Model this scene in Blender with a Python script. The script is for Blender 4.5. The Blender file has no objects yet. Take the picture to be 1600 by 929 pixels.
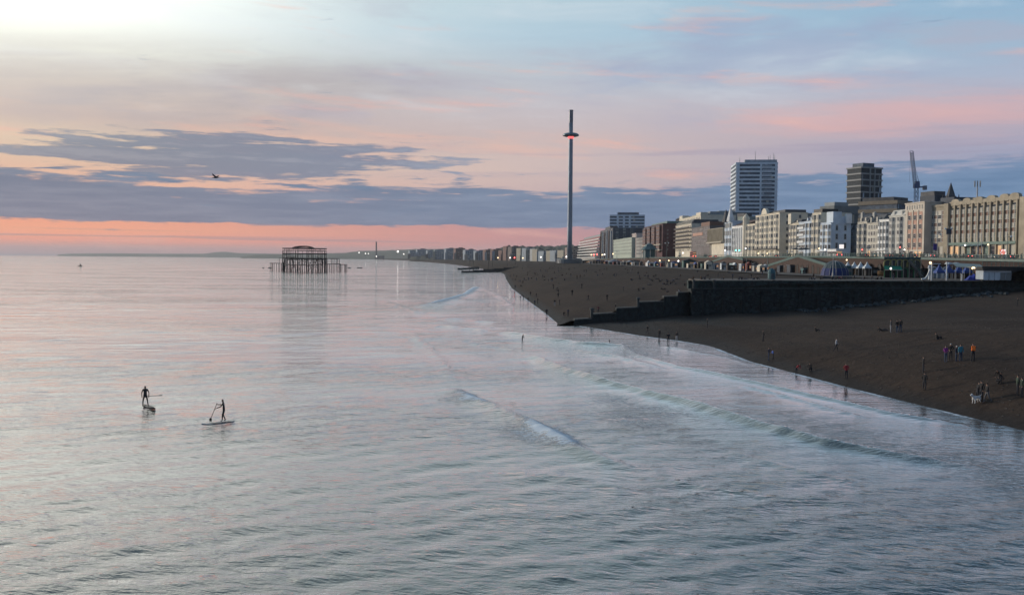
import bpy, bmesh, math, random
import numpy as np
from mathutils import Vector, Matrix
S = bpy.context.scene
COL = S.collection
R = math.radians
rnd = random.Random(7)

# ---------------------------------------------------------------- camera
F = 1500.0                      # focal length in pixels of the 1600 px wide photograph
CAMZ = 13.0
PITCH = math.atan(60.3 / F)
ROLL = R(0.48)
_r0 = Vector((1, 0, 0)); _u0 = Vector((0, math.sin(PITCH), math.cos(PITCH))); FWD = Vector((0, math.cos(PITCH), -math.sin(PITCH)))
RIGHT = _r0 * math.cos(ROLL) + _u0 * math.sin(ROLL)
UP = _u0 * math.cos(ROLL) - _r0 * math.sin(ROLL)
cd = bpy.data.cameras.new('camera'); cam = bpy.data.objects.new('camera', cd); COL.objects.link(cam)
cd.sensor_width = 36; cd.lens = 36 * F / 1600; cd.clip_start = 0.5; cd.clip_end = 60000
m = Matrix((RIGHT, UP, -FWD)).transposed().to_4x4(); m.translation = (0, 0, CAMZ)
cam.matrix_world = m
S.camera = cam
S.view_settings.view_transform = 'Standard'; S.view_settings.look = 'None'; S.view_settings.exposure = 0; S.view_settings.gamma = 1
S.cycles.volume_bounces = 0; S.cycles.max_bounces = 6; S.cycles.transparent_max_bounces = 6
S.cycles.volume_step_rate = 4

def ray(px, py):
    return FWD + RIGHT * ((px - 800) / F) + UP * ((464.5 - py) / F)
def at_z(px, py, z):            # where the line of sight meets height z
    d = ray(px, py); t = (z - CAMZ) / d.z
    return Vector((0, 0, CAMZ)) + d * t
def at_y(px, py, Y):            # ... meets the vertical plane at distance Y
    d = ray(px, py); return Vector((0, 0, CAMZ)) + d * (Y / d.y)
def project(p):                 # column and row of a world point
    d = Vector(p) - Vector((0, 0, CAMZ)); w = d.dot(FWD); return 800 + F * d.dot(RIGHT) / w, 464.5 - F * d.dot(UP) / w
def interp(x, tab):
    return float(np.interp(x, [a for a, _ in tab], [b for _, b in tab]))

def lin(c):
    out = []
    for v in c[:3]:
        v /= 255.0
        out.append(v / 12.92 if v <= 0.04045 else ((v + 0.055) / 1.055) ** 2.4)
    return tuple(out) + (1.0,)

# ---------------------------------------------------------------- node helper
class V:
    def __init__(s, t, sock): s.t, s.s = t, sock
    def _m(s, op, *o, clamp=False):
        n = s.t.nodes.new('ShaderNodeMath'); n.operation = op; n.use_clamp = clamp
        for i, v in enumerate((s,) + o):
            if isinstance(v, V): s.t.links.new(v.s, n.inputs[i])
            else: n.inputs[i].default_value = v
        return V(s.t, n.outputs[0])
    def __add__(s, o): return s._m('ADD', o)
    __radd__ = __add__
    def __mul__(s, o): return s._m('MULTIPLY', o)
    __rmul__ = __mul__
    def __sub__(s, o): return s._m('SUBTRACT', o)
    def __rsub__(s, o): return (s * -1.0) + o
    def __truediv__(s, o): return s._m('DIVIDE', o)
    def sat(s): return s._m('ADD', 0.0, clamp=True)
    def abs(s): return s._m('ABSOLUTE')
    def max(s, o): return s._m('MAXIMUM', o)
    def min(s, o): return s._m('MINIMUM', o)
    def smooth(s, a, b):        # smoothstep from a to b
        n = s.t.nodes.new('ShaderNodeMapRange'); n.interpolation_type = 'SMOOTHSTEP'
        s.t.links.new(s.s, n.inputs[0]); n.inputs[1].default_value = a; n.inputs[2].default_value = b
        return V(s.t, n.outputs[0])
    def bump01(s, c, w):        # 1 at c, falling to 0 at distance w
        return 1.0 - ((s - c).abs() / w).smooth(0, 1)
def combine(t, x, y, z=0.0):
    n = t.nodes.new('ShaderNodeCombineXYZ')
    for i, v in enumerate((x, y, z)):
        if isinstance(v, V): t.links.new(v.s, n.inputs[i])
        else: n.inputs[i].default_value = v
    return V(t, n.outputs[0])
def noise(t, vec, scale=1.0, detail=6, rough=0.55, dist=0.0):
    n = t.nodes.new('ShaderNodeTexNoise'); n.inputs['Scale'].default_value = scale
    n.inputs['Detail'].default_value = detail; n.inputs['Roughness'].default_value = rough
    n.inputs['Distortion'].default_value = dist
    t.links.new(vec.s, n.inputs['Vector']); return V(t, n.outputs[0])
def ramp(t, fac, stops, interp='LINEAR'):
    n = t.nodes.new('ShaderNodeValToRGB'); cr = n.color_ramp; cr.interpolation = interp
    while len(cr.elements) > 1: cr.elements.remove(cr.elements[-1])
    for i, (p, c) in enumerate(stops):
        e = cr.elements[0] if i == 0 else cr.elements.new(p)
        e.position = p; e.color = c if len(c) == 4 else tuple(c) + (1,)
    t.links.new(fac.s, n.inputs[0]); return V(t, n.outputs[0])
def mix(t, fac, a, b, mode='MIX'):
    n = t.nodes.new('ShaderNodeMix'); n.data_type = 'RGBA'; n.blend_type = mode
    for sock, v in ((n.inputs[0], fac), (n.inputs[6], a), (n.inputs[7], b)):
        if isinstance(v, V): t.links.new(v.s, sock)
        elif isinstance(v, (int, float)): sock.default_value = v
        else: sock.default_value = v if len(v) == 4 else tuple(v) + (1,)
    return V(t, n.outputs[2])

# ---------------------------------------------------------------- sky
W = bpy.data.worlds.new('World'); S.world = W; W.use_nodes = True
t = W.node_tree; t.nodes.clear()
tc = t.nodes.new('ShaderNodeTexCoord'); sp = t.nodes.new('ShaderNodeSeparateXYZ'); t.links.new(tc.outputs['Generated'], sp.inputs[0])
dx, dy, dz = (V(t, sp.outputs[i]) for i in range(3))
az = dx._m('ARCTAN2', dy) * 57.2958
el = dz._m('ARCSINE') * 57.2958
u = (az + 30.0).abs()
u = u.min((az + 30.0 - 360.0).abs())          # degrees away from the sunset, either way round
e = (el.max(0.0) / 90.0)._m('POWER', 0.5)     # ramp position: more room near the horizon
P = lambda d: math.sqrt(d / 90.0)
left = [(0, (150, 142, 152)), (.4, (196, 150, 148)), (.8, (250, 162, 136)), (1.4, (255, 172, 134)), (2, (250, 168, 136)), (3.8, (238, 184, 158)), (5, (228, 192, 168)),
        (6.4, (224, 200, 176)), (7.5, (208, 184, 172)), (9.5, (200, 190, 182)), (11, (222, 222, 212)), (13, (244, 248, 242)), (16, (250, 255, 250)), (25, (255, 255, 246)), (48, (150, 176, 190)), (90, (84, 118, 150))]
midd = [(0, (170, 142, 152)), (.6, (206, 148, 148)), (1.3, (206, 146, 146)), (2, (196, 148, 152)), (3.8, (204, 178, 176)), (5.3, (212, 190, 184)), (7, (206, 188, 186)),
        (9, (198, 192, 198)), (11, (190, 200, 210)), (13, (180, 205, 220)), (16, (186, 210, 220)), (25, (190, 212, 216)), (48, (112, 142, 164)), (90, (84, 118, 150))]
righ = [(0, (160, 142, 165)), (1, (150, 145, 168)), (2, (135, 148, 174)), (4, (138, 152, 182)), (6, (162, 164, 188)), (7.2, (180, 170, 186)), (8.5, (186, 180, 194)),
        (10, (170, 184, 206)), (12, (156, 186, 210)), (16, (136, 174, 206)), (25, (78, 114, 142)), (50, (64, 94, 120)), (90, (84, 118, 150))]
cl, cm, cr_ = (ramp(t, e, [(P(a), lin(c)) for a, c in tab]) for tab in (left, midd, righ))
sky = mix(t, u.smooth(3, 34), cl, mix(t, u.smooth(26, 60), cm, cr_))
sky = mix(t, u.smooth(65, 150) * .42, sky, lin((92, 112, 148)))     # the darkening east behind the camera
# high thin wisps, drawn out across the sky
warp = noise(t, combine(t, az * 0.05, el * 0.12, 3.0), 1.0, 3)
wisp = noise(t, combine(t, az * 0.07 + warp * 1.2, el * 0.42 + az * 0.03 + warp, 1.0), 1.0, 7, .6)
hi = el.smooth(6.5, 9.0)
sky = mix(t, (wisp.smooth(.48, .68) * hi * el.bump01(9.5, 8.0) * .75 * u.smooth(6, 22)).sat(), sky, lin((178, 176, 194)))
sky = mix(t, ((1.0 - wisp).smooth(.5, .72) * hi * .35 * el.smooth(60, 20)).sat(), sky, lin((222, 228, 234)))
# left grey-mauve veil
veil = noise(t, combine(t, az * 0.08 + warp * 1.5, el * 0.5 - az * 0.035, 9.0), 1.0, 7, .6)
sky = mix(t, (veil.smooth(.36, .64) * (az + 0.0).bump01(-18, 24) * el.bump01(9.0, 3.8) * 1.0).sat(), sky, lin((178, 170, 174)))
# mauve cloud upper right
m1 = (noise(t, combine(t, az * 0.10, el * 0.5 - az * .04, 5.0), 1.0, 7, .58) + az.bump01(13, 17) * el.bump01(11.6, 4.0) * .36).smooth(.62, .86)
sky = mix(t, (m1 * .62).sat(), sky, lin((160, 172, 200)))
# lit pink streaks
pk = noise(t, combine(t, az * 0.09 + warp, el * 0.75 + az * .045, 12.0), 1.0, 7, .6)
pm = (pk * 1.25 - .12 + az.bump01(22, 18) * (el + (az - 22.0) * .04).bump01(8.1, 2.8) * .36).smooth(.56, .92)
sky = mix(t, (pm * .48).sat(), sky, lin((232, 178, 172)))
pm2 = (pk + az.bump01(-10, 26) * el.bump01(6.6, 2.2) * .22).smooth(.56, .8)
sky = mix(t, (pm2 * .38).sat(), sky, lin((246, 188, 164)))
# faint violet bars
bars = noise(t, combine(t, az * 0.07, el * 1.5, 22.0), 1.0, 6, .55)
sky = mix(t, (bars.smooth(.5, .68) * el.bump01(5.9, 2.2) * .5 * u.smooth(8, 40)).sat(), sky, lin((160, 152, 176)))
# broken streaks of slate cloud over the bank
n1 = noise(t, combine(t, az * 0.15, el * 1.9, 30.0), 1.0, 8, .58, .3)
n2 = noise(t, combine(t, az * 0.5, el * 3.4, 35.0), 1.0, 6, .6)
nn = n1 * .66 + n2 * .34
st = (nn + az.bump01(-16, 20) * el.bump01(5.6, 2.7) * .33 - .045).smooth(.575, .67)
cloudcol = mix(t, u.smooth(0, 60), lin((104, 124, 150)), lin((102, 134, 170)))
litcol = mix(t, u.smooth(0, 50), lin((128, 140, 160)), lin((132, 154, 184)))
sky = mix(t, (st * .8).sat(), sky, mix(t, nn.smooth(.5, .62), cloudcol, litcol))
# the long bank
top = 4.15 + az.smooth(2, 30) * 1.35 + (az * -1.0).smooth(14, 30) * .9
hole = (az * -1.0).smooth(10, 28) * .1
d_top = (top - el) * .34
d_bot = (el - 1.82) * 1.6 + (n2 - .5) * .5
prof = d_top.min(d_bot)
bank = (prof + (nn - .5) * 1.9 - hole * 1.5 + .03).smooth(-.06, .16) * el.smooth(1.6, 1.95)
detail = noise(t, combine(t, az * 0.2, el * 2.2, 41.0), 1.0, 7, .6)
bankcol = mix(t, detail.smooth(.35, .7), mix(t, u.smooth(0, 60), lin((102, 122, 148)), lin((98, 130, 166))), mix(t, u.smooth(0, 60), lin((124, 138, 160)), lin((118, 146, 180))))
bankcol = mix(t, el.smooth(4.5, 6.5) * .5, bankcol, lin((150, 160, 186)))
sky = mix(t, (bank * .9).sat(), sky, bankcol)
# thin dark bars in the glowing strip under it
lb = noise(t, combine(t, az * 0.035, el * 5.0, 50.0), 1.0, 4, .5)
sky = mix(t, (lb.smooth(.54, .62) * el.bump01(.95, .8) * .6).sat(), sky, lin((176, 140, 148)))
# the glow round the hidden sun
gl = 1.0 - (((az + 32.0) * .62)._m('POWER', 2.0) + ((el - 18.0) * 1.15)._m('POWER', 2.0))._m('SQRT').smooth(0, 17)
glow = t.nodes.new('ShaderNodeMix'); glow.data_type = 'RGBA'; glow.blend_type = 'ADD'
t.links.new(gl.s, glow.inputs[0]); t.links.new(sky.s, glow.inputs[6]); glow.inputs[7].default_value = (.42, .42, .36, 1)
bg = t.nodes.new('ShaderNodeBackground'); wo = t.nodes.new('ShaderNodeOutputWorld')
t.links.new(glow.outputs[2], bg.inputs[0]); bg.inputs[1].default_value = 1.0; t.links.new(bg.outputs[0], wo.inputs[0])
W.cycles.sampling_method = 'MANUAL'; W.cycles.sample_map_resolution = 512

# the low sun behind thin cloud, out of frame to the left
sl = bpy.data.lights.new('sun', 'SUN'); sun = bpy.data.objects.new('sun', sl); COL.objects.link(sun)
sl.energy = 2.6; sl.angle = R(12); sl.color = (1.0, .86, .7)
sd = Vector((math.sin(R(-62)) * math.cos(R(13)), math.cos(R(-62)) * math.cos(R(13)), math.sin(R(13))))
sun.rotation_euler = sd.to_track_quat('Z', 'Y').to_euler()
# ---------------------------------------------------------------- materials
MATS = {}
def mat(name, col, rough=.8, metal=0.0, emit=None, estr=0.0, var=0.0, scale=1.0, spec=.5, bump=0.0, stretch=(1, 1, 1)):
    if name in MATS: return MATS[name]
    M = bpy.data.materials.new(name); M.use_nodes = True; t = M.node_tree
    b = t.nodes['Principled BSDF']
    b.inputs['Base Color'].default_value = tuple(col) + (1,); b.inputs['Roughness'].default_value = rough
    b.inputs['Metallic'].default_value = metal; b.inputs['Specular IOR Level'].default_value = spec
    if emit: b.inputs['Emission Color'].default_value = tuple(emit) + (1,); b.inputs['Emission Strength'].default_value = estr
    if var or bump:
        g = t.nodes.new('ShaderNodeNewGeometry'); mp = t.nodes.new('ShaderNodeMapping'); mp.inputs['Scale'].default_value = tuple(scale * s for s in stretch)
        t.links.new(g.outputs['Position'], mp.inputs[0])
        n = noise(t, V(t, mp.outputs[0]), 1.0, 6, .65)
        if var:
            c = mix(t, n.smooth(.3, .7), tuple(v * (1 - var) for v in col), tuple(min(1, v * (1 + var)) for v in col))
            t.links.new(c.s, b.inputs['Base Color'])
        if bump:
            bn = t.nodes.new('ShaderNodeBump'); bn.inputs['Strength'].default_value = 1; bn.inputs['Distance'].default_value = bump
            t.links.new(n.s, bn.inputs['Height']); t.links.new(bn.outputs[0], b.inputs['Normal'])
    MATS[name] = M; return M

# ---------------------------------------------------------------- mesh helper
class MB:
    def __init__(s): s.v = []; s.f = []; s.m = []
    def add(s, vs, fs, mi=0):
        k = len(s.v); s.v += [tuple(v) for v in vs]; s.f += [tuple(i + k for i in f) for f in fs]; s.m += [mi] * len(fs); return s
    def prism(s, poly, z0, z1, mi=0, ztop=None):
        """footprint polygon (x, y) raised from z0 to z1 (z1 may be a list, one height per corner)"""
        n = len(poly); a = [(x, y, z0[i] if isinstance(z0, (list, tuple)) else z0) for i, (x, y) in enumerate(poly)]
        b = [(x, y, z1[i] if isinstance(z1, (list, tuple)) else z1) for i, (x, y) in enumerate(poly)]
        area = sum(poly[i][0] * poly[(i + 1) % n][1] - poly[(i + 1) % n][0] * poly[i][1] for i in range(n))
        fs = [tuple(range(n - 1, -1, -1)), tuple(range(n, 2 * n))] + [(i, (i + 1) % n, n + (i + 1) % n, n + i) for i in range(n)]
        if area < 0: fs = [tuple(reversed(f)) for f in fs]
        return s.add(a + b, fs, mi)
    def box(s, c, d, mi=0, rz=0.0):
        """box with centre of its base at c and size d"""
        ca, sa = math.cos(rz), math.sin(rz); hx, hy = d[0] / 2, d[1] / 2
        p = [(c[0] + x * ca - y * sa, c[1] + x * sa + y * ca) for x, y in ((-hx, -hy), (hx, -hy), (hx, hy), (-hx, hy))]
        return s.prism(p, c[2], c[2] + d[2], mi)
    def tube(s, a, b, r0, r1=None, n=6, mi=0, caps=True):
        r1 = r0 if r1 is None else r1; a, b = Vector(a), Vector(b); d = (b - a).normalized()
        q = d.to_track_quat('Z', 'Y'); k = []
        for c, r in ((a, r0), (b, r1)):
            for i in range(n):
                an = 2 * math.pi * i / n; k.append(c + q @ Vector((r * math.cos(an), r * math.sin(an), 0)))
        fs = [(i, (i + 1) % n, n + (i + 1) % n, n + i) for i in range(n)]
        if caps: fs += [tuple(range(n - 1, -1, -1)), tuple(range(n, 2 * n))]
        return s.add(k, fs, mi)
    def lathe(s, prof, c=(0, 0, 0), n=16, mi=0):
        k = []
        for r, z in prof:
            for i in range(n):
                a = 2 * math.pi * i / n; k.append((c[0] + r * math.cos(a), c[1] + r * math.sin(a), c[2] + z))
        fs = [(j * n + i, j * n + (i + 1) % n, (j + 1) * n + (i + 1) % n, (j + 1) * n + i) for j in range(len(prof) - 1) for i in range(n)]
        fs += [tuple(range(n - 1, -1, -1)), tuple((len(prof) - 1) * n + i for i in range(n))]
        return s.add(k, fs, mi)
    def mesh(s, name, mats, origin=(0, 0, 0), smooth=False):
        me = bpy.data.meshes.new(name)
        me.from_pydata([(x - origin[0], y - origin[1], z - origin[2]) for x, y, z in s.v], [], s.f)
        for M in (mats if isinstance(mats, (list, tuple)) else [mats]): me.materials.append(M)
        for p, i in zip(me.polygons, s.m): p.material_index = i
        if smooth: me.shade_smooth()
        return me
    def build(s, name, mats, parent=None, origin=None, smooth=False):
        if origin is None: origin = tuple(parent.location) if parent and not parent.parent else ((0, 0, 0) if not parent else tuple(parent.matrix_basis.translation + parent.parent.location))
        o = bpy.data.objects.new(name, s.mesh(name, mats, origin, smooth)); COL.objects.link(o)
        if parent: o.parent = parent
        else: o.location = origin
        return o
def tag(o, label=None, cat=None, group=None, kind=None):
    if label: o['label'] = label
    if cat: o['category'] = cat
    if group: o['group'] = group
    if kind: o['kind'] = kind
    return o
def empty(name, loc, label, cat, group=None, rz=0.0):
    o = bpy.data.objects.new(name, None); COL.objects.link(o); o.location = loc; o.rotation_euler = (0, 0, rz)
    o.empty_display_size = .1
    return tag(o, label, cat, group)
def inst(name, me, parent, loc=(0, 0, 0), rz=0.0, scale=(1, 1, 1)):
    o = bpy.data.objects.new(name, me); COL.objects.link(o); o.location = loc; o.rotation_euler = (0, 0, rz); o.scale = scale
    if parent: o.parent = parent
    return o
def copy_tree(o, parent=None):
    c = o.copy(); COL.objects.link(c)
    if parent: c.parent = parent
    for ch in o.children: copy_tree(ch, c)
    return c

# ---------------------------------------------------------------- the lie of the land
SHORE_E = [(30, 60), (60, 43), (74, 40), (99, 35), (124, 31), (141, 30.5), (147, 30), (155, 27), (165, 22), (185, 14.5), (192, 11), (260, 11)]
SHORE_W = [(150, 6), (180, 8.5), (195, 9.5), (228, 8.4), (260, 7), (323, 4.3), (428, 0), (629, -4), (800, -6), (929, -12), (1570, -73), (2241, -150),
           (4643, -495), (7000, -980), (12000, -2100), (20000, -4200)]
CREST = [(9, .3), (12, .8), (16, 1.0), (16.6, 1.7), (21.6, 1.8), (22, 2.6), (27, 2.7), (28, 3.6), (33.5, 3.8), (34, 4.6), (37.5, 4.8), (38, 5.4), (41.5, 5.8), (47, 7.6), (60, 8.2)]
def z_west(X, Y):
    s = X - interp(Y, SHORE_W)
    n = .22 * math.sin(X * .35 + Y * .06) * math.sin(Y * .043 + 1) if 3 < s < 80 and Y < 900 else 0
    z = 8.3 * (1 - math.exp(-s / 26)) if s > 0 else s * .16
    if Y < 262 and 5 < X < 60:                       # banked up against the groyne, never above its steps
        k = min(1, max(0, (Y - GROYNE_Y(X)) / 22)); z = z * k + (1 - k) * min(z, interp(X, CREST))
    return max(z + n * min(1, s / 20), -3)
NEARG = [(-40, -4), (0, 0), (8, .12), (24, .35), (40, .8), (60, 1.3), (75, 2.6), (100, 4.6), (120, 5.8), (160, 7.2)]
def z_east(X, Y):
    s = X - interp(Y, SHORE_E)
    a = 8.3 * (1 - math.exp(-s / 22)) if s > 0 else s * .33
    b = interp(s, NEARG)
    k = min(1, max(0, (Y - 95) / 110)); k = k * k * (3 - 2 * k)
    z = a * (1 - k) + b * k
    if 4 < s < 110: z += min(1, s / 15) * .16 * math.sin(s * .42 + math.sin(Y * .05) * 2)
    return max(z, -4)
def GROYNE_Y(X):                # centre line of the big groyne
    return interp(X, [(9, 188), (12, 191), (41, 222), (60, 229), (133, 250), (170, 258)])
def ground_z(X, Y):
    return z_east(X, Y) if Y < GROYNE_Y(X) else z_west(X, Y)
def on_ground(px, py):          # where the line of sight first meets the beach or the sea
    d = ray(px, py); t = 30.0
    while t < 3000:
        p = Vector((0, 0, CAMZ)) + d * t
        if p.z < max(0, ground_z(p.x, p.y)): return Vector((p.x, p.y, max(0.0, ground_z(p.x, p.y))))
        t += .25 + t * .0005
    return None

def sheet(name, us, vs, fn, M, kind='structure'):
    co = np.array([fn(u_, v_) for v_ in vs for u_ in us], dtype=np.float32); nu, nv = len(us), len(vs)
    me = bpy.data.meshes.new(name)
    i = (np.arange(nv - 1)[:, None] * nu + np.arange(nu - 1)[None]).ravel()
    q = np.stack([i, i + 1, i + nu + 1, i + nu], 1)
    me.from_pydata(co.tolist(), [], q.tolist()); me.shade_smooth(); me.materials.append(M)
    o = bpy.data.objects.new(name, me); COL.objects.link(o); tag(o, kind=kind); return o

# shingle: fine pebbled colour, long low ridges, darker where the sea has wetted it
Msh = bpy.data.materials.new('shingle'); Msh.use_nodes = True; t = Msh.node_tree; b = t.nodes['Principled BSDF']
g = t.nodes.new('ShaderNodeNewGeometry'); spz = t.nodes.new('ShaderNodeSeparateXYZ'); t.links.new(g.outputs['Position'], spz.inputs[0])
px_, py_, pz_ = (V(t, spz.outputs[i]) for i in range(3)); pos = V(t, g.outputs['Position'])
nb = noise(t, combine(t, px_ * .06, py_ * .02), 1.0, 6, .6)
nf = noise(t, pos, 2.2, 6, .75)
nr = noise(t, combine(t, px_ * .35, py_ * .035), 1.0, 5, .6)
c = mix(t, nb.smooth(.32, .68), (.031, .020, .0155), (.062, .041, .030))
c = mix(t, nr.smooth(.42, .66) * .6, c, (.070, .047, .034))
c = mix(t, (nf - .5) * 1.6 + .5, mix(t, .6, c, (0, 0, 0)), mix(t, .22, c, (.15, .13, .115)))
nx2 = noise(t, combine(t, px_ * .045, py_ * .5, 6.0), 1.0, 5, .65)
c = mix(t, nx2.smooth(.52, .70) * .55, c, (.020, .012, .010))
c = mix(t, (1.0 - nx2).smooth(.54, .70) * .5, c, (.075, .050, .036))
wet = 1.0 - (pz_ + (nb - .5) * .8).smooth(.25, 1.1)
c = mix(t, wet * .6, c, (.012, .012, .013))
t.links.new(c.s, b.inputs['Base Color'])
ro = .92 - wet * .25; t.links.new(ro.s, b.inputs['Roughness']); b.inputs['Specular IOR Level'].default_value = .12
bn = t.nodes.new('ShaderNodeBump'); bn.inputs['Distance'].default_value = .13
hsum = nf * .6 + noise(t, pos, .5, 3, .6) * 1.6
t.links.new(hsum.s, bn.inputs['Height']); t.links.new(bn.outputs[0], b.inputs['Normal'])

ss = list(np.arange(-14, 30, 1.2)) + list(np.arange(30, 135, 3.0))
sheet('beach', ss, list(np.arange(30, 258, 1.6)), lambda s, Y: (interp(Y, SHORE_E) + s, min(Y, GROYNE_Y(interp(Y, SHORE_E) + s) + .5),
      z_east(interp(Y, SHORE_E) + s, min(Y, GROYNE_Y(interp(Y, SHORE_E) + s)))), Msh)
ssw = list(np.arange(-14, 30, 1.5)) + list(np.arange(30, 99, 4.0)) + [104, 108, 112, 160, 300, 800, 2500, 6000]
Yw = list(np.arange(150, 420, 2.0)) + [420 * 1.02 ** k for k in range(190)]
def fw(s, Y):
    X = interp(Y, SHORE_W) + s
    yy = Y if s > 200 or Y > 300 else max(Y, GROYNE_Y(X) - .5)
    return (X, yy, z_west(X, yy))
sheet('beach.001', ssw, [y for y in Yw if y < 17500], fw, Msh)

rp = np.random.RandomState(5); n_ = 11000
sx_ = rp.exponential(22, n_) + 1.0; sy_ = 60 + rp.power(1.4, n_) * 165; vs_, fs_ = [], []
for a, y_ in zip(sx_, sy_):
    x_ = interp(y_, SHORE_E) + a
    if y_ > GROYNE_Y(x_) - 5 or a > 105: continue
    z_ = z_east(x_, y_); r_ = .05 + .12 * rp.rand() ** 3; k = len(vs_); h_ = r_ * .7
    vs_ += [(x_ + r_, y_, z_), (x_, y_ + r_ * .8, z_), (x_ - r_ * 1.1, y_, z_), (x_, y_ - r_ * .9, z_), (x_ + r_ * .2, y_, z_ + h_)]
    fs_ += [(k, k + 1, k + 4), (k + 1, k + 2, k + 4), (k + 2, k + 3, k + 4), (k + 3, k, k + 4)]
me_ = bpy.data.meshes.new('pebbles'); me_.from_pydata(vs_, [], fs_); me_.materials.append(mat('pebble', (.075, .06, .05), .85, var=.7, scale=3)); o_ = bpy.data.objects.new('pebbles', me_); COL.objects.link(o_); tag(o_, 'larger pebbles scattered over the dark shingle', kind='stuff')

# ---------------------------------------------------------------- the sea
def world_line(pts, z=0.0): return [at_z(x, y, z) for x, y in pts]
ridges = [  # pixel polyline -> (crest height, width seaward, width shoreward, foam)
    ([(812, 548), (845, 562), (880, 577), (950, 598), (1000, 610), (1100, 638), (1200, 668), (1300, 694), (1400, 712), (1500, 727), (1560, 738)], .52, .85, .5, 0.0),
    ([(706, 606), (735, 622), (770, 634), (805, 650), (840, 668), (870, 683), (905, 703), (950, 722), (990, 730)], .50, 1.1, .6, 1.0),
    ([(952, 528), (1000, 556), (1060, 573), (1100, 580), (1180, 598), (1250, 613), (1330, 632), (1400, 647), (1470, 658), (1530, 668)], .32, .6, .35, .2),
    ([(652, 479), (680, 474), (706, 467), (728, 459), (742, 450), (750, 443)], .85, 2.6, 1.3, 1.0),
    ([(782, 518), (820, 524), (870, 532), (920, 538), (980, 540)], .5, 1.1, .6, .12),
    ([(700, 496), (740, 500), (770, 503)], .25, 2, 1, .2),
    ([(690, 508), (730, 512), (760, 516)], .25, 2, 1, .0),
    ([(1240, 770), (1300, 782), (1360, 796), (1420, 802)], .10, 1.2, .8, .0),
    ([(780, 735), (850, 742), (920, 750), (1000, 772)], .14, 1.0, .7, .0),
    ([(1010, 742), (1080, 757), (1150, 768), (1230, 776)], .10, .6, .4, .0),
    ([(1120, 700), (1200, 722), (1290, 745), (1360, 756)], .09, .6, .4, .08),
    ([(720, 528), (760, 540), (800, 545)], .16, .9, .5, .1),
    ([(640, 520), (668, 540), (690, 562), (705, 590)], .26, .8, .5, .1),
    ([(600, 470), (640, 484), (676, 492)], .2, 1.4, .8, .1),
    ([(760, 452), (790, 468), (800, 480)], .25, 1.6, .8, .3),
    ([(885, 545), (960, 556), (1040, 575)], .26, .9, .5, .1),
    ([(1030, 540), (1080, 548), (1130, 556), (1180, 572)], .2, .6, .4, .3),
    ([(1150, 600), (1220, 616), (1300, 640), (1360, 652)], .2, .6, .35, .1),
    ([(354, 655), (400, 648), (450, 642), (500, 637), (560, 632)], .05, .35, .25, .0),
    ([(352, 660), (400, 658), (450, 655), (520, 652)], .04, .35, .25, .0),
    ([(236, 634), (250, 628), (262, 622)], .03, .3, .2, .0),
    ([(560, 545), (640, 556), (690, 580), (712, 600)], .10, 1.5, 1.0, .0),
]
angs = np.concatenate([np.arange(-180, -36, 4.0), np.arange(-36, 36, .1), np.arange(36, 180, 4.0)]) * math.pi / 180
rad = [2.0]
while rad[-1] < 15500:
    r_ = rad[-1]; rad.append(r_ * (1.15 if r_ < 25 else 1.0062 if r_ < 60 else 1.0042 if r_ < 170 else 1.008 if r_ < 420 else 1.02 if r_ < 2000 else 1.08))
rad = np.array(rad); A, RR = np.meshgrid(angs, rad); X = RR * np.sin(A); Y = RR * np.cos(A)
Z = np.zeros_like(X); FO = np.zeros_like(X)
vis = (RR < 420) & (np.abs(A) < R(36.5))
rs = np.random.RandomState(3)
# low wind ripples and swell
for k in range(26):
    wl = .55 * 1.15 ** k; th = R(rs.normal(-4, 34)); ph = rs.uniform(0, 6.28)
    amp = .0065 * wl ** .7 if wl < 3 else .009
    res = np.maximum(RR * .0065, RR * .00175) * 2.6
    fade = np.clip((wl - res) / res, 0, 1) * np.clip(1.4 - RR / 420, 0, 1)
    Z += amp * fade * np.sin((X * math.sin(th) + Y * math.cos(th)) * 2 * math.pi / wl + ph + .6 * np.sin(X * .11 + k) + .6 * np.sin(Y * .07 + 2 * k))
sx = np.interp(Y, [a for a, _ in SHORE_E], [b_ for _, b_ in SHORE_E]); sw = np.interp(Y, [a for a, _ in SHORE_W], [b_ for _, b_ in SHORE_W])
shore = np.where(Y < 200, sx, sw); ds = shore - X                     # metres to the water's edge
Z *= np.clip(ds / 25, .15, 1)
def smooth_noise(X, Y, s, seed):
    q = np.random.RandomState(seed); o = 0
    for k in range(8):
        a = q.uniform(0, 6.28); f = s * q.uniform(.6, 1.9); o = o + np.sin((X * math.cos(a) + Y * math.sin(a)) * f + q.uniform(0, 6.28) + 1.1 * np.sin(X * f * .31 + Y * f * .23))
    return o / 4.0
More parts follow.
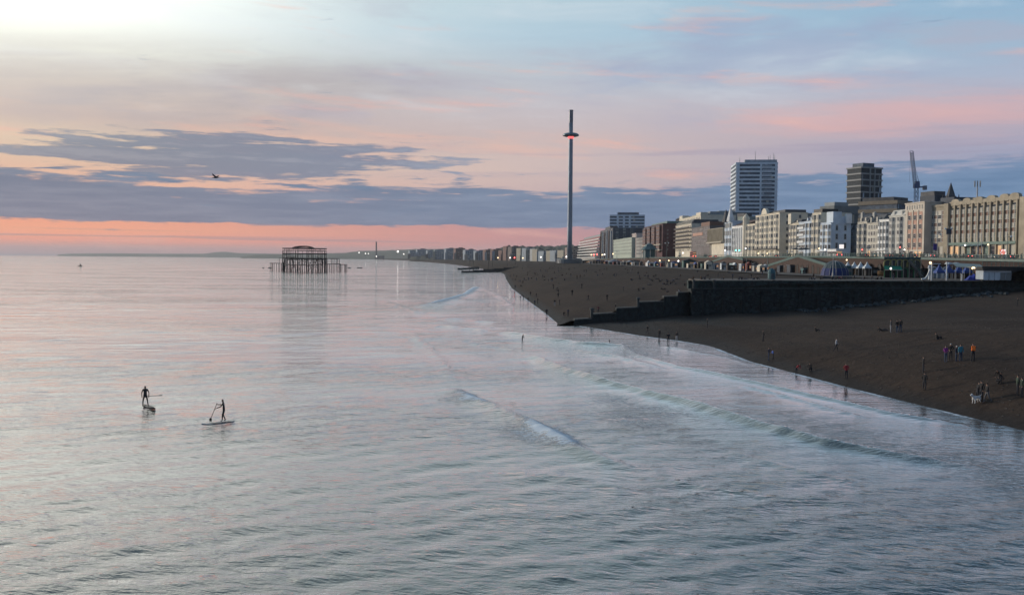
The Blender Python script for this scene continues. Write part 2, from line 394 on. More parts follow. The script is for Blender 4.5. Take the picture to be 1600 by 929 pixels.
for pts, h, w0, w1, fo in ridges:
    L = world_line(pts); n = len(L)
    # resample
    Q = []
    for i in range(n - 1):
        for k in range(6): Q.append(L[i].lerp(L[i + 1], k / 6))
    Q.append(L[-1]); q = np.array([(p.x, p.y) for p in Q]); tt = np.linspace(0, 1, len(q))
    mnx, mxx, mny, mxy = q[:, 0].min() - 8, q[:, 0].max() + 8, q[:, 1].min() - 8, q[:, 1].max() + 8
    idx = np.nonzero(vis & (X > mnx) & (X < mxx) & (Y > mny) & (Y < mxy))
    xx, yy = X[idx], Y[idx]; best = np.full(xx.shape, 1e9); sd_ = np.zeros_like(xx); tb = np.zeros_like(xx)
    for i in range(len(q) - 1):
        a_, b_ = q[i], q[i + 1]; d = b_ - a_; l2 = (d * d).sum(); w = ((xx - a_[0]) * d[0] + (yy - a_[1]) * d[1]) / l2; wc = np.clip(w, 0, 1)
        ex, ey = xx - a_[0] - wc * d[0], yy - a_[1] - wc * d[1]; dd = np.hypot(ex, ey); better = dd < best
        best = np.where(better, dd, best); sg = np.sign(d[0] * ey - d[1] * ex)   # + on the left of travel
        sd_ = np.where(better, sg, sd_); tb = np.where(better, tt[i] + wc * (tt[i + 1] - tt[i]), tb)
    wob = .5 * smooth_noise(xx, yy, .5, 5) * .5
    dist = best * sd_ + wob * .6          # positive = far (landward) side for lines drawn left to right
    env = np.clip(np.minimum(tb, 1 - tb) / .16, 0, 1) ** .7 * (.8 + .35 * smooth_noise(xx, yy, .18, 8))
    wid = np.where(dist > 0, w1, w0)
    prof = np.exp(-(dist / wid) ** 2) * h * env
    Z[idx] += prof
    if fo > 0:
        e2 = np.clip(np.minimum(tb, 1 - tb) / .22, 0, 1)
        if h == .50: dist = dist + .5 * smooth_noise(xx, yy, 1.6, 31); e2 = np.exp(-((tb - .58) / .16) ** 2) + .75 * np.exp(-((tb - .14) / .10) ** 2); near = 3.0
        else: near = 1.5
        f_ = fo * e2 * (np.exp(-((dist - .2) / .8) ** 2) + .55 * np.exp(-((dist + 1.3) / near) ** 2))
        FO[idx] = np.maximum(FO[idx], f_)
# lace of foam left behind the breakers, and the thin edge on the shingle
def patch(px, py, rx, ry, a):
    c_ = at_z(px, py, 0); return a * np.clip(.55 + .55 * smooth_noise(X + .3 * Y, Y * .6, .35, 77), 0, 1.1) * np.exp(-(((X - c_.x + .35 * (Y - c_.y)) / rx) ** 2 + ((Y - c_.y) / ry) ** 2))
calm = np.clip(1 - ds / 26, 0, 1)
FO = np.maximum(FO, .62 * patch(1050, 655, 7, 10, 1)); FO = np.maximum(FO, .56 * patch(880, 610, 6, 14, 1)); FO = np.maximum(FO, .56 * patch(1150, 695, 6, 5, 1))
FO = np.maximum(FO, .42 * patch(800, 560, 6, 30, 1))
FO = np.maximum(FO, .40 * np.clip(1 - np.abs(ds - 15) / 17, 0, 1) * np.clip(.7 + .5 * smooth_noise(X, Y * .5, .22, 55), 0, 1) * (Y < 900)) 
edge = np.exp(-((ds - .3) / .5) ** 2) * (Y < 900)
FO = np.maximum(FO, (.55 + .35 * smooth_noise(X, Y, .5, 21)) * edge)
Z = np.where((ds < 6) & (Y < 220), Z * np.clip(ds / 6, .1, 1), Z)
nA, nR = len(angs), len(rad)
vid = np.arange(nA * nR).reshape(nR, nA); nx = np.roll(vid, -1, axis=1)
q = np.stack([vid[:-1], nx[:-1], nx[1:], vid[1:]], -1).reshape(-1, 4)
me = bpy.data.meshes.new('sea'); me.vertices.add(nA * nR + 1)
co = np.concatenate([np.stack([X, Y, Z], -1).reshape(-1, 3), [[0, 0, 0]]]).astype(np.float32)
me.vertices.foreach_set('co', co.ravel())
tri = np.stack([np.full(nA, nA * nR), vid[0], nx[0]], -1)
nq, nt = len(q), len(tri); me.loops.add(nq * 4 + nt * 3); me.loops.foreach_set('vertex_index', np.concatenate([q.ravel(), tri.ravel()]).astype(np.int32))
me.polygons.add(nq + nt); me.polygons.foreach_set('loop_start', np.concatenate([np.arange(nq) * 4, nq * 4 + np.arange(nt) * 3]).astype(np.int32))
me.update(calc_edges=True); me.shade_smooth()
at = me.attributes.new('foam', 'FLOAT', 'POINT'); at.data.foreach_set('value', np.append(FO.ravel(), 0).astype(np.float32))
at = me.attributes.new('surf', 'FLOAT', 'POINT'); at.data.foreach_set('value', np.append(np.clip(1 - ds / 30, 0, 1).ravel(), 0).astype(np.float32))
sea = bpy.data.objects.new('sea', me); COL.objects.link(sea); tag(sea, kind='structure')

Ms = bpy.data.materials.new('sea_water'); Ms.use_nodes = True; t = Ms.node_tree; b = t.nodes['Principled BSDF']; me.materials.append(Ms)
g = t.nodes.new('ShaderNodeNewGeometry'); s3 = t.nodes.new('ShaderNodeSeparateXYZ'); t.links.new(g.outputs['Position'], s3.inputs[0])
x_, y_ = V(t, s3.outputs[0]), V(t, s3.outputs[1])
fa = t.nodes.new('ShaderNodeAttribute'); fa.attribute_name = 'foam'; sa = t.nodes.new('ShaderNodeAttribute'); sa.attribute_name = 'surf'
foam, surf = V(t, fa.outputs['Fac']), V(t, sa.outputs['Fac'])
u1 = x_ * .97 - y_ * .2; v1 = y_ * .97 + x_ * .2           # along and across the ripples
r1 = noise(t, combine(t, u1 * .9, v1 * 2.0), 1.0, 3, .55, .3)
r2 = noise(t, combine(t, u1 * 2.4, v1 * 4.4, 4.0), 1.0, 4, .6, .2)
r3 = noise(t, combine(t, x_ * .5 + 3.0, y_ * 1.0, 8.0), 1.0, 3, .5)
big = noise(t, combine(t, x_ * .012, y_ * .03, 2.0), 1.0, 4, .5)      # patches of smoother water
far_ = (x_ * x_ + y_ * y_)._m('SQRT')
amp = (.45 + big.smooth(.35, .65) * .75) * (1.0 - surf.smooth(.0, .8) * .55)
r4 = noise(t, combine(t, x_ * .07, y_ * .33, 17.0), 1.0, 3, .5)
hgt = (r1 * .115 + r2 * .042 + r3 * .08 + r4 * (.25 + far_.smooth(90, 400) * 1.3)) * amp
bn = t.nodes.new('ShaderNodeBump'); bn.inputs['Strength'].default_value = 1.0; bn.inputs['Distance'].default_value = 1.0
fn_ = noise(t, combine(t, u1 * 1.5, v1 * 3.0, 11.0), 1.0, 7, .72, .6)
fm = (fn_ + foam * .34 - .125).smooth(.45, .63) * foam.smooth(.08, .6)
t.links.new((hgt + fm * .03).s, bn.inputs['Height']); t.links.new(bn.outputs[0], b.inputs['Normal'])
deep = mix(t, surf.smooth(0, .9), (.02, .042, .042), (.058, .074, .094))
b.inputs['Specular IOR Level'].default_value = 0; t.links.new(mix(t, fm * .95, deep, (.66, .76, .86)).s, b.inputs['Base Color']); b.inputs['Roughness'].default_value = .6
gs = t.nodes.new('ShaderNodeBsdfGlossy'); gs.distribution = 'MULTI_GGX'; gs.inputs['Color'].default_value = (1, 1, 1, 1); t.links.new((fm * .4 + .05).s, gs.inputs['Roughness']); t.links.new(bn.outputs[0], gs.inputs['Normal'])
fr = t.nodes.new('ShaderNodeFresnel'); fr.inputs['IOR'].default_value = 1.34; t.links.new(bn.outputs[0], fr.inputs['Normal'])
fac = (V(t, fr.outputs[0])._m('POWER', .74) * 1.55).min(.97) * (1.0 - fm * .8)
mx = t.nodes.new('ShaderNodeMixShader'); t.links.new(fac.s, mx.inputs[0]); t.links.new(b.outputs[0], mx.inputs[1]); t.links.new(gs.outputs[0], mx.inputs[2]); t.links.new(mx.outputs[0], t.nodes['Material Output'].inputs[0])
# ---------------------------------------------------------------- terraces, roads, hills
Mcon = mat('concrete_pale', (.22, .21, .20), .85, var=.25, scale=.3)
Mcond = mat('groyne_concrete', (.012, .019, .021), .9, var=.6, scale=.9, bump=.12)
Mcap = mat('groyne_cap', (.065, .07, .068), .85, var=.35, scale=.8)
Masph = mat('asphalt', (.05, .05, .052), .85, var=.2, scale=.2)
Mpave = mat('promenade_paving', (.085, .075, .068), .85, var=.25, scale=.4)
Mteal = mat('teal_ironwork', (.045, .105, .10), .5, var=.2, scale=.6)
Mbrick = mat('seawall_brick', (.05, .028, .023), .85, var=.3, scale=.8)
Mdark = mat('dark_void', (.012, .013, .015), .7)  # near-black; inside the arches it paints the shade of the opening
Mblack = mat('black_metal', (.02, .02, .022), .5)
Mwhite = mat('white_paint', (.72, .74, .74), .5, var=.06, scale=.5)
Mgrey = mat('grey_metal', (.3, .32, .33), .45, var=.1)
Mstone = mat('ramp_stone', (.16, .14, .11), .9, var=.3, scale=.6)

WALL_X = [(150, 156), (250, 138), (330, 121), (400, 119), (600, 117), (800, 113), (1000, 106), (1300, 100), (1700, 92)]
FAC_X = [(150, 180), (250, 176), (323, 170), (369, 166), (381, 163), (440, 158), (481, 150), (523, 145), (618, 141), (745, 138), (993, 135), (1252, 131), (1500, 128), (2000, 120)]
def wall_x(Y): return interp(Y, WALL_X)
def road_z(Y): return interp(Y, [(150, 13.2), (260, 13.9), (320, 14.6), (380, 15.0), (800, 15.2), (1100, 14), (1500, 11), (2000, 9.5)])
YS = list(np.arange(150, 700, 10.0)) + list(np.arange(700, 2000, 50.0))
# lower promenade behind the beach, upper promenade and road on top of the sea wall
sheet('lower_promenade', [0, 1], [y for y in YS if y > 240], lambda s, Y: (wall_x(Y) - 27 + 30 * s, Y, 8.35 if Y < 1200 else 8.5), Mpave)
sheet('upper_promenade', [0, 1], YS, lambda s, Y: (wall_x(Y) - .3 + 12.3 * s, Y, road_z(Y)), Mpave)
sheet('road', [0, 1], YS, lambda s, Y: (wall_x(Y) + 12 + (interp(Y, FAC_X) - 5 - wall_x(Y) - 12) * s, Y, road_z(Y) - .12), Masph)
kb = MB()
for a, b_ in zip(YS[:-1], YS[1:]):
    for f_ in (lambda Y: wall_x(Y) + 12, lambda Y: interp(Y, FAC_X) - 5.2):
        kb.prism([(f_(a), a), (f_(b_), b_), (f_(b_) + .25, b_), (f_(a) + .25, a)], road_z(a) - .3, road_z(a) + .012)
tag(kb.build('kerb', Mcon), kind='structure')
ml = MB()
for k in range(60):
    Y = 200 + k * 9; X_ = (wall_x(Y) + 12 + interp(Y, FAC_X) - 5) / 2; X2 = (wall_x(Y + 4) + 12 + interp(Y + 4, FAC_X) - 5) / 2
    ml.add([(X_, Y, road_z(Y) - .1), (X_ + .15, Y, road_z(Y) - .1), (X2 + .15, Y + 4, road_z(Y + 4) - .1), (X2, Y + 4, road_z(Y + 4) - .1)], [(0, 1, 2, 3)])
tag(ml.build('road_marking', Mwhite), kind='structure')
sheet('pavement', [0, 1], YS, lambda s, Y: (interp(Y, FAC_X) - 5 + 9 * s, Y, road_z(Y) + .004), Mpave)
Mgnd = mat('town_ground', (.06, .065, .06), .95, var=.3, scale=.02)
sheet('ground', [0, 20, 100, 400, 1500, 6000], YS + [2600, 4000, 8000, 14000], lambda s, Y: ((interp(Y, FAC_X) + 3.5 + s) if Y < 2000 else interp(Y, [(2000, 120), (4000, -250), (8000, -1000), (14000, -2400)]) + 200 + s, Y, (road_z(Y) if Y < 2000 else 9.5) + (s > 300) * min(60, s * .03)), Mgnd)

# distant downs and wooded rise, each a long ridge of real ground
Mhill = mat('down_grass', (.05, .07, .05), .95, var=.25, scale=.002)
Mwood = mat('wooded_hill', (.030, .042, .028), .95, var=.5, scale=.02)
def ridge(name, prof, Y0, depth, M, seed, rough=0.0, base=0.0):
    """prof: pixel outline of the skyline; the ground rises from the near foot to the crest and falls away behind"""
    q = np.random.RandomState(seed); xs = [p[0] for p in prof]
    cols = np.linspace(min(xs), max(xs), 160); jit = q.normal(0, 1, (160, 7))
    def fn(i, k):
        px = cols[int(i)]; py = float(np.interp(px, xs, [p[1] for p in prof])); P0 = at_y(px, py, Y0)
        kk = [-.9, -.55, -.25, 0, .3, .7, 1.2][int(k)]; hh = [0, .35, .75, 1, .85, .5, 0][int(k)]
        Y = Y0 + kk * depth; return (P0.x * (Y / Y0), Y, base + max(0.5, P0.z - base) * hh + jit[int(i), int(k)] * rough * (hh > .1))
    return sheet(name, range(160), range(7), fn, M)
ridge('hills', [(90, 397.6), (110, 396.2), (165, 395.6), (250, 396.3), (320, 396.3), (338, 393.6), (352, 393.2), (372, 395.2), (440, 396.5), (470, 398)], 14500, 1800, Mhill, 1)
ridge('hills.001', [(376, 401), (400, 397.5), (470, 396), (540, 395), (562, 391.8), (600, 391.2), (650, 389), (700, 388.8), (760, 392), (830, 394), (900, 396)], 8800, 1500, Mhill, 2, 1.0)
ridge('hills.002', [(640, 401), (700, 392), (760, 391), (785, 387), (812, 384), (850, 384.5), (880, 383), (910, 384), (950, 384), (1000, 388), (1100, 390)], 4200, 500, Mwood, 3, 3.2, 6)

# ---------------------------------------------------------------- the big groyne
G = empty('groyne', (60, 229, 0), 'dark weathered concrete groyne stepping down across the beach into the sea', 'groyne')
def gseg(name, x0, x1, z0, z1, th, M, off=0.0, n=None, label=None):
    n = n or max(1, int((x1 - x0) / 8)); b_ = MB()
    for k in range(n):
        a, c_ = x0 + (x1 - x0) * k / n, x0 + (x1 - x0) * (k + 1) / n
        ya, yc = GROYNE_Y(a) + off, GROYNE_Y(c_) + off
        b_.prism([(a, ya - th / 2), (c_, yc - th / 2), (c_, yc + th / 2), (a, ya + th / 2)], z0, z1)
    o = b_.build(name, M, G)
    if label: o['label'] = label
    return o
lowz = -1.5
for (pa, ya), (pb, yb), z in (((897, 500), (925, 500), 1.15), ((925, 491), (962, 491), 2.0), ((962, 484), (997, 484), 2.95), ((997, 472), (1036, 472), 4.0), ((1036, 463), (1058, 463), 5.0), ((1058, 459), (1078, 459), 5.8)):
    def gx(p):
        X = 10.0
        while X < 60 and X / GROYNE_Y(X) < (p - 800) / F: X += .05
        return X
    xa, xb = gx(pa), gx(pb)
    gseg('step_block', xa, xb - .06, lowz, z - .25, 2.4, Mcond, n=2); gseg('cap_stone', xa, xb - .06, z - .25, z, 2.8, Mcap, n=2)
xd = gx(1076)
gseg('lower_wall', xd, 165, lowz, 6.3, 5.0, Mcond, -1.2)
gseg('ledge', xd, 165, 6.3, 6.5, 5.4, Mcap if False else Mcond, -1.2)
gseg('parapet_wall', xd, 165, 6.5, 8.3, 2.0, mat('mossy_concrete', (.022, .038, .038), .9, var=.6, scale=1.2, bump=.1), 1.6)
gseg('ledge_edging', xd, xd + 22, 6.5, 6.62, .5, Mcap, -3.3)
# platform paving behind the parapet: level with the lower promenade
pl = MB()
for k in range(10):
    a, c_ = xd + 5 + (145 - xd) * k / 10, xd + 5 + (145 - xd) * (k + 1) / 10
    pl.prism([(a, GROYNE_Y(a) + 2.6), (c_, GROYNE_Y(c_) + 2.6), (c_, GROYNE_Y(c_) + 26), (a, GROYNE_Y(a) + 26)], 6.5, 8.28)
pl.build('platform_paving', Mpave, G)
rk = random.Random(9); q = MB()
for k in range(2600):
    X = xd + rk.random() * 95; zz = rk.uniform(-.3, 8.0); off_ = -3.75 if zz < 6.2 else .55
    if 6.2 < zz < 6.7: continue
    s_ = rk.uniform(.18, .5); q.box((X, GROYNE_Y(X) + off_, zz), (s_ * 1.6, rk.uniform(.1, .35), s_), rz=rk.uniform(.1, .35))
tag(q.build('rubble_facing', mat('rubble', (.018, .029, .031), .8, var=.7, scale=.6), G), kind='stuff')
for k in range(22):                                  # buttresses along the foot of the wall
    X = xd + 3 + k * 4.9; MB().box((X, GROYNE_Y(X) - 3.95, lowz), (.7, .5, 7.4)).build('buttress', Mcond, G)
rk = random.Random(4)
for k in range(150):                                 # weed covered boulders strewn along the foot
    X = rk.uniform(66, 124); Y = GROYNE_Y(X) - 4.3 - rk.expovariate(.5); s = rk.uniform(.3, .8)
    b_ = MB(); b_.lathe([(s * .7, -.2), (s, s * .3), (s * .55, s * .75), (.05, s * .85)], (X, Y, z_east(X, Y)), 6)
    b_.v = [(x + rk.uniform(-.12, .12), y + rk.uniform(-.12, .12), z + rk.uniform(-.06, .06)) for x, y, z in b_.v]
    b_.build('boulder', mat('wet_rock', (.03, .042, .046), .55, var=.5, scale=2), G)
for px, py in ((924, 480), (996, 463), (1083, 453), (1117, 454)):
    X = gx(px) if px < 1076 else xd + (px - 1076) * .15; Y = GROYNE_Y(X); z = {924: 1.2, 996: 2.95, 1083: 6.5, 1117: 6.5}[px]
    b_ = MB(); b_.tube((X, Y - 1.0, z), (X, Y - 1.0, z + 1.6), .28, .28, 8); b_.lathe([(.45, 0), (.5, .25), (.2, .45)], (X, Y - 1.0, z + 1.6), 8)
    b_.build('marker_post', Mcap, G)

# two low groynes farther along, with the tall poles behind
Mtim = mat('wet_timber', (.02, .024, .028), .7, var=.4, scale=1)
for (pa, pb, zA, zB, lab) in (((722, 423.8), (884, 408.3), 1.3, 8.7, 'long low dark timber groyne running down to the water below the white terraces'),
                         ((716, 419.3), (748, 418.2), 1.5, 2.4, 'short dark timber groyne end standing in the sea behind the longer one')):
    A_, B_ = at_z(*pa, zA), at_z(*pb, zA if zB < 3 else 7.9)
    if zB > 3: B_ = Vector((86, 1150, 8.6))
    G2 = empty('groyne', (A_.x, A_.y, 0), lab, 'groyne')
    n = 14 if zB > 3 else 4
    for k in range(n):
        P0, P1 = A_.lerp(B_, k / n), A_.lerp(B_, (k + .985) / n); zt = zA + (zB - zA) * min(1, (k / n) * 1.2) + .4
        d = (P1 - P0).normalized(); nn_ = Vector((-d.y, d.x, 0)) * .8
        MB().prism([(p.x, p.y) for p in (P0 - nn_, P1 - nn_, P1 + nn_, P0 + nn_)], -2, zt).build('plank_panel', Mtim, G2)
        MB().box((P0.x, P0.y - 1.0, -2), (.5, .5, zt + 2.7)).build('post', Mtim, G2)
for i, (px, pt, pb, Y) in enumerate(((734, 404, 417, 1010), (739.5, 404, 417, 1030), (763.5, 405, 416.5, 1020), (769, 404.5, 416, 1040), (792.5, 404, 414, 1100), (805, 403, 413, 1130))):
    t0, b0 = at_y(px, pt, Y), at_y(px, pb, Y); z = max(0, z_west(b0.x, Y)) - .3
    P_ = empty('pole', (b0.x, Y, z), ['dark slender pole leftmost of those standing beyond the timber groyne', 'dark slender pole just right of the leftmost one beyond the timber groyne', 'dark pole third from the left on the far shingle',
               'dark pole fourth from the left on the far shingle', 'thin dark pole fifth along on the far shingle', 'thin dark pole nearest the tall observation tower on far shingle'][i], 'pole', 'poles on the far beach')
    MB().tube((b0.x, Y, z), (b0.x, Y, t0.z), .28, .2, 6).build('shaft', Mtim, P_); MB().box((b0.x, Y, t0.z), (.8, .5, .35)).build('cap', Mtim, P_)

# ---------------------------------------------------------------- sea wall with arches, railings, ramps
SW = empty('sea_wall', (wall_x(400), 400, 8.7), 'long red brick sea wall with arches under the upper promenade', 'wall')
def strip_y(name, y0, y1, z0f, z1f, xoff, th, M, step=20.0, parent=None, origin=None):
    b_ = MB(); n = max(1, int(round((y1 - y0) / step)))
    for k in range(n):
        a, c_ = y0 + (y1 - y0) * k / n, y0 + (y1 - y0) * (k + 1) / n; xa, xc = wall_x(a) + xoff, wall_x(c_) + xoff
        b_.prism([(xa, a), (xa + th, a), (xc + th, c_), (xc, c_)], [z0f(a)] * 2 + [z0f(c_)] * 2, [z1f(a)] * 2 + [z1f(c_)] * 2)
    return b_.build(name, M, parent)
for a, c_ in ((160, 300), (300, 480), (480, 800), (800, 1400)):
    strip_y('brick_wall', a, c_, lambda Y: 8.2, lambda Y: road_z(Y) - .55, 0, 1.0, Mbrick, 20, SW)
    strip_y('cornice', a, c_, lambda Y: road_z(Y) - .55, lambda Y: road_z(Y) + .08, -.35, 1.6, Mteal, 20, SW)
def arch_mesh(w, h, proud=.12, ring=.35):
    """an arched opening facing -X: flat dark infill, painted as the shade inside, set in a pale proud surround"""
    b_ = MB(); n = 8; r = w / 2; pts = [(-r, 0)] + [(-r * math.cos(math.pi * k / n), h - r + r * math.sin(math.pi * k / n)) for k in range(n + 1)] + [(r, 0)]
    b_.add([(-.03, y, z) for y, z in pts], [tuple(range(len(pts)))], 1)
    o_ = [(-r - ring, 0)] + [(-(r + ring) * math.cos(math.pi * k / n), h - r + (r + ring) * math.sin(math.pi * k / n)) for k in range(n + 1)] + [(r + ring, 0)]
    m_ = len(pts); vs = [(-proud, y, z) for y, z in pts] + [(-proud, y, z) for y, z in o_] + [(0, y, z) for y, z in o_] + [(-.02, y, z) for y, z in pts]
    fs = []
    for i in range(m_ - 1): fs += [(i, i + 1, m_ + i + 1, m_ + i), (m_ + i, m_ + i + 1, 2 * m_ + i + 1, 2 * m_ + i), (3 * m_ + i, 3 * m_ + i + 1, i + 1, i)]
    b_.add(vs, fs, 0); return b_
Mpale = mat('pale_render', (.40, .37, .31), .8, var=.15, scale=.5)
am = arch_mesh(3.4, 3.9).mesh('arch', [Mbrick, Mdark]); am2 = arch_mesh(3.4, 3.9, .2, .3).mesh('arch', [Mpale, Mdark])
Y = 300.0
while Y < 640:
    o = inst('arch', am if rnd.random() < .75 else am2, SW, (wall_x(Y) - wall_x(400) - .02, Y - 400, 8.40 - 8.7)); Y += 6.2
    if rnd.random() < .12: Y += 9
# railings: top rail, mid rails, posts
def railing(y0, y1, xoff, zf, label, h=1.25, pre=None):
    R_ = empty('railing', (wall_x(y0) + xoff, y0, zf(y0)), label, 'railing', 'teal railings along the upper promenade')
    for k, zz in enumerate((h - .1, h * .55, .12)):
        strip_y('rail', y0, y1, lambda Y: zf(Y) + zz, lambda Y: zf(Y) + zz + (.14 if k == 0 else .07), xoff, .12, Mteal, 20, R_)
    Yp = y0; pm = MB().box((0, 0, 0), (.16, .16, h)).mesh('post', Mteal)
    while Yp < y1:
        inst('post', pm, R_, (wall_x(Yp) + xoff + .06 - R_.location.x, Yp - y0, zf(Yp) - zf(y0))); Yp += 2.2 if y1 < 420 else 3.5
    bm_ = MB(); Yp = y0 + .3
    while Yp < min(y1, 420): bm_.box((wall_x(Yp) + xoff + .06, Yp, zf(Yp) + .1), (.04, .05, h - .15)); Yp += .36
    if bm_.v: tag(bm_.build('baluster', Mteal, R_), kind='stuff')
railing(200, 290, -.2, road_z, 'teal iron railing in front of the arched-parapet hotel at the right edge')
railing(290, 400, -.2, road_z, 'teal iron railing above the arcade and white tents')
railing(400, 620, -.2, road_z, 'teal iron railing above the brick ramps below the white terraces')

# brick ramps coming down in front of the wall on both sides of an apex
def ramp_wall(p0, pa, p1, X0, label, ztops, mats_=(Mbrick,)):
    ys = [X0 / ((p - 800) / F) for p in (p0, pa, p1)]; o_ = empty('ramp', (X0, ys[1], 8.3), label, 'ramp')
    for i, (a, c_, za, zc) in enumerate(((ys[0], ys[1], ztops[0], ztops[1]), (ys[1], ys[2], ztops[1], ztops[2]))):
        MB().prism([(X0, a), (X0, c_), (X0 + 4, c_), (X0 + 4, a)], 8.4, [za, zc, zc, za]).build('brick_wall', mats_[0], o_)
        MB().prism([(X0 - .15, a), (X0 - .15, c_), (X0 + .3, c_), (X0 + .3, a)], [za + .02, zc + .02, zc + .02, za + .02], [za + 1.0, zc + 1.0, zc + 1.0, za + 1.0]).build('parapet', Mteal, o_)
    for k in range(12):
        yy = ys[0] + (ys[2] - ys[0]) * (k + .5) / 12
        zz = np.interp(yy, sorted(ys), [ztops[2], ztops[1], ztops[0]]) - 9.6
        if zz > 2.2: inst('arch', arch_mesh(2.4, min(3.2, zz), .1, .3).mesh('arch', [Mbrick, Mdark]), o_, (-.02, yy - ys[1], .1))
ramp_wall(1200, 1246, 1292, 114, 'double brick ramp rising to a peak under the parasols by the white corner house', (10.5, 14.6, 11.2))
ramp_wall(1094, 1137, 1160, 112, 'brick ramp rising beside the white arched kiosks below the concrete hall', (9.6, 14.8, 13.2))
# ---------------------------------------------------------------- buildings
def wallmat(name, col, var=.12): return mat(name, col, .85, var=var, scale=.25)
Mcream = wallmat('cream_stucco', (.66, .61, .50)); Mwstu = wallmat('white_stucco', (.76, .77, .76)); Mgstu = wallmat('grey_stucco', (.36, .36, .34)); Mbstu = wallmat('bluish_render', (.58, .66, .74))
Mconc = wallmat('buff_concrete', (.34, .30, .23), .2); Mpink = wallmat('pink_panel', (.46, .28, .22)); Mbrown = wallmat('brown_brick', (.15, .085, .075), .25)
Mdkred = wallmat('dark_red_brick', (.09, .045, .05), .25); Mslate = mat('slate_roof', (.07, .075, .085), .7, var=.3, scale=.5); Mlead = mat('pale_roof', (.26, .30, .32), .7, var=.15)
Mglass = mat('window_glass', (.04, .05, .06), .12, spec=.6); Mgls2 = mat('window_glass_pale', (.20, .22, .22), .15, spec=.6); Mframe = mat('window_frame', (.5, .5, .48), .6); Mcurt = mat('curtained_glass', (.42, .40, .34), .35)
Mgrn = mat('green_panel', (.10, .17, .15), .5); Mrust = mat('rust_curtain', (.16, .085, .06), .6); Mwarm = mat('lit_window', (.6, .4, .2), .5, emit=(1, .55, .3), estr=.28)
Mtow = wallmat('tower_white', (.64, .71, .78)); Mtowd = mat('tower_band', (.10, .13, .17), .75, var=.4, scale=.4); Mtowp = mat('tower_panel', (.36, .42, .48), .6, var=.2, scale=.4)
Mnavy = mat('navy_cladding', (.035, .05, .075), .7, var=.3, scale=.2)

def fx(Y): return interp(Y, FAC_X)
def hit(px, off=0.0):           # where a line of sight at this column meets the street front
    u_ = (px - 800) / F; lo, hi = 120.0, 2200.0
    for _ in range(60):
        m_ = (lo + hi) / 2
        if (fx(m_) + off) / m_ > u_: lo = m_
        else: hi = m_
    return lo
def unit(a, b): d = (Vector((b[0] - a[0], b[1] - a[1], 0))); L = d.length; return d / L, L
WIN = {}
def win_mesh(w, h, style):
    k = (round(w, 1), round(h, 1), style)
    if k in WIN: return WIN[k]
    b_ = MB(); fw_ = min(.14, w * .12)     # local: x along wall, -y outwards, z up
    b_.add([(-w / 2, -.03, 0), (w / 2, -.03, 0), (w / 2, -.03, h), (-w / 2, -.03, h)], [(0, 1, 2, 3)], 1)
    for c_, d in (((-w / 2, -.06, 0), (fw_, .14, h)), ((w / 2, -.06, 0), (fw_, .14, h)), ((0, -.065, h - fw_ / 2), (w + fw_, .15, fw_)), ((0, -.1, -fw_), (w + .3, .3, fw_)), ((0, -.05, h * .5), (w - fw_, .06, .06))):
        b_.box(c_, d, 0)
    gl_ = {'d': Mglass, 'p': Mgls2, 'c': Mcurt, 'w': Mwarm, 'g': Mgrn, 'r': Mrust}[style[0]]
    WIN[k] = b_.mesh('window', [Mframe if len(style) == 1 else Mdark, gl_]); return WIN[k]
def windows(root, A, B, zs, n, w, h, styles='dppc', margin=.8, out=0.02, skip=0.0):
    """a grid of windows, each an object, on the wall from A (left seen from outside) to B"""
    d, L = unit(A, B); rz = math.atan2(d.y, d.x); nrm = Vector((d.y, -d.x, 0))
    for z in zs:
        for k in range(n):
            if skip and rnd.random() < skip: continue
            s = margin + (L - 2 * margin) * (k + .5) / n; p = Vector((A[0], A[1], 0)) + d * s + nrm * out
            inst('window', win_mesh(w, h, rnd.choice(styles)), root, (p.x - root.location.x, p.y - root.location.y, z - root.location.z), rz)
def ztop(px, py, Y): return at_y(px, py, Y).z
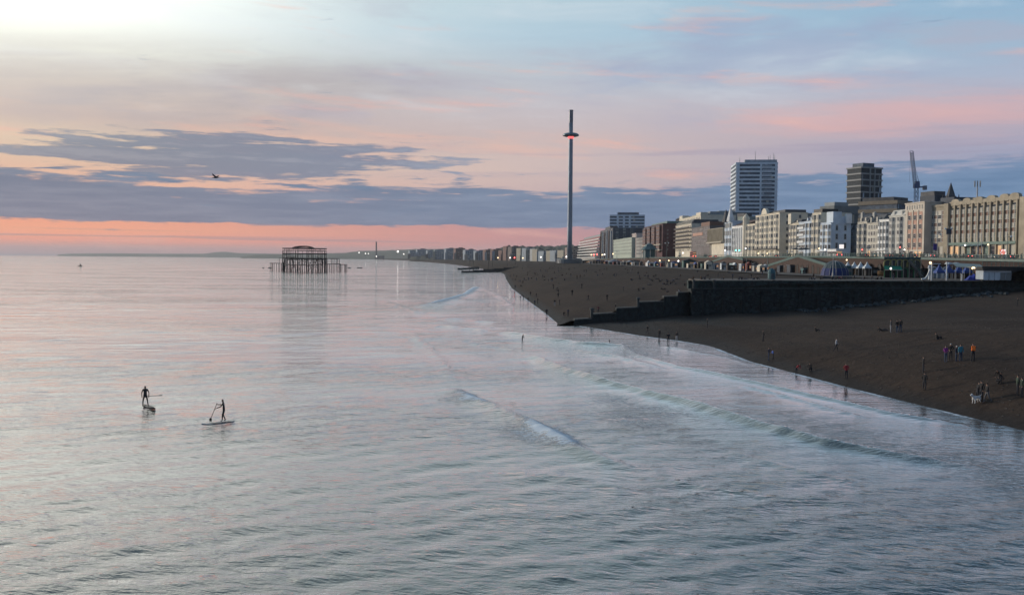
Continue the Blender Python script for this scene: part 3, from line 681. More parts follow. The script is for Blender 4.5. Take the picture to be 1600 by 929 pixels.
class Bld:
    """a house on the street front: far corner at column pl, near corner at column pr, its parapet at row yt above the near corner"""
    def __init__(s, name, label, pl, pr, yt, M, cat='building', off=0.0, depth=16, Mside=None, z0=None, Y=None):
        s.Y0, s.Y1 = (hit(pl, off), hit(pr, off)) if Y is None else Y
        s.A = (fx(s.Y0) + off, s.Y0) if Y is None else (at_y(pl, 400, Y[0]).x, Y[0]); s.B = (fx(s.Y1) + off, s.Y1) if Y is None else (at_y(pr, 400, Y[1]).x, Y[1])
        d, L = unit(s.A, s.B); s.L = L; s.d = d; s.n = Vector((d.y, -d.x, 0)); s.dep = depth
        s.C = (s.B[0] - s.n.x * depth, s.B[1] - s.n.y * depth); s.D = (s.A[0] - s.n.x * depth, s.A[1] - s.n.y * depth)
        s.z0 = road_z(s.Y1) - .3 if z0 is None else z0; s.z1 = ztop(pr, yt, s.Y1)
        s.root = empty(name, (s.B[0], s.B[1], s.z0), label, cat); s.M = M
        MB().prism([s.A, s.B, s.C, s.D], s.z0, s.z1).build('wall', M, s.root)
    def P(s, t_, out=0.0):       # a point along the front, t_ from 0 far to 1 near
        return (s.A[0] + (s.B[0] - s.A[0]) * t_ + s.n.x * out, s.A[1] + (s.B[1] - s.A[1]) * t_ + s.n.y * out)
    def band(s, name, z, h, out, M, side=True, t0=0.0, t1=1.0):
        a, b_ = s.P(t0, out), s.P(t1, out)
        if side: b2 = (b_[0] + s.d.x * out, b_[1] + s.d.y * out); c_ = (b2[0] - s.n.x * (s.dep + out), b2[1] - s.n.y * (s.dep + out)); poly = [a, b2, c_, s.P(t0, -s.dep)]
        else: poly = [a, b_, s.P(t1, -.1), s.P(t0, -.1)]
        return MB().prism(poly, z, z + h).build(name, M, s.root)
    def roof(s, kind='flat', M=None, h=2.5, inset=1.5):
        M = M or Mslate
        if kind == 'flat': s.band('cornice', s.z1 - .02, .45, .3, s.M); return
        s.band('cornice', s.z1 - .02, .4, .35, s.M)
        if kind == 'mansard':
            q = [s.P(0, -.4), s.P(1, -.4), (s.C[0], s.C[1]), (s.D[0], s.D[1])]; i = inset
            q2 = [s.P(0, -.4 - i), s.P(1, -.4 - i), (s.C[0] + s.n.x * i, s.C[1] + s.n.y * i), (s.D[0] + s.n.x * i, s.D[1] + s.n.y * i)]
            z = s.z1 + .35; b_ = MB(); b_.add([(x, y, z) for x, y in q] + [(x, y, z + h) for x, y in q2], [(4, 5, 6, 7), (0, 1, 5, 4), (1, 2, 6, 5), (2, 3, 7, 6), (3, 0, 4, 7)])
            b_.build('roof', M, s.root)
            nd = max(2, int(s.L / 5))
            for k in range(nd):
                x, y = s.P((k + .5) / nd, -.9); MB().box((x, y, z + .3), (1.1, 1.3, h * .6), rz=math.atan2(s.d.y, s.d.x)).build('dormer', s.M, s.root)
    def chimney(s, t_, inn, h=2.4, zt=None):
        x, y = s.P(t_, -inn); z = s.z1 + .2 if zt is None else zt; b_ = MB(); b_.box((x, y, z), (1.1, 2.2, h), rz=0)
        for k in range(3): b_.tube((x, y - .7 + .7 * k, z + h), (x, y - .7 + .7 * k, z + h + .5), .16, .14, 6)
        b_.build('chimney', Mgstu, s.root)
    def storeys(s, n, ground=3.8, foot=0.0):
        H = (s.z1 - s.z0 - ground) / n; return [s.z0 + ground + H * (k + .22) for k in range(n)], H
    def front(s, n, cols, w=1.2, styles='dppc', hh=.55, ground=3.8, skip=0.0, strings=True):
        zs, H = s.storeys(n, ground); windows(s.root, s.A, s.B, zs, cols, w, H * hh, styles, skip=skip)
        if strings: s.band('string_course', s.z0 + ground - .2, .25, .18, s.M)
        return zs, H
    def side(s, n, cols, w=1.1, styles='ddp', hh=.5, ground=3.8, skip=0.0):
        zs, H = s.storeys(n, ground); windows(s.root, s.B, s.C, zs, cols, w, H * hh, styles, skip=skip)
    def shop(s, n, styles='dpcw', h=2.8):
        windows(s.root, s.A, s.B, [s.z0 + .4], n, s.L / n * .7, h, styles, .4)
    def bays(s, n, floors, w=3.2, ground=3.8, styles='dppc', out=1.1):
        """canted bays with a window on each face and storey"""
        zs, H = s.storeys(floors, ground)
        for k in range(n):
            t_ = (k + .5) / n; c_ = Vector((*s.P(t_), 0)); a = c_ - s.d * w / 2; b_ = c_ + s.d * w / 2
            p1 = a + s.d * w * .25 + s.n * out; p2 = b_ - s.d * w * .25 + s.n * out
            MB().prism([(a.x, a.y), (p1.x, p1.y), (p2.x, p2.y), (b_.x, b_.y)], s.z0, s.z1 - .6).build('bay', s.M, s.root)
            for U, W_ in ((a, p1), (p1, p2), (p2, b_)):
                windows(s.root, (U.x, U.y), (W_.x, W_.y), zs, 1, (W_ - U).length * .62, H * .55, styles, .1)
    def balcony(s, z, out=1.1, M=None, t0=0.0, t1=1.0):
        s.band('balcony', z, .18, out, M or s.M, False, t0, t1)
        a, b_ = s.P(t0, out), s.P(t1, out); a2, b2 = s.P(t0, out - .08), s.P(t1, out - .08)
        MB().prism([a, b_, b2, a2], z + .18, z + 1.1).build('balustrade', M or Mblack, s.root)

def rooftop(b, t0, t1, i0, i1, h, M, name='roof_housing', zb=0.0):
    return MB().prism([b.P(t0, -i0), b.P(t1, -i0), b.P(t1, -i1), b.P(t0, -i1)], b.z1 + zb, b.z1 + zb + h).build(name, M, b.root)

# -- the long buff hotel with an arched parapet (two wings)
h1 = Bld('hotel', 'long buff concrete hotel with tall arched window strips and a scalloped parapet', 1482, 1588, 309, Mconc, off=3, depth=22)
d_, L_ = h1.d, h1.L; nb_ = 11; zs, H = h1.storeys(4, 6.6)
for k in range(nb_ + 1):
    x, y = h1.P(k / nb_, .35); MB().box((x, y, h1.z0), (.75, .8, h1.z1 - h1.z0 - .3), rz=math.atan2(d_.y, d_.x)).build('pier', Mconc, h1.root)
for k in range(nb_):
    t_ = (k + .5) / nb_; w_ = L_ / nb_ - .95
    A2, B2 = h1.P(t_ - .36 / nb_), h1.P(t_ + .36 / nb_)
    zlo, zhi = h1.z0 + 6.4, h1.z1 - 2.2; nseg = 8
    for j in range(nseg):
        z = zlo + (zhi - zlo) * j / nseg; hh = (zhi - zlo) / nseg - .06
        aL, bL, aR, bR = h1.P(t_ - .40 / nb_, .1), h1.P(t_ - .02 / nb_, .1), h1.P(t_ + .02 / nb_, .05), h1.P(t_ + .36 / nb_, .05)
        if j % 2: windows(h1.root, aL, bL, [z], 1, w_ * .46, hh, 'c', 0); windows(h1.root, aR, bR, [z], 1, w_ * .46, hh, 'gp', 0)
        else:
            MB().prism([aL, bL, (bL[0] + .2, bL[1]), (aL[0] + .2, aL[1])], z, z + hh).build('spandrel_panel', Mrust if j else Mcurt, h1.root); windows(h1.root, aR, bR, [z], 1, w_ * .46, hh, 'd' if j else 'g', 0)
    # arched head of the strip and the scallop on the parapet
    b_ = MB(); n = 8; r = w_ / 2
    prof = [(-r, 0)] + [(-r * math.cos(math.pi * i / n), r * .55 * math.sin(math.pi * i / n)) for i in range(1, n)] + [(r, 0)]
    for out in (0.1,):
        base = Vector((*h1.P(t_, out), zhi)); v = [base + d_ * a + Vector((0, 0, z)) for a, z in prof]; b_.add(v, [tuple(range(len(v)))])
    b_.build('arch_head', Mglass, h1.root)
for k in range(6):
    tm = (k * 2 + 1.0) / nb_ if k < 5 else .955; tw = .7 / nb_; b_ = MB(); n = 8
    P_ = [Vector((*h1.P(tm - tw * math.cos(math.pi * i / n), .5), h1.z1 - .5 + (.9 + 1.5 * math.sin(math.pi * i / n) ** .6))) for i in range(n + 1)]
    lo = [Vector((*h1.P(tm - tw, .5), h1.z1 - .6)), Vector((*h1.P(tm + tw, .5), h1.z1 - .6))]
    f_ = [lo[0]] + P_ + [lo[1]]; back = [p - h1.n * 1.2 for p in f_]; nn_ = len(f_)
    b_.add(f_ + back, [tuple(range(nn_)), tuple(range(2 * nn_ - 1, nn_ - 1, -1))] + [(i, nn_ + i, nn_ + (i + 1) % nn_, (i + 1) % nn_) for i in range(nn_)])
    b_.build('parapet_arch', Mconc, h1.root)
h1.band('parapet', h1.z1 - .3, 1.2, .45, Mconc, False); h1.band('fascia', h1.z0 + 5.2, 1.0, .9, Mgrn, False, .0, 1)
for k in range(11):
    a, b_ = h1.P(k / 11 + .012, .15), h1.P((k + 1) / 11 - .012, .15); st_ = 'wwcgdrgdwcc'[k]
    windows(h1.root, a, b_, [h1.z0 + 1.6], 1, L_ / 11 - 1.2, 3.2, st_, 0); windows(h1.root, a, b_, [h1.z0 + .15], 1, L_ / 11 - 1.2, 1.2, 'd', 0)
for k in range(4):
    t_ = .27 + k * .085; c_ = Vector((*h1.P(t_), 0)); a, b_ = c_ - d_ * 1.5, c_ + d_ * 1.5; z = h1.z0 + 5.0; o_ = h1.n * 2.4
    q = MB(); q.add([(a.x, a.y, z + .9), (b_.x, b_.y, z + .9), (b_.x + o_.x, b_.y + o_.y, z - .2), (a.x + o_.x, a.y + o_.y, z - .2), (a.x, a.y, z - .3), (b_.x, b_.y, z - .3)],
                 [(0, 1, 2, 3), (0, 3, 4), (1, 5, 2), (3, 2, 5, 4)]); q.build('awning', mat('awning_green', (.18, .26, .27), .7), h1.root)
hr = Bld('hotel', 'buff concrete hotel wing with a broad blank pier cut by the right edge', 1589, 1690, 302, Mconc, off=2.4, depth=22)
windows(hr.root, hr.P(.25), hr.P(1), [hr.z0 + 6.5 + 3.4 * k for k in range(4)], 8, 1.2, 2.2, 'dcr')
windows(hr.root, hr.P(.05), hr.P(1), [hr.z0 + .4], 6, 3, 4.4, 'dd'); rooftop(hr, 0, .15, 0, 2, 1.0, Mconc, 'parapet')
hl = Bld('hotel', 'buff concrete wing with three window strips left of the scalloped hotel front', 1449, 1481.6, 321, Mconc, off=3, depth=22)
for k in range(4):
    a, b_ = hl.P(.04 + .2 * k), hl.P(.2 + .2 * k)
    for j in range(8):
        z = hl.z0 + 6.4 + (hl.z1 - hl.z0 - 8.2) * j / 8; windows(hl.root, a, b_, [z], 1, 2.1, 1.5, 'cccr'[k % 4] + '' if j % 2 else 'dr'[k % 2], 0)
x, y = hl.P(.93, .5); MB().box((x, y, hl.z0), (2.6, 1.6, hl.z1 - hl.z0 + .8), rz=math.atan2(hl.d.y, hl.d.x)).build('pier', Mconc, hl.root)
hl.band('parapet', hl.z1 - .2, .9, .3, Mconc); windows(hl.root, hl.P(.02), hl.P(.8), [hl.z0 + .3], 3, 3.6, 4.2, 'cdc')
rooftop(hl, .1, .75, 4, 14, 3.6, Mnavy); rooftop(h1, .02, .12, 8, 14, 2.6, Mconc)

b2 = Bld('office_block', 'cream block with three pink panelled window strips beside the buff hotel', 1411.5, 1441.5, 316, wallmat('pale_limestone', (.55, .50, .43)), off=0, depth=18, Mside=Mgstu)
zs, H = b2.storeys(4, 3.6)
for k in range(3):
    t0, t1 = .17 + .28 * k, .35 + .28 * k; MB().prism([b2.P(t0, .06), b2.P(t1, .06), b2.P(t1, -.1), b2.P(t0, -.1)], b2.z0 + 3.4, b2.z1 - 3.4).build('panel_strip', Mpink, b2.root)
    windows(b2.root, b2.P(t0, .07), b2.P(t1, .07), [z * .8 + (b2.z0 + 3.6) * .2 for z in zs], 1, 1.9, 1.7, 'd', 0)
    MB().prism([b2.P(t0 - .03, .3), b2.P(t0, .3), b2.P(t0, -.1), b2.P(t0 - .03, -.1)], b2.z0 + 3.4, b2.z1 - 2.8).build('pilaster', b2.M, b2.root)
windows(b2.root, b2.A, b2.B, [b2.z1 - 2.2], 7, .5, 1.5, 'c'); windows(b2.root, b2.A, b2.B, [b2.z0 + .4], 4, 2.4, 2.4, 'cdwd'); b2.roof('flat')
b3 = Bld('terraced_house', 'tall grey-white seafront house with mansard roof beside the pink panelled block', 1387, 1411.3, 336, Mgstu if False else wallmat('offwhite_render', (.5, .5, .47)), 'house')
b3.bays(2, 5, 4.2); b3.roof('mansard', b3.M, 2.2); b3.shop(4)
b4 = Bld('terraced_house', 'white bow fronted seafront house with plain ribbed front between taller houses', 1372, 1386.8, 343.5, Mwstu, 'house')
b4.bays(3, 4, 3.0, styles='p'); b4.roof('flat'); b4.shop(3); b4.band('canopy', b4.z0 + 3.2, .3, 2.0, Mwhite, False)
b5 = Bld('terraced_house', 'cream seafront house under a big slate roof with end chimney', 1353, 1371.8, 348.5, wallmat('cream_grey_stucco', (.52, .50, .44)), 'house')
b5.front(4, 4, 1.3); b5.roof('mansard', Mslate, 3.6, 3); b5.chimney(.05, 3, 5.0); b5.shop(3)
b6 = Bld('terraced_house', 'cream corner house with dormer windows left of the big slate roof', 1338.5, 1352.8, 347, wallmat('cream_grey_stucco', (.52, .50, .44)), 'house')
b6.bays(2, 4, 3.6); b6.roof('mansard', Mslate, 2.4); b6.chimney(0.03, 2, 4.5); b6.shop(2)
# side street and the glass block behind
bs = Bld('house', 'dark slate roofed house set back in the side street by the white corner hotel', 1322, 1338, 360, wallmat('blue_grey_render', (.28, .32, .36)), 'house', off=14, depth=10); bs.front(3, 3, 1.1); bs.roof('mansard', Mslate, 3.4)  # dark blue-grey walls for the set-back house
b7 = Bld('hotel', 'white corner hotel with a windowed side wall and stepped roof pavilions', 1281, 1296.5, 348.5, Mbstu, 'hotel', depth=10.5)
b7.bays(2, 4, 5.4); b7.side(3, 2, 1.2, 'd', .6); b7.roof('flat'); rooftop(b7, .35, 1, 1, 5.5, 5.6, Mbstu, 'pavilion'); rooftop(b7, .1, .9, 6, 10, 3.4, Mbstu, 'pavilion')
x, y = b7.P(1, -9); MB().box((x, y, b7.z1), (2.6, 2.6, 4.6)).build('turret', Mwstu, b7.root); b7.side(1, 2, 1.0, 'd', .2, ground=15)
windows(b7.root, b7.A, b7.B, [b7.z0 + .4], 4, 4.0, 2.6, 'w'); b7.band('cafe_awning', b7.z0 + 3.1, .3, 3.0, Mwhite, False)
b8 = Bld('terraced_house', 'tall narrow white house with a black flat roof box above its neighbours', 1267.5, 1280.8, 333, Mwstu if False else Mcream, 'house'); b8.bays(2, 5, 4.4); b8.roof('flat'); rooftop(b8, 0, 1, .5, 9, 2.2, Mblack); b8.shop(3)
b9 = Bld('terraced_house', 'bluish white terrace house left of the tall black topped one', 1256, 1267.3, 346, Mbstu, 'house'); b9.bays(2, 4, 4.2); b9.roof('mansard', Mslate, 2.4); b9.shop(3); rooftop(b9, .0, .3, -.3, .4, -.01 + .3, Mpink)
b10 = Bld('terraced_house', 'pale blue balconied house with bands beside narrow white houses', 1246.5, 1255.8, 347.5, Mbstu, 'house'); b10.front(4, 4, 1.5, 'pd'); b10.roof('flat'); b10.shop(3)
for z in b10.storeys(4)[0]: b10.balcony(z - .5, 1.0, Mwhite)
b11 = Bld('terraced_house', 'narrow cream house right against the big cream gabled hotel', 1233, 1246.3, 349, Mcream, 'house'); b11.bays(3, 4, 4.0); b11.roof('mansard', Mslate, 1.8); b11.shop(3)
x, y = b11.P(0.03, -1); MB().box((x, y, b11.z1), (3.2, 5, 5.5)).build('tower_bay', Mcream, b11.root)
b12 = Bld('hotel', 'large cream hotel with a round gable and plain six storey side wall', 1179, 1216, 332.5, Mcream, 'hotel', depth=15.5)
b12.bays(5, 6, 5.4, styles='dpc'); b12.side(6, 2, 1.3, 'd', .5); b12.roof('flat'); b12.balcony(b12.z0 + 4.2, 1.6); rooftop(b12, 0, 1, 3, 14, 1.9, Mslate)
tm = .38; b_ = MB(); n = 10; r = 5.2; cen = Vector((*b12.P(tm, .3), b12.z1)); f_ = [cen + b12.d * (-r * math.cos(math.pi * i / n)) + Vector((0, 0, r * .75 * math.sin(math.pi * i / n))) for i in range(n + 1)]
bk = [p - b12.n * 1.5 for p in f_]; k = len(f_); b_.add(f_ + bk, [tuple(range(k)), tuple(range(2 * k - 1, k - 1, -1))] + [(i, k + i, k + i + 1, i + 1) for i in range(k - 1)]); b_.build('gable', Mcream, b12.root)
b13 = Bld('terraced_house', 'cream house with a small domed corner turret left of the gabled hotel', 1162.5, 1178.8, 350, Mcream, 'house'); b13.bays(3, 4, 5.0); b13.roof('flat'); b13.shop(4)
x, y = b13.P(.12, .2); q = MB(); q.lathe([(2.0, 0), (2.0, b13.z1 - b13.z0 + 3.4), (2.3, b13.z1 - b13.z0 + 3.6), (1.9, b13.z1 - b13.z0 + 5), (.9, b13.z1 - b13.z0 + 6.2), (.1, b13.z1 - b13.z0 + 7.2)], (x, y, b13.z0), 10); q.build('turret', Mcream, b13.root)
b14 = Bld('house', 'bluish white pilastered building under a brown pitched roof', 1142.5, 1162.3, 352.5, Mwstu, 'building', depth=18)
for k in range(7): x, y = b14.P((k + .3) / 7, .3); MB().box((x, y, b14.z0 + 3.5), (.9, .7, b14.z1 - b14.z0 - 4.6), rz=math.atan2(b14.d.y, b14.d.x)).build('pilaster', Mwhite, b14.root)
b14.front(4, 6, 2.2, 'ddr'); q = MB(); a, b_, c_, e_ = b14.A, b14.B, b14.C, b14.D; rz_ = b14.z1 + 4.2
q.add([(*a, b14.z1 + .4), (*b_, b14.z1 + .4), (*c_, b14.z1 + .4), (*e_, b14.z1 + .4), (*b14.P(0, -9), rz_), (*b14.P(1, -9), rz_)], [(0, 1, 5, 4), (2, 3, 4, 5), (1, 2, 5), (3, 0, 4)]); q.build('roof', mat('brown_tiles', (.12, .075, .06), .8, var=.3), b14.root); b14.roof('flat')
b15 = Bld('house', 'tall narrow white gothic fronted house with pointed gables', 1131.5, 1142.3, 345.5, Mbstu, 'building'); b15.bays(2, 4, 6.0); b15.roof('flat'); b15.shop(3)
for t_, hh in ((.2, 8.5), (.85, 10.5)):
    x, y = b15.P(t_, .5); q = MB(); q.lathe([(2.6, 0), (2.2, 2.2), (.1, hh)], (x, y, b15.z1 - .2), 6); q.build('spire', Mwstu if t_ > .5 else Mslate, b15.root)
b16 = Bld('concert_hall', 'big windowless concrete hall with a ribbed upper box and cream entrance wall', 1107.5, 1131.3, 355.5, wallmat('hall_concrete', (.20, .19, .17), .2), 'hall', depth=40)
b16.band('ribbed_fascia', b16.z1 - 9, 9.2, 1.6, wallmat('hall_ribs', (.34, .31, .25)), False, 0, 1); b16.band('ledge', b16.z1 - 9.9, .8, 2.6, Mpale, False); b16.band('entrance_wall', b16.z0, 13.5, .5, Mcream, False, .2, 1.0)
for k in range(16): x, y = b16.P((k + .5) / 16, 1.7); MB().box((x, y, b16.z1 - 8.8), (.35, .5, 8.6), rz=math.atan2(b16.d.y, b16.d.x)).build('rib', Mconc, b16.root)
b17 = Bld('hotel', 'brown grey stepped block with a red sign strip next to the concrete hall', 1079, 1107.3, 353, wallmat('brown_grey_cladding', (.17, .155, .16), .2), 'building', depth=34)
b17.front(5, 14, 3.6, 'dd', .3, 8, .3); b17.band('sign_strip', b17.z0 + 16.5, 2.2, .3, Mpink, False, .1, .65); b17.roof('flat'); rooftop(b17, .55, 1.0, .0, 10, 3.2, Mrust, 'roof_housing')
b17b = Bld('hotel', 'grand cream hotel with tall corner pavilions rising above the brown stepped block', 1060, 1093, 336, Mcream, 'hotel', off=22, depth=30)
b17b.front(7, 14, 2.0, 'ddp', .5, 6); b17b.roof('flat'); rooftop(b17b, .0, .15, 0, 6, 3.2, Mcream, 'pavilion'); rooftop(b17b, .8, 1, 0, 6, 2.6, Mcream, 'pavilion'); rooftop(b17b, .2, 1, 8, 20, 3.2, Mlead)
for z in b17b.storeys(7, 6)[0][::2]: b17b.balcony(z - .6, 1.4)
bg1 = Bld('office_block', 'flat grey glass block rising behind the concrete hall', 1093, 1126, 343, wallmat('blue_grey_cladding', (.22, .27, .30)), 'building', off=45, depth=30); bg1.front(6, 12, 2.4, 'p', .6); rooftop(bg1, .0, 1, 3, 20, 6.5, wallmat('grey_slab', (.16, .18, .19)))
rooftop(bg1, .0, .7, 3.5, 18, 9.0, Mlead)
b18 = Bld('hotel', 'cream hotel front with stacked dark balconies beside the dark red block', 1054.5, 1078.8, 349.5, Mcream, 'hotel', depth=22)
b18.front(7, 12, 2.0, 'dpc', .5, 5); b18.roof('mansard', Mslate, 3.0); [b18.balcony(z - .7, 1.8, Mblack) for z in b18.storeys(7, 5)[0][1:]]
b18b = Bld('house', 'slate domed building peeping out behind the balconied cream hotel', 1053, 1066, 343.5, Mslate, 'building', off=25, depth=20); b18b.roof('mansard', Mslate, 3)
b19 = Bld('hotel', 'dark red brick hotel with tall bays, white bands and a plain dark end wall', 1005, 1034, 349.5, Mdkred, 'hotel', depth=32)
zs, H = b19.storeys(7, 7)
for k in range(4):
    t0, t1 = .03 + .25 * k, .20 + .25 * k; MB().prism([b19.P(t0), b19.P(t0, 2), b19.P(t1, 2), b19.P(t1)], b19.z0 + 6, b19.z1 - 2.5 + 1.5 * (k % 2)).build('bay', Mbrown, b19.root)
    windows(b19.root, b19.P(t0, 2), b19.P(t1, 2), zs, 4, 2.4, H * .5, 'dddp')
b19.band('white_band', b19.z0 + 12.2, .9, 2.4, Mpale, False); b19.band('white_band', b19.z0 + 7.2, .9, 2.6, Mpale, False); b19.roof('flat'); rooftop(b19, .1, .9, 6, 24, 3.0, mat('copper_roof', (.12, .20, .20), .6)); b19.side(7, 4, 1.0, 'd', .3, 7, .5)
b20 = Bld('apartment_block', 'pale green stucco block in front of the white towers', 957.5, 986, 371, wallmat('pale_green_stucco', (.40, .46, .40)), 'building', depth=30); b20.front(5, 16, 2.4, 'ddp', .5, 5); b20.roof('flat'); b20.side(5, 3)
b20b = Bld('apartment_block', 'dark glazed block standing between the pale green block and white tower', 962, 986, 355.5, Mnavy, 'building', off=32, depth=28); b20b.front(8, 8, 4, 'dd', .6)
b20c = Bld('apartment_block', 'slim white and pink ribbed tower left of the dark red hotel', 986.3, 993, 364.5, wallmat('pinkish_white', (.5, .44, .42)), 'building', off=4, depth=14); b20c.front(8, 3, 4, 'dr', .6); b20c.roof('flat')
b20d = Bld('apartment_block', 'low grey and white block squeezed between slim tower and dark red hotel', 993.3, 1004.6, 371, Mgstu, 'building', depth=26); b20d.front(5, 8, 2.4, 'ddp'); b20d.roof('flat')
b22 = Bld('apartment_block', 'dark navy glass tower pair left of the white slab block', 937, 956.5, 355.5, Mnavy, 'tower', depth=30)
for k in range(6): x, y = b22.P((k + .5) / 6, .6); MB().box((x, y, b22.z0), (2.0, 1.5, b22.z1 - b22.z0 - 2 - (k % 3)), rz=math.atan2(b22.d.y, b22.d.x)).build('pier', Mtowp if k % 2 else Mbrown, b22.root)
b22.front(10, 5, 6, 'dp', .4); b22.side(10, 3, 3, 'dp', .5); rooftop(b22, .3, .7, 2, 12, 3.5, Mslate)
b23 = Bld('apartment_block', 'white stepped balconied apartment block close right of the observation tower', 905.5, 936.5, 369, Mwstu, 'apartments', depth=40)
zs, H = b23.storeys(7, 4)
for i, z in enumerate(zs): b23.band('balcony', z - .8, 1.3, 2.0 + (6 - i) * .8, Mwstu, False); b23.band('window_band', z + .5, H - 1.4, .4, Mglass, True)
rooftop(b23, .1, 1, 4, 20, 4, Mlead)

# -- towers standing behind the front, faces squared to the street grid
def tower(name, label, pl, pr, yt, Y, floors, M, Mb, side=.18, zb=12.0, cat='tower block', rot=8.0, bf=.45):
    a, c_ = at_y(pl, yt, Y), at_y(pr, yt, Y); w = (c_.x - a.x); z1 = a.z; r = R(rot); cx = (a.x + c_.x) / 2
    root = empty(name, (cx, Y, zb), label, cat); ang = r
    side = min(.9, side); sg = 1 if ang > 0 else -1; ca, sa = math.cos(abs(ang)), math.sin(abs(ang)); wf = w * (1 - side) / ca; dp = max(8.0, min(w * side / max(sa, .02), 45.0)); wf = (w - dp * sa) / ca
    # turned so that the face and one flank together span the width
    mx_ = 0.0
    raw = lambda x, y: (cx + (x * math.cos(ang) - y * math.sin(ang)), Y + x * math.sin(ang) + y * math.cos(ang) + wf / 2 * sa)
    for _ in range(6):
        cols_ = [project((*raw(x, y), z1))[0] for x, y in ((-wf / 2, 0), (wf / 2, 0), (wf / 2, dp), (-wf / 2, dp))]; k_ = (pr - pl) / (max(cols_) - min(cols_)); wf *= k_; dp *= k_
        cols_ = [project((*raw(x, y), z1))[0] for x, y in ((-wf / 2, 0), (wf / 2, 0), (wf / 2, dp), (-wf / 2, dp))]; cx += (pl - min(cols_)) * Y / F
    def pt(x, y): return (cx - mx_ + (x * math.cos(ang) - y * math.sin(ang)), Y + x * math.sin(ang) + y * math.cos(ang) + wf / 2 * sa)
    core = [pt(-wf / 2, 0), pt(wf / 2, 0), pt(wf / 2, dp), pt(-wf / 2, dp)]
    MB().prism(core, zb, z1).build('wall', Mb, root)
    Hf = (z1 - zb) / floors
    for k in range(floors):
        z = zb + Hf * k; o_ = .5
        q = [pt(-wf / 2 - o_, -o_), pt(wf / 2 + o_, -o_), pt(wf / 2 + o_, dp + o_), pt(-wf / 2 - o_, dp + o_)]
        MB().prism(q, z + Hf * (1 - bf), z + Hf).build('floor_band', M, root)
        if k > 1:
            for j in range(4):
                if rnd.random() < .5: x0 = -wf / 2 + wf * rnd.random() * .9; MB().prism([pt(x0, -.2), pt(x0 + wf * .06, -.2), pt(x0 + wf * .06, .1), pt(x0, .1)], z + .02, z + Hf * (.97 - bf)).build('window', rnd.choice([Mgls2, Mgls2, Mcurt, Mtowp]), root)
    return root, pt, wf, dp, z1
root, pt, wf, dp, z1 = tower('tower_block', 'tallest pale blue-white residential tower above the cream seafront hotels', 1142.5, 1215, 253, 960, 24, Mtow, Mtowd, .1, 15, rot=-6)
for x0, x1 in ((-.5, -.42), (.08, .12), (.44, .5)): MB().prism([pt(wf * x0, -.9), pt(wf * x1, -.9), pt(wf * x1, 0), pt(wf * x0, 0)], 15, z1).build('pier', Mtow, root)
for k in range(22): MB().prism([pt(wf * .14, -1.6), pt(wf * .36, -1.6), pt(wf * .36, 0), pt(wf * .14, 0)], 20 + k * 4.15, 21.3 + k * 4.15).build('balcony', Mtowp, root)
MB().prism([pt(-wf * .28, 3), pt(wf * .5, 3), pt(wf * .5, 14), pt(-wf * .28, 14)], z1, z1 + 3.0).build('roof_housing', Mtowp, root)
for x0, hh in ((-.02, 9), (.3, 4), (.34, 5), (.42, 7), (.45, 5), (-.4, 3)): a = pt(wf * x0, 6); MB().tube((*a, z1), (*a, z1 + 3 + hh), .35, .15, 5).build('antenna', Mgrey, root)
root, pt, wf, dp, z1 = tower('tower_block', 'dark banded residential tower with a roof box above the brown office block', 1324, 1378, 260, 600, 15, mat('tower_cream_band', (.30, .31, .31), .8), mat('dark_tower', (.04, .05, .06), .8, var=.3), .24, 15, rot=24, bf=.24)
MB().prism([pt(-wf * .25, 3), pt(wf * .3, 3), pt(wf * .3, 12), pt(-wf * .25, 12)], z1, z1 + 2.8).build('roof_housing', Mtowd, root)
for x0 in (-.1, .12): MB().prism([pt(wf * x0, -.8), pt(wf * x0 + .5, -.8), pt(wf * x0 + .5, 0), pt(wf * x0, 0)], 15, z1).build('pier', Mgrey, root)
root, pt, wf, dp, z1 = tower('tower_block', 'white banded slab block standing behind the pale green stucco block', 953, 1007, 335, 1330, 14, Mtow, Mtowd, .15, 14, rot=-8)
MB().prism([pt(-wf * .28, 2), pt(wf * .34, 2), pt(wf * .34, 12), pt(-wf * .28, 12)], z1, z1 + 3.4).build('roof_housing', Mtowd, root)
for x0 in (-.3, -.12, .05): MB().prism([pt(wf * x0, -1), pt(wf * (x0 + .06), -1), pt(wf * (x0 + .06), 0), pt(wf * x0, 0)], 14, z1).build('pier', Mtow, root)
root, pt, wf, dp, z1 = tower('office_block', 'brown office block with a concrete window band below the dark tower', 1343, 1424, 312, 520, 7, wallmat('office_brown', (.22, .19, .15)), Mtowd, .55, 15, 'office block', rot=38)
MB().prism([pt(-wf * .5, 2), pt(wf * .5, 2), pt(wf * .5, dp - 2), pt(-wf * .5, dp - 2)], z1, z1 + 1.9).build('roof_housing', Mslate, root)
for i, (pl, pr, yt, Y, M, lab, M2) in enumerate(((1283, 1342, 321, 560, wallmat('grey_office', (.17, .19, .20)), 'long grey office roof with a buff plant box above the white corner hotel', Mlead),
        (1222, 1275, 332, 640, wallmat('pale_grey_wall', (.26, .29, .30)), 'plain grey blank-walled block behind the narrow white terrace', Mslate),
        (1440, 1492, 305, 470, Mnavy, 'dark plant room building on the skyline left of the slate spire', Mslate),
        (1154, 1184, 338, 640, wallmat('grey_green_wall', (.24, .28, .26)), 'grey green block between the domed turret and gabled hotel', Mslate))):
    root, pt, wf, dp, z1 = tower('office_block', lab, pl, pr, yt, Y, 3, M, M, .2, 14, 'building', 20)
    MB().prism([pt(-wf * .45, 1), pt(wf * .1, 1), pt(wf * .1, 10), pt(-wf * .45, 10)], z1, z1 + 2.2).build('roof_housing', M2, root)

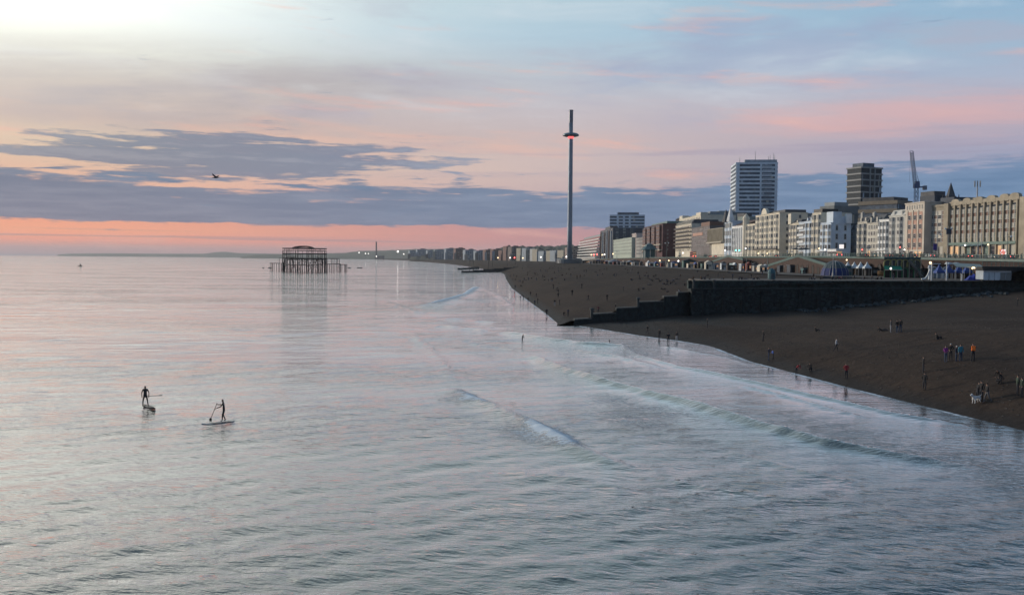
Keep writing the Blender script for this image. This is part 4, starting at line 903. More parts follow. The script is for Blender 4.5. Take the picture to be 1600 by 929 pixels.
# spire, crane, phone mast
sp_ = at_y(1486, 285, 450); root = empty('church_spire', (sp_.x, 450, 14), 'dark slate church spire with corner pinnacles on the skyline', 'spire'); q = MB(); zb = at_y(1486, 322, 450).z
MB().box((sp_.x, 450, 14), (5.6, 5.6, zb - 14)).build('tower', Mslate, root); MB().lathe([(3.6, 0), (3.0, 2), (.08, sp_.z - zb)], (sp_.x, 450, zb), 8).build('spire', Mslate, root)
for sx_, sy_ in ((-1, -1), (1, -1), (1, 1), (-1, 1)): MB().lathe([(.6, 0), (.6, 3), (.05, 6)], (sp_.x + sx_ * 2.6, 450 + sy_ * 2.6, zb - .5), 6).build('pinnacle', Mslate, root)
cp = at_y(1432, 290, 600); root = empty('tower_crane', (cp.x, 600, 15), 'blue luffing tower crane with its jib raised nearly upright', 'crane'); Mcr = mat('crane_blue', (.05, .09, .20), .5); Mcrw = mat('crane_pale', (.16, .18, .24), .5)
zc = cp.z
def lattice(b_, p0, p1, w, n, r=.09):
    p0, p1 = Vector(p0), Vector(p1); d = (p1 - p0).normalized(); s = d.cross(Vector((0, 1, 0))).normalized() * w / 2; f_ = Vector((0, w / 2, 0))
    cs = [s + f_, s - f_, -s - f_, -s + f_]
    for c_ in cs: b_.tube(p0 + c_, p1 + c_, r, r, 4)
    for k in range(n):
        a, e_ = p0.lerp(p1, k / n), p0.lerp(p1, (k + 1) / n)
        for i in range(4): b_.tube(a + cs[i], e_ + cs[(i + 1) % 4], r * .7, r * .7, 3); b_.tube(a + cs[i], a + cs[(i + 1) % 4], r * .7, r * .7, 3)
q = MB(); lattice(q, (cp.x, 600, 15), (cp.x, 600, zc - 1.5), 1.9, 16, .15); q.build('mast', Mcrw, root)
q = MB(); q.box((cp.x, 600, zc - 1.5), (3.2, 2.6, 2.6)); q.box((cp.x + .5, 600, zc + 1.1), (2.2, 2, 1.6)); q.build('slewing_unit', Mcr, root)
q = MB(); q.box((cp.x + 3.4, 600, zc - 1.2), (5.2, 2.2, .7)); q.build('counter_jib', Mcr, root); MB().box((cp.x + 5.2, 600, zc - 2.6), (1.9, 2.4, 2.6)).build('counterweight', Mcrw, root)
tip = at_y(1424.5, 237, 600); q = MB(); lattice(q, (cp.x - .8, 600, zc + .6), (tip.x, 600, tip.z), 1.6, 14, .14); q.build('jib', Mcrw, root)
q = MB(); q.tube((cp.x + 1.4, 600, zc + 2), (cp.x + .4, 600, zc + 6), .14); q.tube((cp.x + .4, 600, zc + 6), (tip.x + .6, 600, tip.z - 2), .06); q.tube((tip.x - .7, 600, tip.z), (tip.x - .9, 600, zc + 2), .05)
q.build('rope', Mblack, root)
q = MB()
for i in range(6): a, e_ = [(tip.x - .2 - 1.1 * math.cos(math.pi * j / 6) * -1, 600, tip.z + .7 * math.sin(math.pi * j / 6)) for j in (i, i + 1)]; q.tube(a, e_, .12)
q.build('jib_head', Mcr, root)
mp_ = at_y(1527.5, 283, 372); root = empty('phone_mast', (mp_.x, 372, 34), 'phone mast with a cluster of upright antennas on the hotel roof', 'mast'); zb = at_y(1527.5, 305, 372).z - 2
MB().tube((mp_.x, 372, zb), (mp_.x, 372, mp_.z), .28, .2, 8).build('pole', Mgrey, root)
for k in range(6): a = k * math.pi / 3; MB().box((mp_.x + math.cos(a) * 1.1, 372 + math.sin(a) * 1.1, mp_.z - 2.2), (.35, .25, 2.3), rz=a).build('antenna', Mgrey, root)
root.location = (mp_.x, 372, 34)

# -- the far seafront, block after block, haze partly put into the wall colours
far = [(640, 652, 391.5, 4300), (652, 668, 389, 4100), (668, 680, 391, 3900), (680, 696, 390, 3700), (697, 712, 388, 3500), (712, 727, 387.5, 3350), (727, 744, 390, 3150), (744, 758, 391.5, 3000),
       (759, 770, 389.8, 2850), (771, 784, 389, 2750), (784, 791, 391, 2650), (791.5, 799, 384.3, 2500), (799.5, 813, 385.2, 2400), (813.5, 822, 387.5, 2300), (822.5, 835, 387.3, 2200), (835.5, 839, 388.5, 2120),
       (839.5, 849, 389, 2050), (849.5, 862, 392, 1980), (862, 868, 391.5, 1930), (868.5, 880, 391, 1880), (880.5, 893, 390.5, 1820), (893, 905, 386.5, 1760)]
fl = ['hazy blue grey block at the far left end of the seafront row', 'pale hazy block second from the far end of the seafront', 'low hazy block third from the far end of the seafront', 'hazy grey block between low houses on the far front',
      'wide blue grey flats with a roof box on the far front', 'dark topped far flats, highest of the hazy group', 'long grey far terrace right of the dark topped flats', 'low pale far terrace beside the brown twin flats',
      'left one of the brownish twin flats on the far front', 'right one of the brownish twin flats with arched top', 'small brown far house beside the tall brown pair', 'narrow tall brown tower of the far front', 'wide dark brown block, tallest on the far front',
      'pale cream far house right of the dark brown block', 'grey blue far terrace of plain flats', 'thin white far house with bright flank', 'yellowish cream far house with low roof', 'low grey far terrace by the white marquee',
      'narrow cream far house on the low terrace', 'grey far block left of the observation tower foot', 'cream far block right behind the observation tower foot', 'pink cream stepped far block right of the observation tower']
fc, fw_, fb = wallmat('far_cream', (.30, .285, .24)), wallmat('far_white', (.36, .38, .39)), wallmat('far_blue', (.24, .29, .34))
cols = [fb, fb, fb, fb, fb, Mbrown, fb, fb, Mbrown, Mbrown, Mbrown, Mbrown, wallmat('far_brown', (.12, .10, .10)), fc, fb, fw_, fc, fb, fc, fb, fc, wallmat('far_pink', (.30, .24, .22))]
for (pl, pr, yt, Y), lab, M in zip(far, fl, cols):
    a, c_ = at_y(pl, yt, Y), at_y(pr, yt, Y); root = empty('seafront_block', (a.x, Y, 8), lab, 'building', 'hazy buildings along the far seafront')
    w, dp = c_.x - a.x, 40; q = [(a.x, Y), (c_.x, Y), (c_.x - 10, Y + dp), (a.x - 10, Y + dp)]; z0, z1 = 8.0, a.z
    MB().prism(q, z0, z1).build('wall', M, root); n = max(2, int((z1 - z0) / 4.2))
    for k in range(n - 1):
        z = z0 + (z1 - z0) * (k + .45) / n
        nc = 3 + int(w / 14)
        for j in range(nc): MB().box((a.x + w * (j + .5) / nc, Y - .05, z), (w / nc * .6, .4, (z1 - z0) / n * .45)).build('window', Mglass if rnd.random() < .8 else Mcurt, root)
    for sg_ in (0, 1):
        hA = (z1 - z0) * rnd.uniform(.35, .85); xa = a.x - w * rnd.uniform(.05, .25) if sg_ == 0 else c_.x - w * .1; M2_ = rnd.choice((fc, fb, fw_, Mslate, M)); ww_ = w * rnd.uniform(.2, .4)
        q = MB(); q.prism([(xa, Y - 6), (xa + ww_, Y - 6), (xa + ww_, Y + 20), (xa, Y + 20)], z0, z0 + hA)
        if rnd.random() < .6: zz = z0 + hA; q.add([(xa, Y - 6, zz), (xa + ww_, Y - 6, zz), (xa + ww_, Y + 20, zz), (xa, Y + 20, zz), (xa, Y + 7, zz + 4), (xa + ww_, Y + 7, zz + 4)], [(0, 1, 5, 4), (2, 3, 4, 5), (1, 2, 5), (3, 0, 4)])
        q.build('annex', M2_, root)
    MB().prism([(a.x + w * .3, Y + 5), (a.x + w * .75, Y + 5), (a.x + w * .75, Y + 20), (a.x + w * .3, Y + 20)], z1, z1 + 2.5).build('roof_housing', Mslate, root)
# ---------------------------------------------------------------- observation tower
Mstl = mat('brushed_steel', (.20, .25, .31), .45, metal=.3, var=.15, scale=.3, stretch=(1, 1, .3)); Mpod = mat('pod_glass', (.10, .17, .21), .2, spec=.8); Mred = mat('red_light', (.6, .1, .1), .5, emit=(1, .16, .16), estr=1.3)
Pt = at_y(892, 172, 1050); root = empty('observation_tower', (62.5, 1050, 9), 'very tall slim steel observation tower with a doughnut viewing pod near its top', 'tower'); tx = 62.5
q = MB(); prof = [(2.9, 0), (2.7, 30), (2.45, 90), (2.3, 130), (2.2, Pt.z - 9 - 14)]; q.lathe(prof, (tx, 1050, 9), 20); q.build('shaft', Mstl, root, smooth=True)
q = MB()
for k in range(18): z = 9 + 8 * k; q.lathe([(2.96 - k * .035, 0), (2.96 - k * .035, .25)], (tx, 1050, z), 20)
tag(q.build('joint_ring', Mstl, root), kind='stuff')
zt = Pt.z - 14; q = MB(); q.lathe([(2.25, 0), (2.25, 12.6), (2.4, 12.6), (2.4, 14.0), (1.2, 14.05)], (tx, 1050, zt), 20); q.build('top_section', mat('dark_steel', (.12, .13, .17), .4, metal=.3), root)
for k in range(2): MB().box((tx + (-.6 if k else .5), 1047.6, zt + 7), (.35, .3, 6)).build('light_slot', Mgls2, root)
zp = at_y(892, 212, 1050).z; q = MB(); q.lathe([(2.6, -1.3), (6.2, -1.15), (8.3, -.5), (9.0, .1)], (tx, 1050, zp), 28); q.build('pod_underside', mat('pod_mirror', (.06, .08, .11), .2, metal=.5), root, smooth=True)
q = MB(); q.lathe([(9.0, .12), (8.7, 1.2), (7.2, 2.3), (5.0, 2.8), (2.7, 2.9)], (tx, 1050, zp), 28); q.build('pod_canopy', Mpod, root, smooth=True)
for k in range(14): a = k * math.pi / 7; MB().tube((tx + 9.02 * math.cos(a), 1050 + 9.02 * math.sin(a), zp + .1), (tx + 5.2 * math.cos(a), 1050 + 5.2 * math.sin(a), zp + 2.85), .1, .1, 4).build('rib', Mgrey, root)
q = MB(); q.lathe([(2.7, 0), (3.6, 1.9), (2.9, 2.2)], (tx, 1050, zp - 3.4), 16); q.build('light_collar', Mred, root)
q = MB(); q.lathe([(14, 0), (14, 4.2), (13, 4.6)], (tx, 1050, 8.8), 24); q.build('base_building', mat('base_glass', (.10, .13, .15), .3), root)

# ---------------------------------------------------------------- ruined pier
Miron = mat('rusted_iron', (.010, .011, .015), .8, var=.4, scale=.5); YP = 848
root = empty('ruined_pier', (at_y(475, 420, YP).x, YP, 0), 'burnt out skeleton of a domed pier pavilion standing in the sea', 'ruined pier'); cx = root.location.x
def pxz(py, px=475): return at_y(px, py, YP).z
def pxx(px): return at_y(px, 400, YP).x
zd, z2, z3, z4, ztip = pxz(403.6), pxz(396.2), pxz(391.5), pxz(388.2), pxz(384.2)
xl_, xr_ = pxx(442), pxx(510); rk = random.Random(11); rx, ry = (xr_ - xl_) / 2, 15.0; mx = (xl_ + xr_) / 2
ring = [(mx + rx * math.cos(a), YP + ry * math.sin(a)) for a in [2 * math.pi * k / 24 for k in range(24)]]
for i, (x, y) in enumerate(ring):
    top = z3 + .3 if rk.random() < .85 else z2
    MB().tube((x, y, -3), (x + rk.uniform(-.3, .3), y, zd), .34, .3, 6).build('pile', Miron, root)
    MB().tube((x, y, zd), (x, y, top), .2, .16, 5).build('column', Miron, root)
for ix in range(9):
    for iy in range(3):
        x, y = mx - rx * .82 + ix * rx * .205, YP - 8 + iy * 8; MB().tube((x, y, -3), (x + rk.uniform(-.8, .8), y + rk.uniform(-.8, .8), zd), .34, .28, 6).build('pile', Miron, root)
        if rk.random() < .75: MB().tube((x, y, zd), (x, y, z4), .17, .15, 5).build('column', Miron, root)
for i in range(24):
    a, b_ = ring[i], ring[(i + 1) % 24]
    for z, w_, nm in ((zd, 1.1, 'deck_beam'), (z2, .9, 'floor_beam'), (z3, .6, 'ring_beam'), (z4, .95, 'roof_beam'), (zd * .5, .4, 'tie_beam')):
        if rk.random() < (.98 if z in (zd, z2, z4) else .85): MB().tube((*a, z), (*b_, z), w_ / 2, w_ / 2, 5).build(nm, Miron, root)
    if rk.random() < .8: MB().tube((*a, zd), (b_[0], b_[1], zd * .45), .12, .12, 4).build('brace', Miron, root)
    if rk.random() < .5: MB().tube((*a, z2), (b_[0], b_[1], z2 - 1.6), .1, .1, 4).build('bracket', Miron, root)
for k in range(9):              # trusses under the decks
    x = mx - rx * .8 + k * rx * .2; yy = ry * .8
    q = MB(); q.tube((x, YP - yy, zd), (x, YP + yy, zd), .25, .25, 4); q.tube((x, YP - yy, z2), (x, YP + yy, z2), .2, .2, 4); q.tube((x, YP - yy * .8, z4), (x, YP + yy * .8, z4), .2, .2, 4); q.build('cross_truss', Miron, root)
for y in (YP - 8, YP, YP + 8):
    q = MB()
    for z, r in ((zd, .4), (z2, .32), (z4, .26)): q.tube((mx - rx * .9, y, z), (mx + rx * .9, y, z), r, r, 4)
    for k in range(16): xa = mx - rx * .9 + rx * 1.8 * k / 16; xb = xa + rx * .1125; q.tube((xa, y, zd), (xb, y, zd - 1.5), .1, .1, 3); q.tube((xb, y, zd - 1.5), (xa + rx * .1125, y, zd), .1, .1, 3)
    q.build('long_truss', Miron, root)
xd0, xd1 = pxx(460), pxx(488)   # the shallow bent dome ribs
for y in (-9, -4.5, 0, 4.5, 9):
    q = MB(); hh = (ztip - z4) * (1 - (y / 14) ** 2); n = 10
    pts = [(xd0 + (xd1 - xd0) * (1 - math.cos(math.pi * k / n)) / 2, YP + y, z4 + hh * math.sin(math.pi * k / n) ** .55) for k in range(n + 1)]
    for a, b_ in zip(pts, pts[1:]): q.tube(a, b_, .22, .22, 4)
    for p in pts[1:-1]: q.tube(p, (p[0], p[1], z4), .1, .1, 3)
    q.build('dome_rib', Miron, root)
q = MB()
for k in range(1, 10): x = xd0 + (xd1 - xd0) * k / 10; z = z4 + (ztip - z4) * .62 * math.sin(math.pi * k / 10) ** .55; q.tube((x, YP - 9, z), (x, YP + 9, z), .13, .13, 4)
q.build('dome_purlin', Miron, root)
for k in range(48):             # hanging, fallen and tilted members
    x = mx + rk.uniform(-1, 1) * rx * .95; y = YP + rk.uniform(-10, 10); z = rk.uniform(1, z2 - 1); a = rk.uniform(-1.2, 1.2)
    MB().tube((x, y, z), (x + math.sin(a) * rk.uniform(3, 9), y + rk.uniform(-3, 3), max(-.5, z - math.cos(a) * rk.uniform(2, 6))), .16, .12, 4).build('fallen_beam', Miron, root)
q = MB(); q.prism([(mx + rx * .1, YP - 9), (mx + rx * .92, YP - 9), (mx + rx * .92, YP + 9), (mx + rx * .1, YP + 9)], zd - .4, zd + .4); q.prism([(mx - rx * .7, YP - 6), (mx + rx * .1, YP - 6), (mx + rx * .1, YP + 4), (mx - rx * .7, YP + 6)], zd - .2, zd + .2); q.build('deck', Miron, root)
zl = pxz(411.5)
for xs_, z in (((424, 426.5, 434, 438, 441), zl), ((510, 519, 524.5, 529), zd + .1), ((533, 539.5, 541), zl - .6), ((513, 516, 522, 531), zl - .2)):
    X_ = [pxx(p) for p in xs_]
    for x in X_:
        for y in (YP - 4, YP + 4): MB().tube((x, y, -3), (x, y, z), .25, .22, 5).build('pile', Miron, root)
    q = MB(); q.tube((X_[0] - .4, YP - 4, z), (X_[-1] + .4, YP - 4, z), .3, .22, 4); q.tube((X_[0], YP + 4, z), (X_[-1], YP + 4, z), .22, .22, 4); q.build('landing_beam', Miron, root)
x = pxx(438); MB().tube((x, YP - 4, 0), (x, YP - 4, zd), .2, .2, 5).build('pile', Miron, root); MB().tube((x, YP - 4, zd), (xl_, YP - 4, zd + .2), .16, .16, 4).build('deck_beam', Miron, root)
for px_i, wd, lab in ((411.5, 1.6, 'small dark lump of wreckage leftmost in the water by the ruined pier'), (421.5, 3.2, 'dark wreckage hump just left of the ruined pier landing'), (546, 2.6, 'dark wreckage hump just right of the ruined pier'), (562, 5.0, 'longest low dark wreckage in the sea right of the ruined pier')):
    p = at_z(px_i, 418.7, 0); q = MB()
    for k in range(4): x = p.x + wd * (k - 1.5) * .3; q.lathe([(wd * .28, -.4), (wd * .24, .3), (wd * .08, .75 + .3 * rk.random())], (x, p.y, 0), 6)
    o = q.build('wreckage', Miron, None, (p.x, p.y, 0)); tag(o, lab, 'wreckage')

# ---------------------------------------------------------------- power station chimney and far lights
p = at_y(588, 377.5, 6400); root = empty('power_station_chimney', (p.x, 6400, 4), 'single tall thin chimney on the hazy coast beyond the pier ruin', 'chimney'); q = MB(); q.lathe([(5.5, 0), (4.6, p.z - 10), (5.2, p.z - 9), (5.2, p.z - 4)], (p.x, 6400, 4), 10); q.build('stack', mat('chimney_brick', (.08, .06, .07), .8), root)
MB().box((p.x + 20, 6410, 4), (60, 30, 22)).build('boiler_house', Mslate, root)
Mlamp = mat('lamp_glow', (.9, .9, .9), .5, emit=(1, .93, .85), estr=3.5); Mlampw = mat('lamp_glow_warm', (.9, .8, .5), .5, emit=(1, .72, .42), estr=2.6); Mlampr = mat('red_glow', (.8, .1, .1), .5, emit=(1, .12, .10), estr=6); Mlampg = mat('green_glow', (.1, .8, .4), .5, emit=(.1, 1, .5), estr=6)
def lamp_blob(name, px, py, Y, r, M, label, cat='lamp', group=None, pole=0.0):
    p = at_y(px, py, Y); root = empty(name, (p.x, Y, p.z - pole), label, cat, group); q = MB(); q.lathe([(r * .4, -r), (r, -r * .3), (r, r * .3), (r * .4, r)], (p.x, Y, p.z), 8); q.build('bulb', M, root)
    if pole: MB().tube((p.x, Y + .02, p.z - pole), (p.x, Y + .02, p.z - r), max(.08, r * .25), max(.06, r * .2), 6).build('post', Mteal, root)
    else: MB().box((p.x, Y + r * .6, p.z - r * 1.2), (r * 2.2, r * .5, r * 2.4)).build('housing', Mblack, root)
    return root
for px, py, r, lab in ((561, 394.5, 3, 'small white light on the dark coast left of the chimney'), (571, 396, 3, 'white light close left of the power station chimney'), (575.5, 396, 2.4, 'faint white light almost touching the chimney foot'), (621.5, 392.8, 5.5, 'brightest white floodlight on the hazy coast right of the chimney'),
                       (631, 396.8, 3, 'pale light low on the coast right of the brightest floodlight'), (588, 400.4, 3, 'light at the waterside below the power station chimney')):
    lamp_blob('harbour_light', px, py, 6300, r, Mlamp, lab, 'light', pole=30)

# ---------------------------------------------------------------- sea things: sail boat, sea gull
p = at_z(125, 416, 0); root = empty('sailing_boat', (p.x, p.y, 0), 'tiny dark sailing boat far out near the left horizon', 'boat'); q = MB(); q.prism([(p.x - 2.6, p.y), (p.x, p.y - .8), (p.x + 2.6, p.y - .6), (p.x + 2.6, p.y + .6), (p.x, p.y + .8)], -.2, .7); q.build('hull', Mblack, root)
q = MB(); q.add([(p.x - .1, p.y, .9), (p.x + 1.9, p.y + .1, 1.0), (p.x - .1, p.y, 3.6), (p.x - .1, p.y + .08, .9), (p.x + 1.9, p.y + .18, 1.0), (p.x - .1, p.y + .08, 3.6)], [(0, 1, 2), (5, 4, 3), (0, 3, 4, 1), (1, 4, 5, 2), (2, 5, 3, 0)]); q.build('sail', Mblack, root)
q = MB(); q.tube((p.x - .15, p.y, .4), (p.x - .15, p.y, 3.8), .07); q.build('mast', Mblack, root)
def skin(name, joints, edges, levels=1, mats=None, regions=None):
    """joints: name -> (x, y, z, r); grown into one continuous skin"""
    ks = list(joints); me = bpy.data.meshes.new('sk'); me.from_pydata([joints[k][:3] for k in ks], [(ks.index(a), ks.index(b_)) for a, b_ in edges], [])
    o = bpy.data.objects.new('sk', me); COL.objects.link(o); o.modifiers.new('s', 'SKIN'); s_ = me.skin_vertices[0].data
    for i, k in enumerate(ks):
        r = joints[k][3]; s_[i].radius = r if isinstance(r, tuple) else (r, r); s_[i].use_root = (i == 0)
    if levels: u_ = o.modifiers.new('u', 'SUBSURF'); u_.levels = levels; u_.render_levels = levels
    bpy.context.view_layer.update(); dg = bpy.context.evaluated_depsgraph_get(); nm = bpy.data.meshes.new_from_object(o.evaluated_get(dg)); nm.name = name; bpy.data.objects.remove(o); nm.materials.clear()
    for M in mats or []: nm.materials.append(M)
    if regions:
        P = {k: Vector(joints[k][:3]) for k in ks}; E = [(P[a], P[b_], regions.get(b_, regions.get(a, 0))) for a, b_ in edges]
        for f_ in nm.polygons:
            c_ = f_.center; best = 1e9
            for a, b_, m_ in E:
                d = b_ - a; w = max(0, min(1, (c_ - a).dot(d) / max(1e-9, d.length_squared))); dd = (a + d * w - c_).length
                if dd < best: best = dd; f_.material_index = m_
    nm.shade_smooth(); return nm
p = at_y(337.5, 277.5, 88); Mgull = mat('gull_dark', (.05, .05, .06), .8)
root = empty('seagull', tuple(p), 'dark seagull flying with raised wings before the slate cloud bank', 'seagull')
gm = skin('body', {'a': (-.26, 0, 0, .03), 'b': (-.12, 0, .01, .075), 'c': (.06, 0, .01, .08), 'd': (.2, 0, .03, .045), 'e': (.27, 0, .035, .038), 'f': (.34, 0, .02, .012), 't': (-.38, 0, .0, (.07, .015))}, [('b', 'c'), ('b', 'a'), ('a', 't'), ('c', 'd'), ('d', 'e'), ('e', 'f')], 1, [Mgull]); inst('body', gm, root)
for sgn, tipz, tipx in ((-1, .34, .0), (1, .22, .12)):
    q = MB(); a0, a1 = Vector((.1, 0, .04)), Vector((-.1, 0, .04)); m0, m1 = Vector((.02 + sgn * .12, sgn * .18, tipz * .62)), Vector((-.14 + sgn * .12, sgn * .18, tipz * .6)); t_ = Vector((-.02 + sgn * .22, sgn * .34, tipz + .02))
    up_ = Vector((0, 0, .015)); vs = [a0, a1, m1, m0, t_]; q.add([v + up_ for v in vs] + [v - up_ for v in vs], [(0, 1, 2, 3), (3, 2, 4), (8, 7, 6, 5), (9, 7, 8), (0, 3, 8, 5), (1, 6, 7, 2), (3, 4, 9, 8), (2, 7, 9, 4)])
    me_ = q.mesh('wing', Mgull); inst('wing', me_, root)

# ---------------------------------------------------------------- people
Mskin = mat('skin', (.30, .17, .12), .6); Mhair = mat('dark_hair', (.02, .016, .014), .7); Mtr = mat('dark_trousers', (.02, .022, .03), .85); Mtb = mat('blue_jeans', (.035, .055, .10), .85); Mtg = mat('grey_trousers', (.10, .10, .11), .85)
JK = {k: mat('cloth_' + k, c, .85) for k, c in {'black': (.012, .012, .015), 'navy': (.015, .022, .05), 'grey': (.10, .10, .11), 'red': (.26, .02, .03), 'purple': (.22, .03, .22), 'teal': (.03, .20, .28), 'white': (.62, .62, .62), 'blue': (.10, .20, .60), 'orange': (.9, .22, .04),
      'green': (.03, .05, .035), 'brown': (.07, .045, .03), 'palegrey': (.32, .33, .35), 'maroon': (.11, .02, .03)}.items()}
def body(pose):
    """joint table for a 1.74 m figure facing -Y; returns joints, edges"""
    J = {}
    hip, kn, an, ch, nk, hd = .93, .50, .07, 1.36, 1.50, 1.64
    def leg(s, k, a, toe=(0, -.14, -.045)):
        J['h' + s] = (*J['h' + s][:3], .092); J['k' + s] = (*k, .062); J['a' + s] = (*a, .042); J['t' + s] = (a[0] + toe[0], a[1] + toe[1], a[2] + toe[2], (.045, .032))
    def arm(s, e, w):
        J['e' + s] = (*e, .044); J['w' + s] = (*w, .032); d = (Vector(w) - Vector(e)).normalized() * .11; J['f' + s] = (w[0] + d.x, w[1] + d.y, w[2] + d.z, .028)
    lean = {'walk': -.04, 'bend': -.45, 'crouch': -.25, 'sit': .12, 'paddle': -.06, 'lean': -.14}.get(pose, 0); dz = {'bend': -.02, 'crouch': -.55, 'sit': -.80, 'lie': -.78, 'run': -.02}.get(pose, 0)
    H = hip + dz
    if pose == 'lie':
        J['pe'] = (0, 0, .14, (.14, .11)); J['hl'] = (-.09, -.06, .12, .09); J['hr'] = (.09, -.06, .12, .09); J['wa'] = (0, .18, .2, (.135, .10)); J['ch'] = (0, .40, .34, (.16, .11)); J['nk'] = (0, .50, .46, .055); J['hd'] = (0, .54, .58, .088); J['tp'] = (0, .56, .70, .07)
        J['sl'] = (-.19, .42, .40, .06); J['sr'] = (.19, .42, .40, .06); leg('l', (-.12, -.50, .22), (-.13, -.92, .07)); leg('r', (.10, -.42, .42), (.12, -.70, .06)); arm('l', (-.27, .55, .16), (-.26, .40, .06)); arm('r', (.28, .56, .17), (.24, .44, .06))
    else:
        top = 1.0 if pose != 'bend' else .78; y1 = lean
        J['pe'] = (0, 0, H, (.135, .105)); J['hl'] = (-.09, 0, H - .07, .09); J['hr'] = (.09, 0, H - .07, .09); J['wa'] = (0, y1 * .35, H + .19 * top, (.125, .092)); J['ch'] = (0, y1 * .85, H + .42 * top, (.165, .112)); J['nk'] = (0, y1 * 1.15, H + .56 * top, .054)
        J['hd'] = (0, y1 * 1.25 - .02, H + .68 * top, (.078, .092)); J['tp'] = (0, y1 * 1.27 - .01, H + .79 * top, (.062, .075)); J['sl'] = (-.185, y1 * .95, H + .49 * top, .062); J['sr'] = (.185, y1 * .95, H + .49 * top, .062); z = H + .49 * top; yy = y1 * .95
        if pose in ('stand', 'hands', 'phone', 'lean'):
            leg('l', (-.10, -.01, kn), (-.11, .02, an)); leg('r', (.11, 0, kn), (.13, .01, an))
            if pose == 'stand': arm('l', (-.25, yy + .03, z - .28), (-.25, yy - .06, z - .52)); arm('r', (.25, yy + .02, z - .28), (.24, yy - .08, z - .51))
            elif pose == 'hands': arm('l', (-.27, yy + .05, z - .26), (-.15, yy - .12, z - .36)); arm('r', (.27, yy + .05, z - .26), (.16, yy - .12, z - .36))
            elif pose == 'lean': arm('l', (-.25, yy - .1, z - .25), (-.2, yy - .25, z - .42)); arm('r', (.25, yy - .1, z - .25), (.2, yy - .25, z - .42))
            else: arm('l', (-.24, yy - .14, z - .20), (-.08, yy - .34, z - .02)); arm('r', (.24, yy - .14, z - .20), (.08, yy - .34, z - .01))
        elif pose in ('walk', 'run'):
            st_ = 1.0 if pose == 'walk' else 1.5
            leg('l', (-.10, -.16 * st_, kn + .03), (-.10, -.24 * st_, an + .01)); leg('r', (.10, .08, kn), (.10, .34 * st_, an + .10 * st_), (0, -.12, -.07)); arm('l', (-.25, yy + .12, z - .25), (-.24, yy + .12, z - .5)); arm('r', (.25, yy - .08, z - .27), (.23, yy - .24, z - .46))
        elif pose == 'bend':
            leg('l', (-.12, -.03, kn), (-.13, .03, an)); leg('r', (.12, -.03, kn), (.14, .03, an)); arm('l', (-.24, yy - .14, z - .26), (-.18, yy - .2, z - .5)); arm('r', (.24, yy - .14, z - .26), (.18, yy - .2, z - .5))
        elif pose == 'crouch':
            leg('l', (-.17, -.36, .44), (-.13, -.05, an)); leg('r', (.17, -.36, .44), (.13, -.03, an)); arm('l', (-.24, yy - .18, z - .22), (-.12, yy - .34, z - .38)); arm('r', (.24, yy - .18, z - .22), (.12, yy - .34, z - .38))
        elif pose == 'sit':
            leg('l', (-.13, -.42, .46), (-.12, -.56, .06)); leg('r', (.12, -.40, .44), (.13, -.62, .06)); arm('l', (-.25, yy - .14, z - .22), (-.12, yy - .40, z - .22)); arm('r', (.25, yy - .14, z - .22), (.12, yy - .38, z - .24))
        elif pose == 'paddle':
            leg('l', (-.13, -.08, kn), (-.11, .10, an)); leg('r', (.13, -.10, kn), (.15, -.12, an)); arm('l', (-.26, yy - .16, z - .16), (-.04, yy - .42, z - .12)); arm('r', (.22, yy - .18, z - .26), (.12, yy - .48, z - .38))
        elif pose == 'carry':
            leg('l', (-.17, -.01, kn), (-.20, .02, an)); leg('r', (.17, .0, kn), (.24, .04, an)); arm('l', (-.27, yy + .03, z - .28), (-.27, yy - .03, z - .53)); arm('r', (.29, yy - .02, z - .27), (.27, yy - .08, z - .52))
    Ed = [('pe', 'wa'), ('wa', 'ch'), ('ch', 'nk'), ('nk', 'hd'), ('hd', 'tp'), ('pe', 'hl'), ('pe', 'hr'), ('ch', 'sl'), ('ch', 'sr')]
    for s in 'lr': Ed += [('h' + s, 'k' + s), ('k' + s, 'a' + s), ('a' + s, 't' + s), ('s' + s, 'e' + s), ('e' + s, 'w' + s), ('w' + s, 'f' + s)]
    return J, Ed
REG = {'wa': 1, 'ch': 1, 'nk': 1, 'hd': 2, 'tp': 3, 'hl': 0, 'hr': 0, 'kl': 0, 'kr': 0, 'al': 0, 'ar': 0, 'tl': 0, 'tr': 0, 'sl': 1, 'sr': 1, 'el': 1, 'er': 1, 'wl': 1, 'wr': 1, 'fl': 2, 'fr': 2, 'pe': 0}
BODY = {}
for ps in ('stand', 'hands', 'phone', 'walk', 'run', 'bend', 'crouch', 'sit', 'lie', 'lean'):
    J, Ed = body(ps); BODY[ps] = skin('person', J, Ed, 1, [JK['black'], JK['black'], Mskin, Mhair], REG)
def person(P, pose, jk='black', tr='black', rz=0.0, h=1.0, label='', group=None, hat=None):
    o = bpy.data.objects.new('person', BODY[pose]); COL.objects.link(o); o.location = (P.x, P.y, P.z - .02); o.rotation_euler = (0, 0, rz); o.scale = (h * rnd.uniform(.97, 1.08), h * rnd.uniform(.97, 1.08), h)
    for i, M in ((0, {'blue': Mtb, 'grey': Mtg, 'pale': JK['palegrey']}.get(tr, Mtr)), (1, JK[jk]), (3, JK[hat] if hat else Mhair)):
        o.material_slots[i].link = 'OBJECT'; o.material_slots[i].material = M
    tag(o, label, 'person', group)
    return o
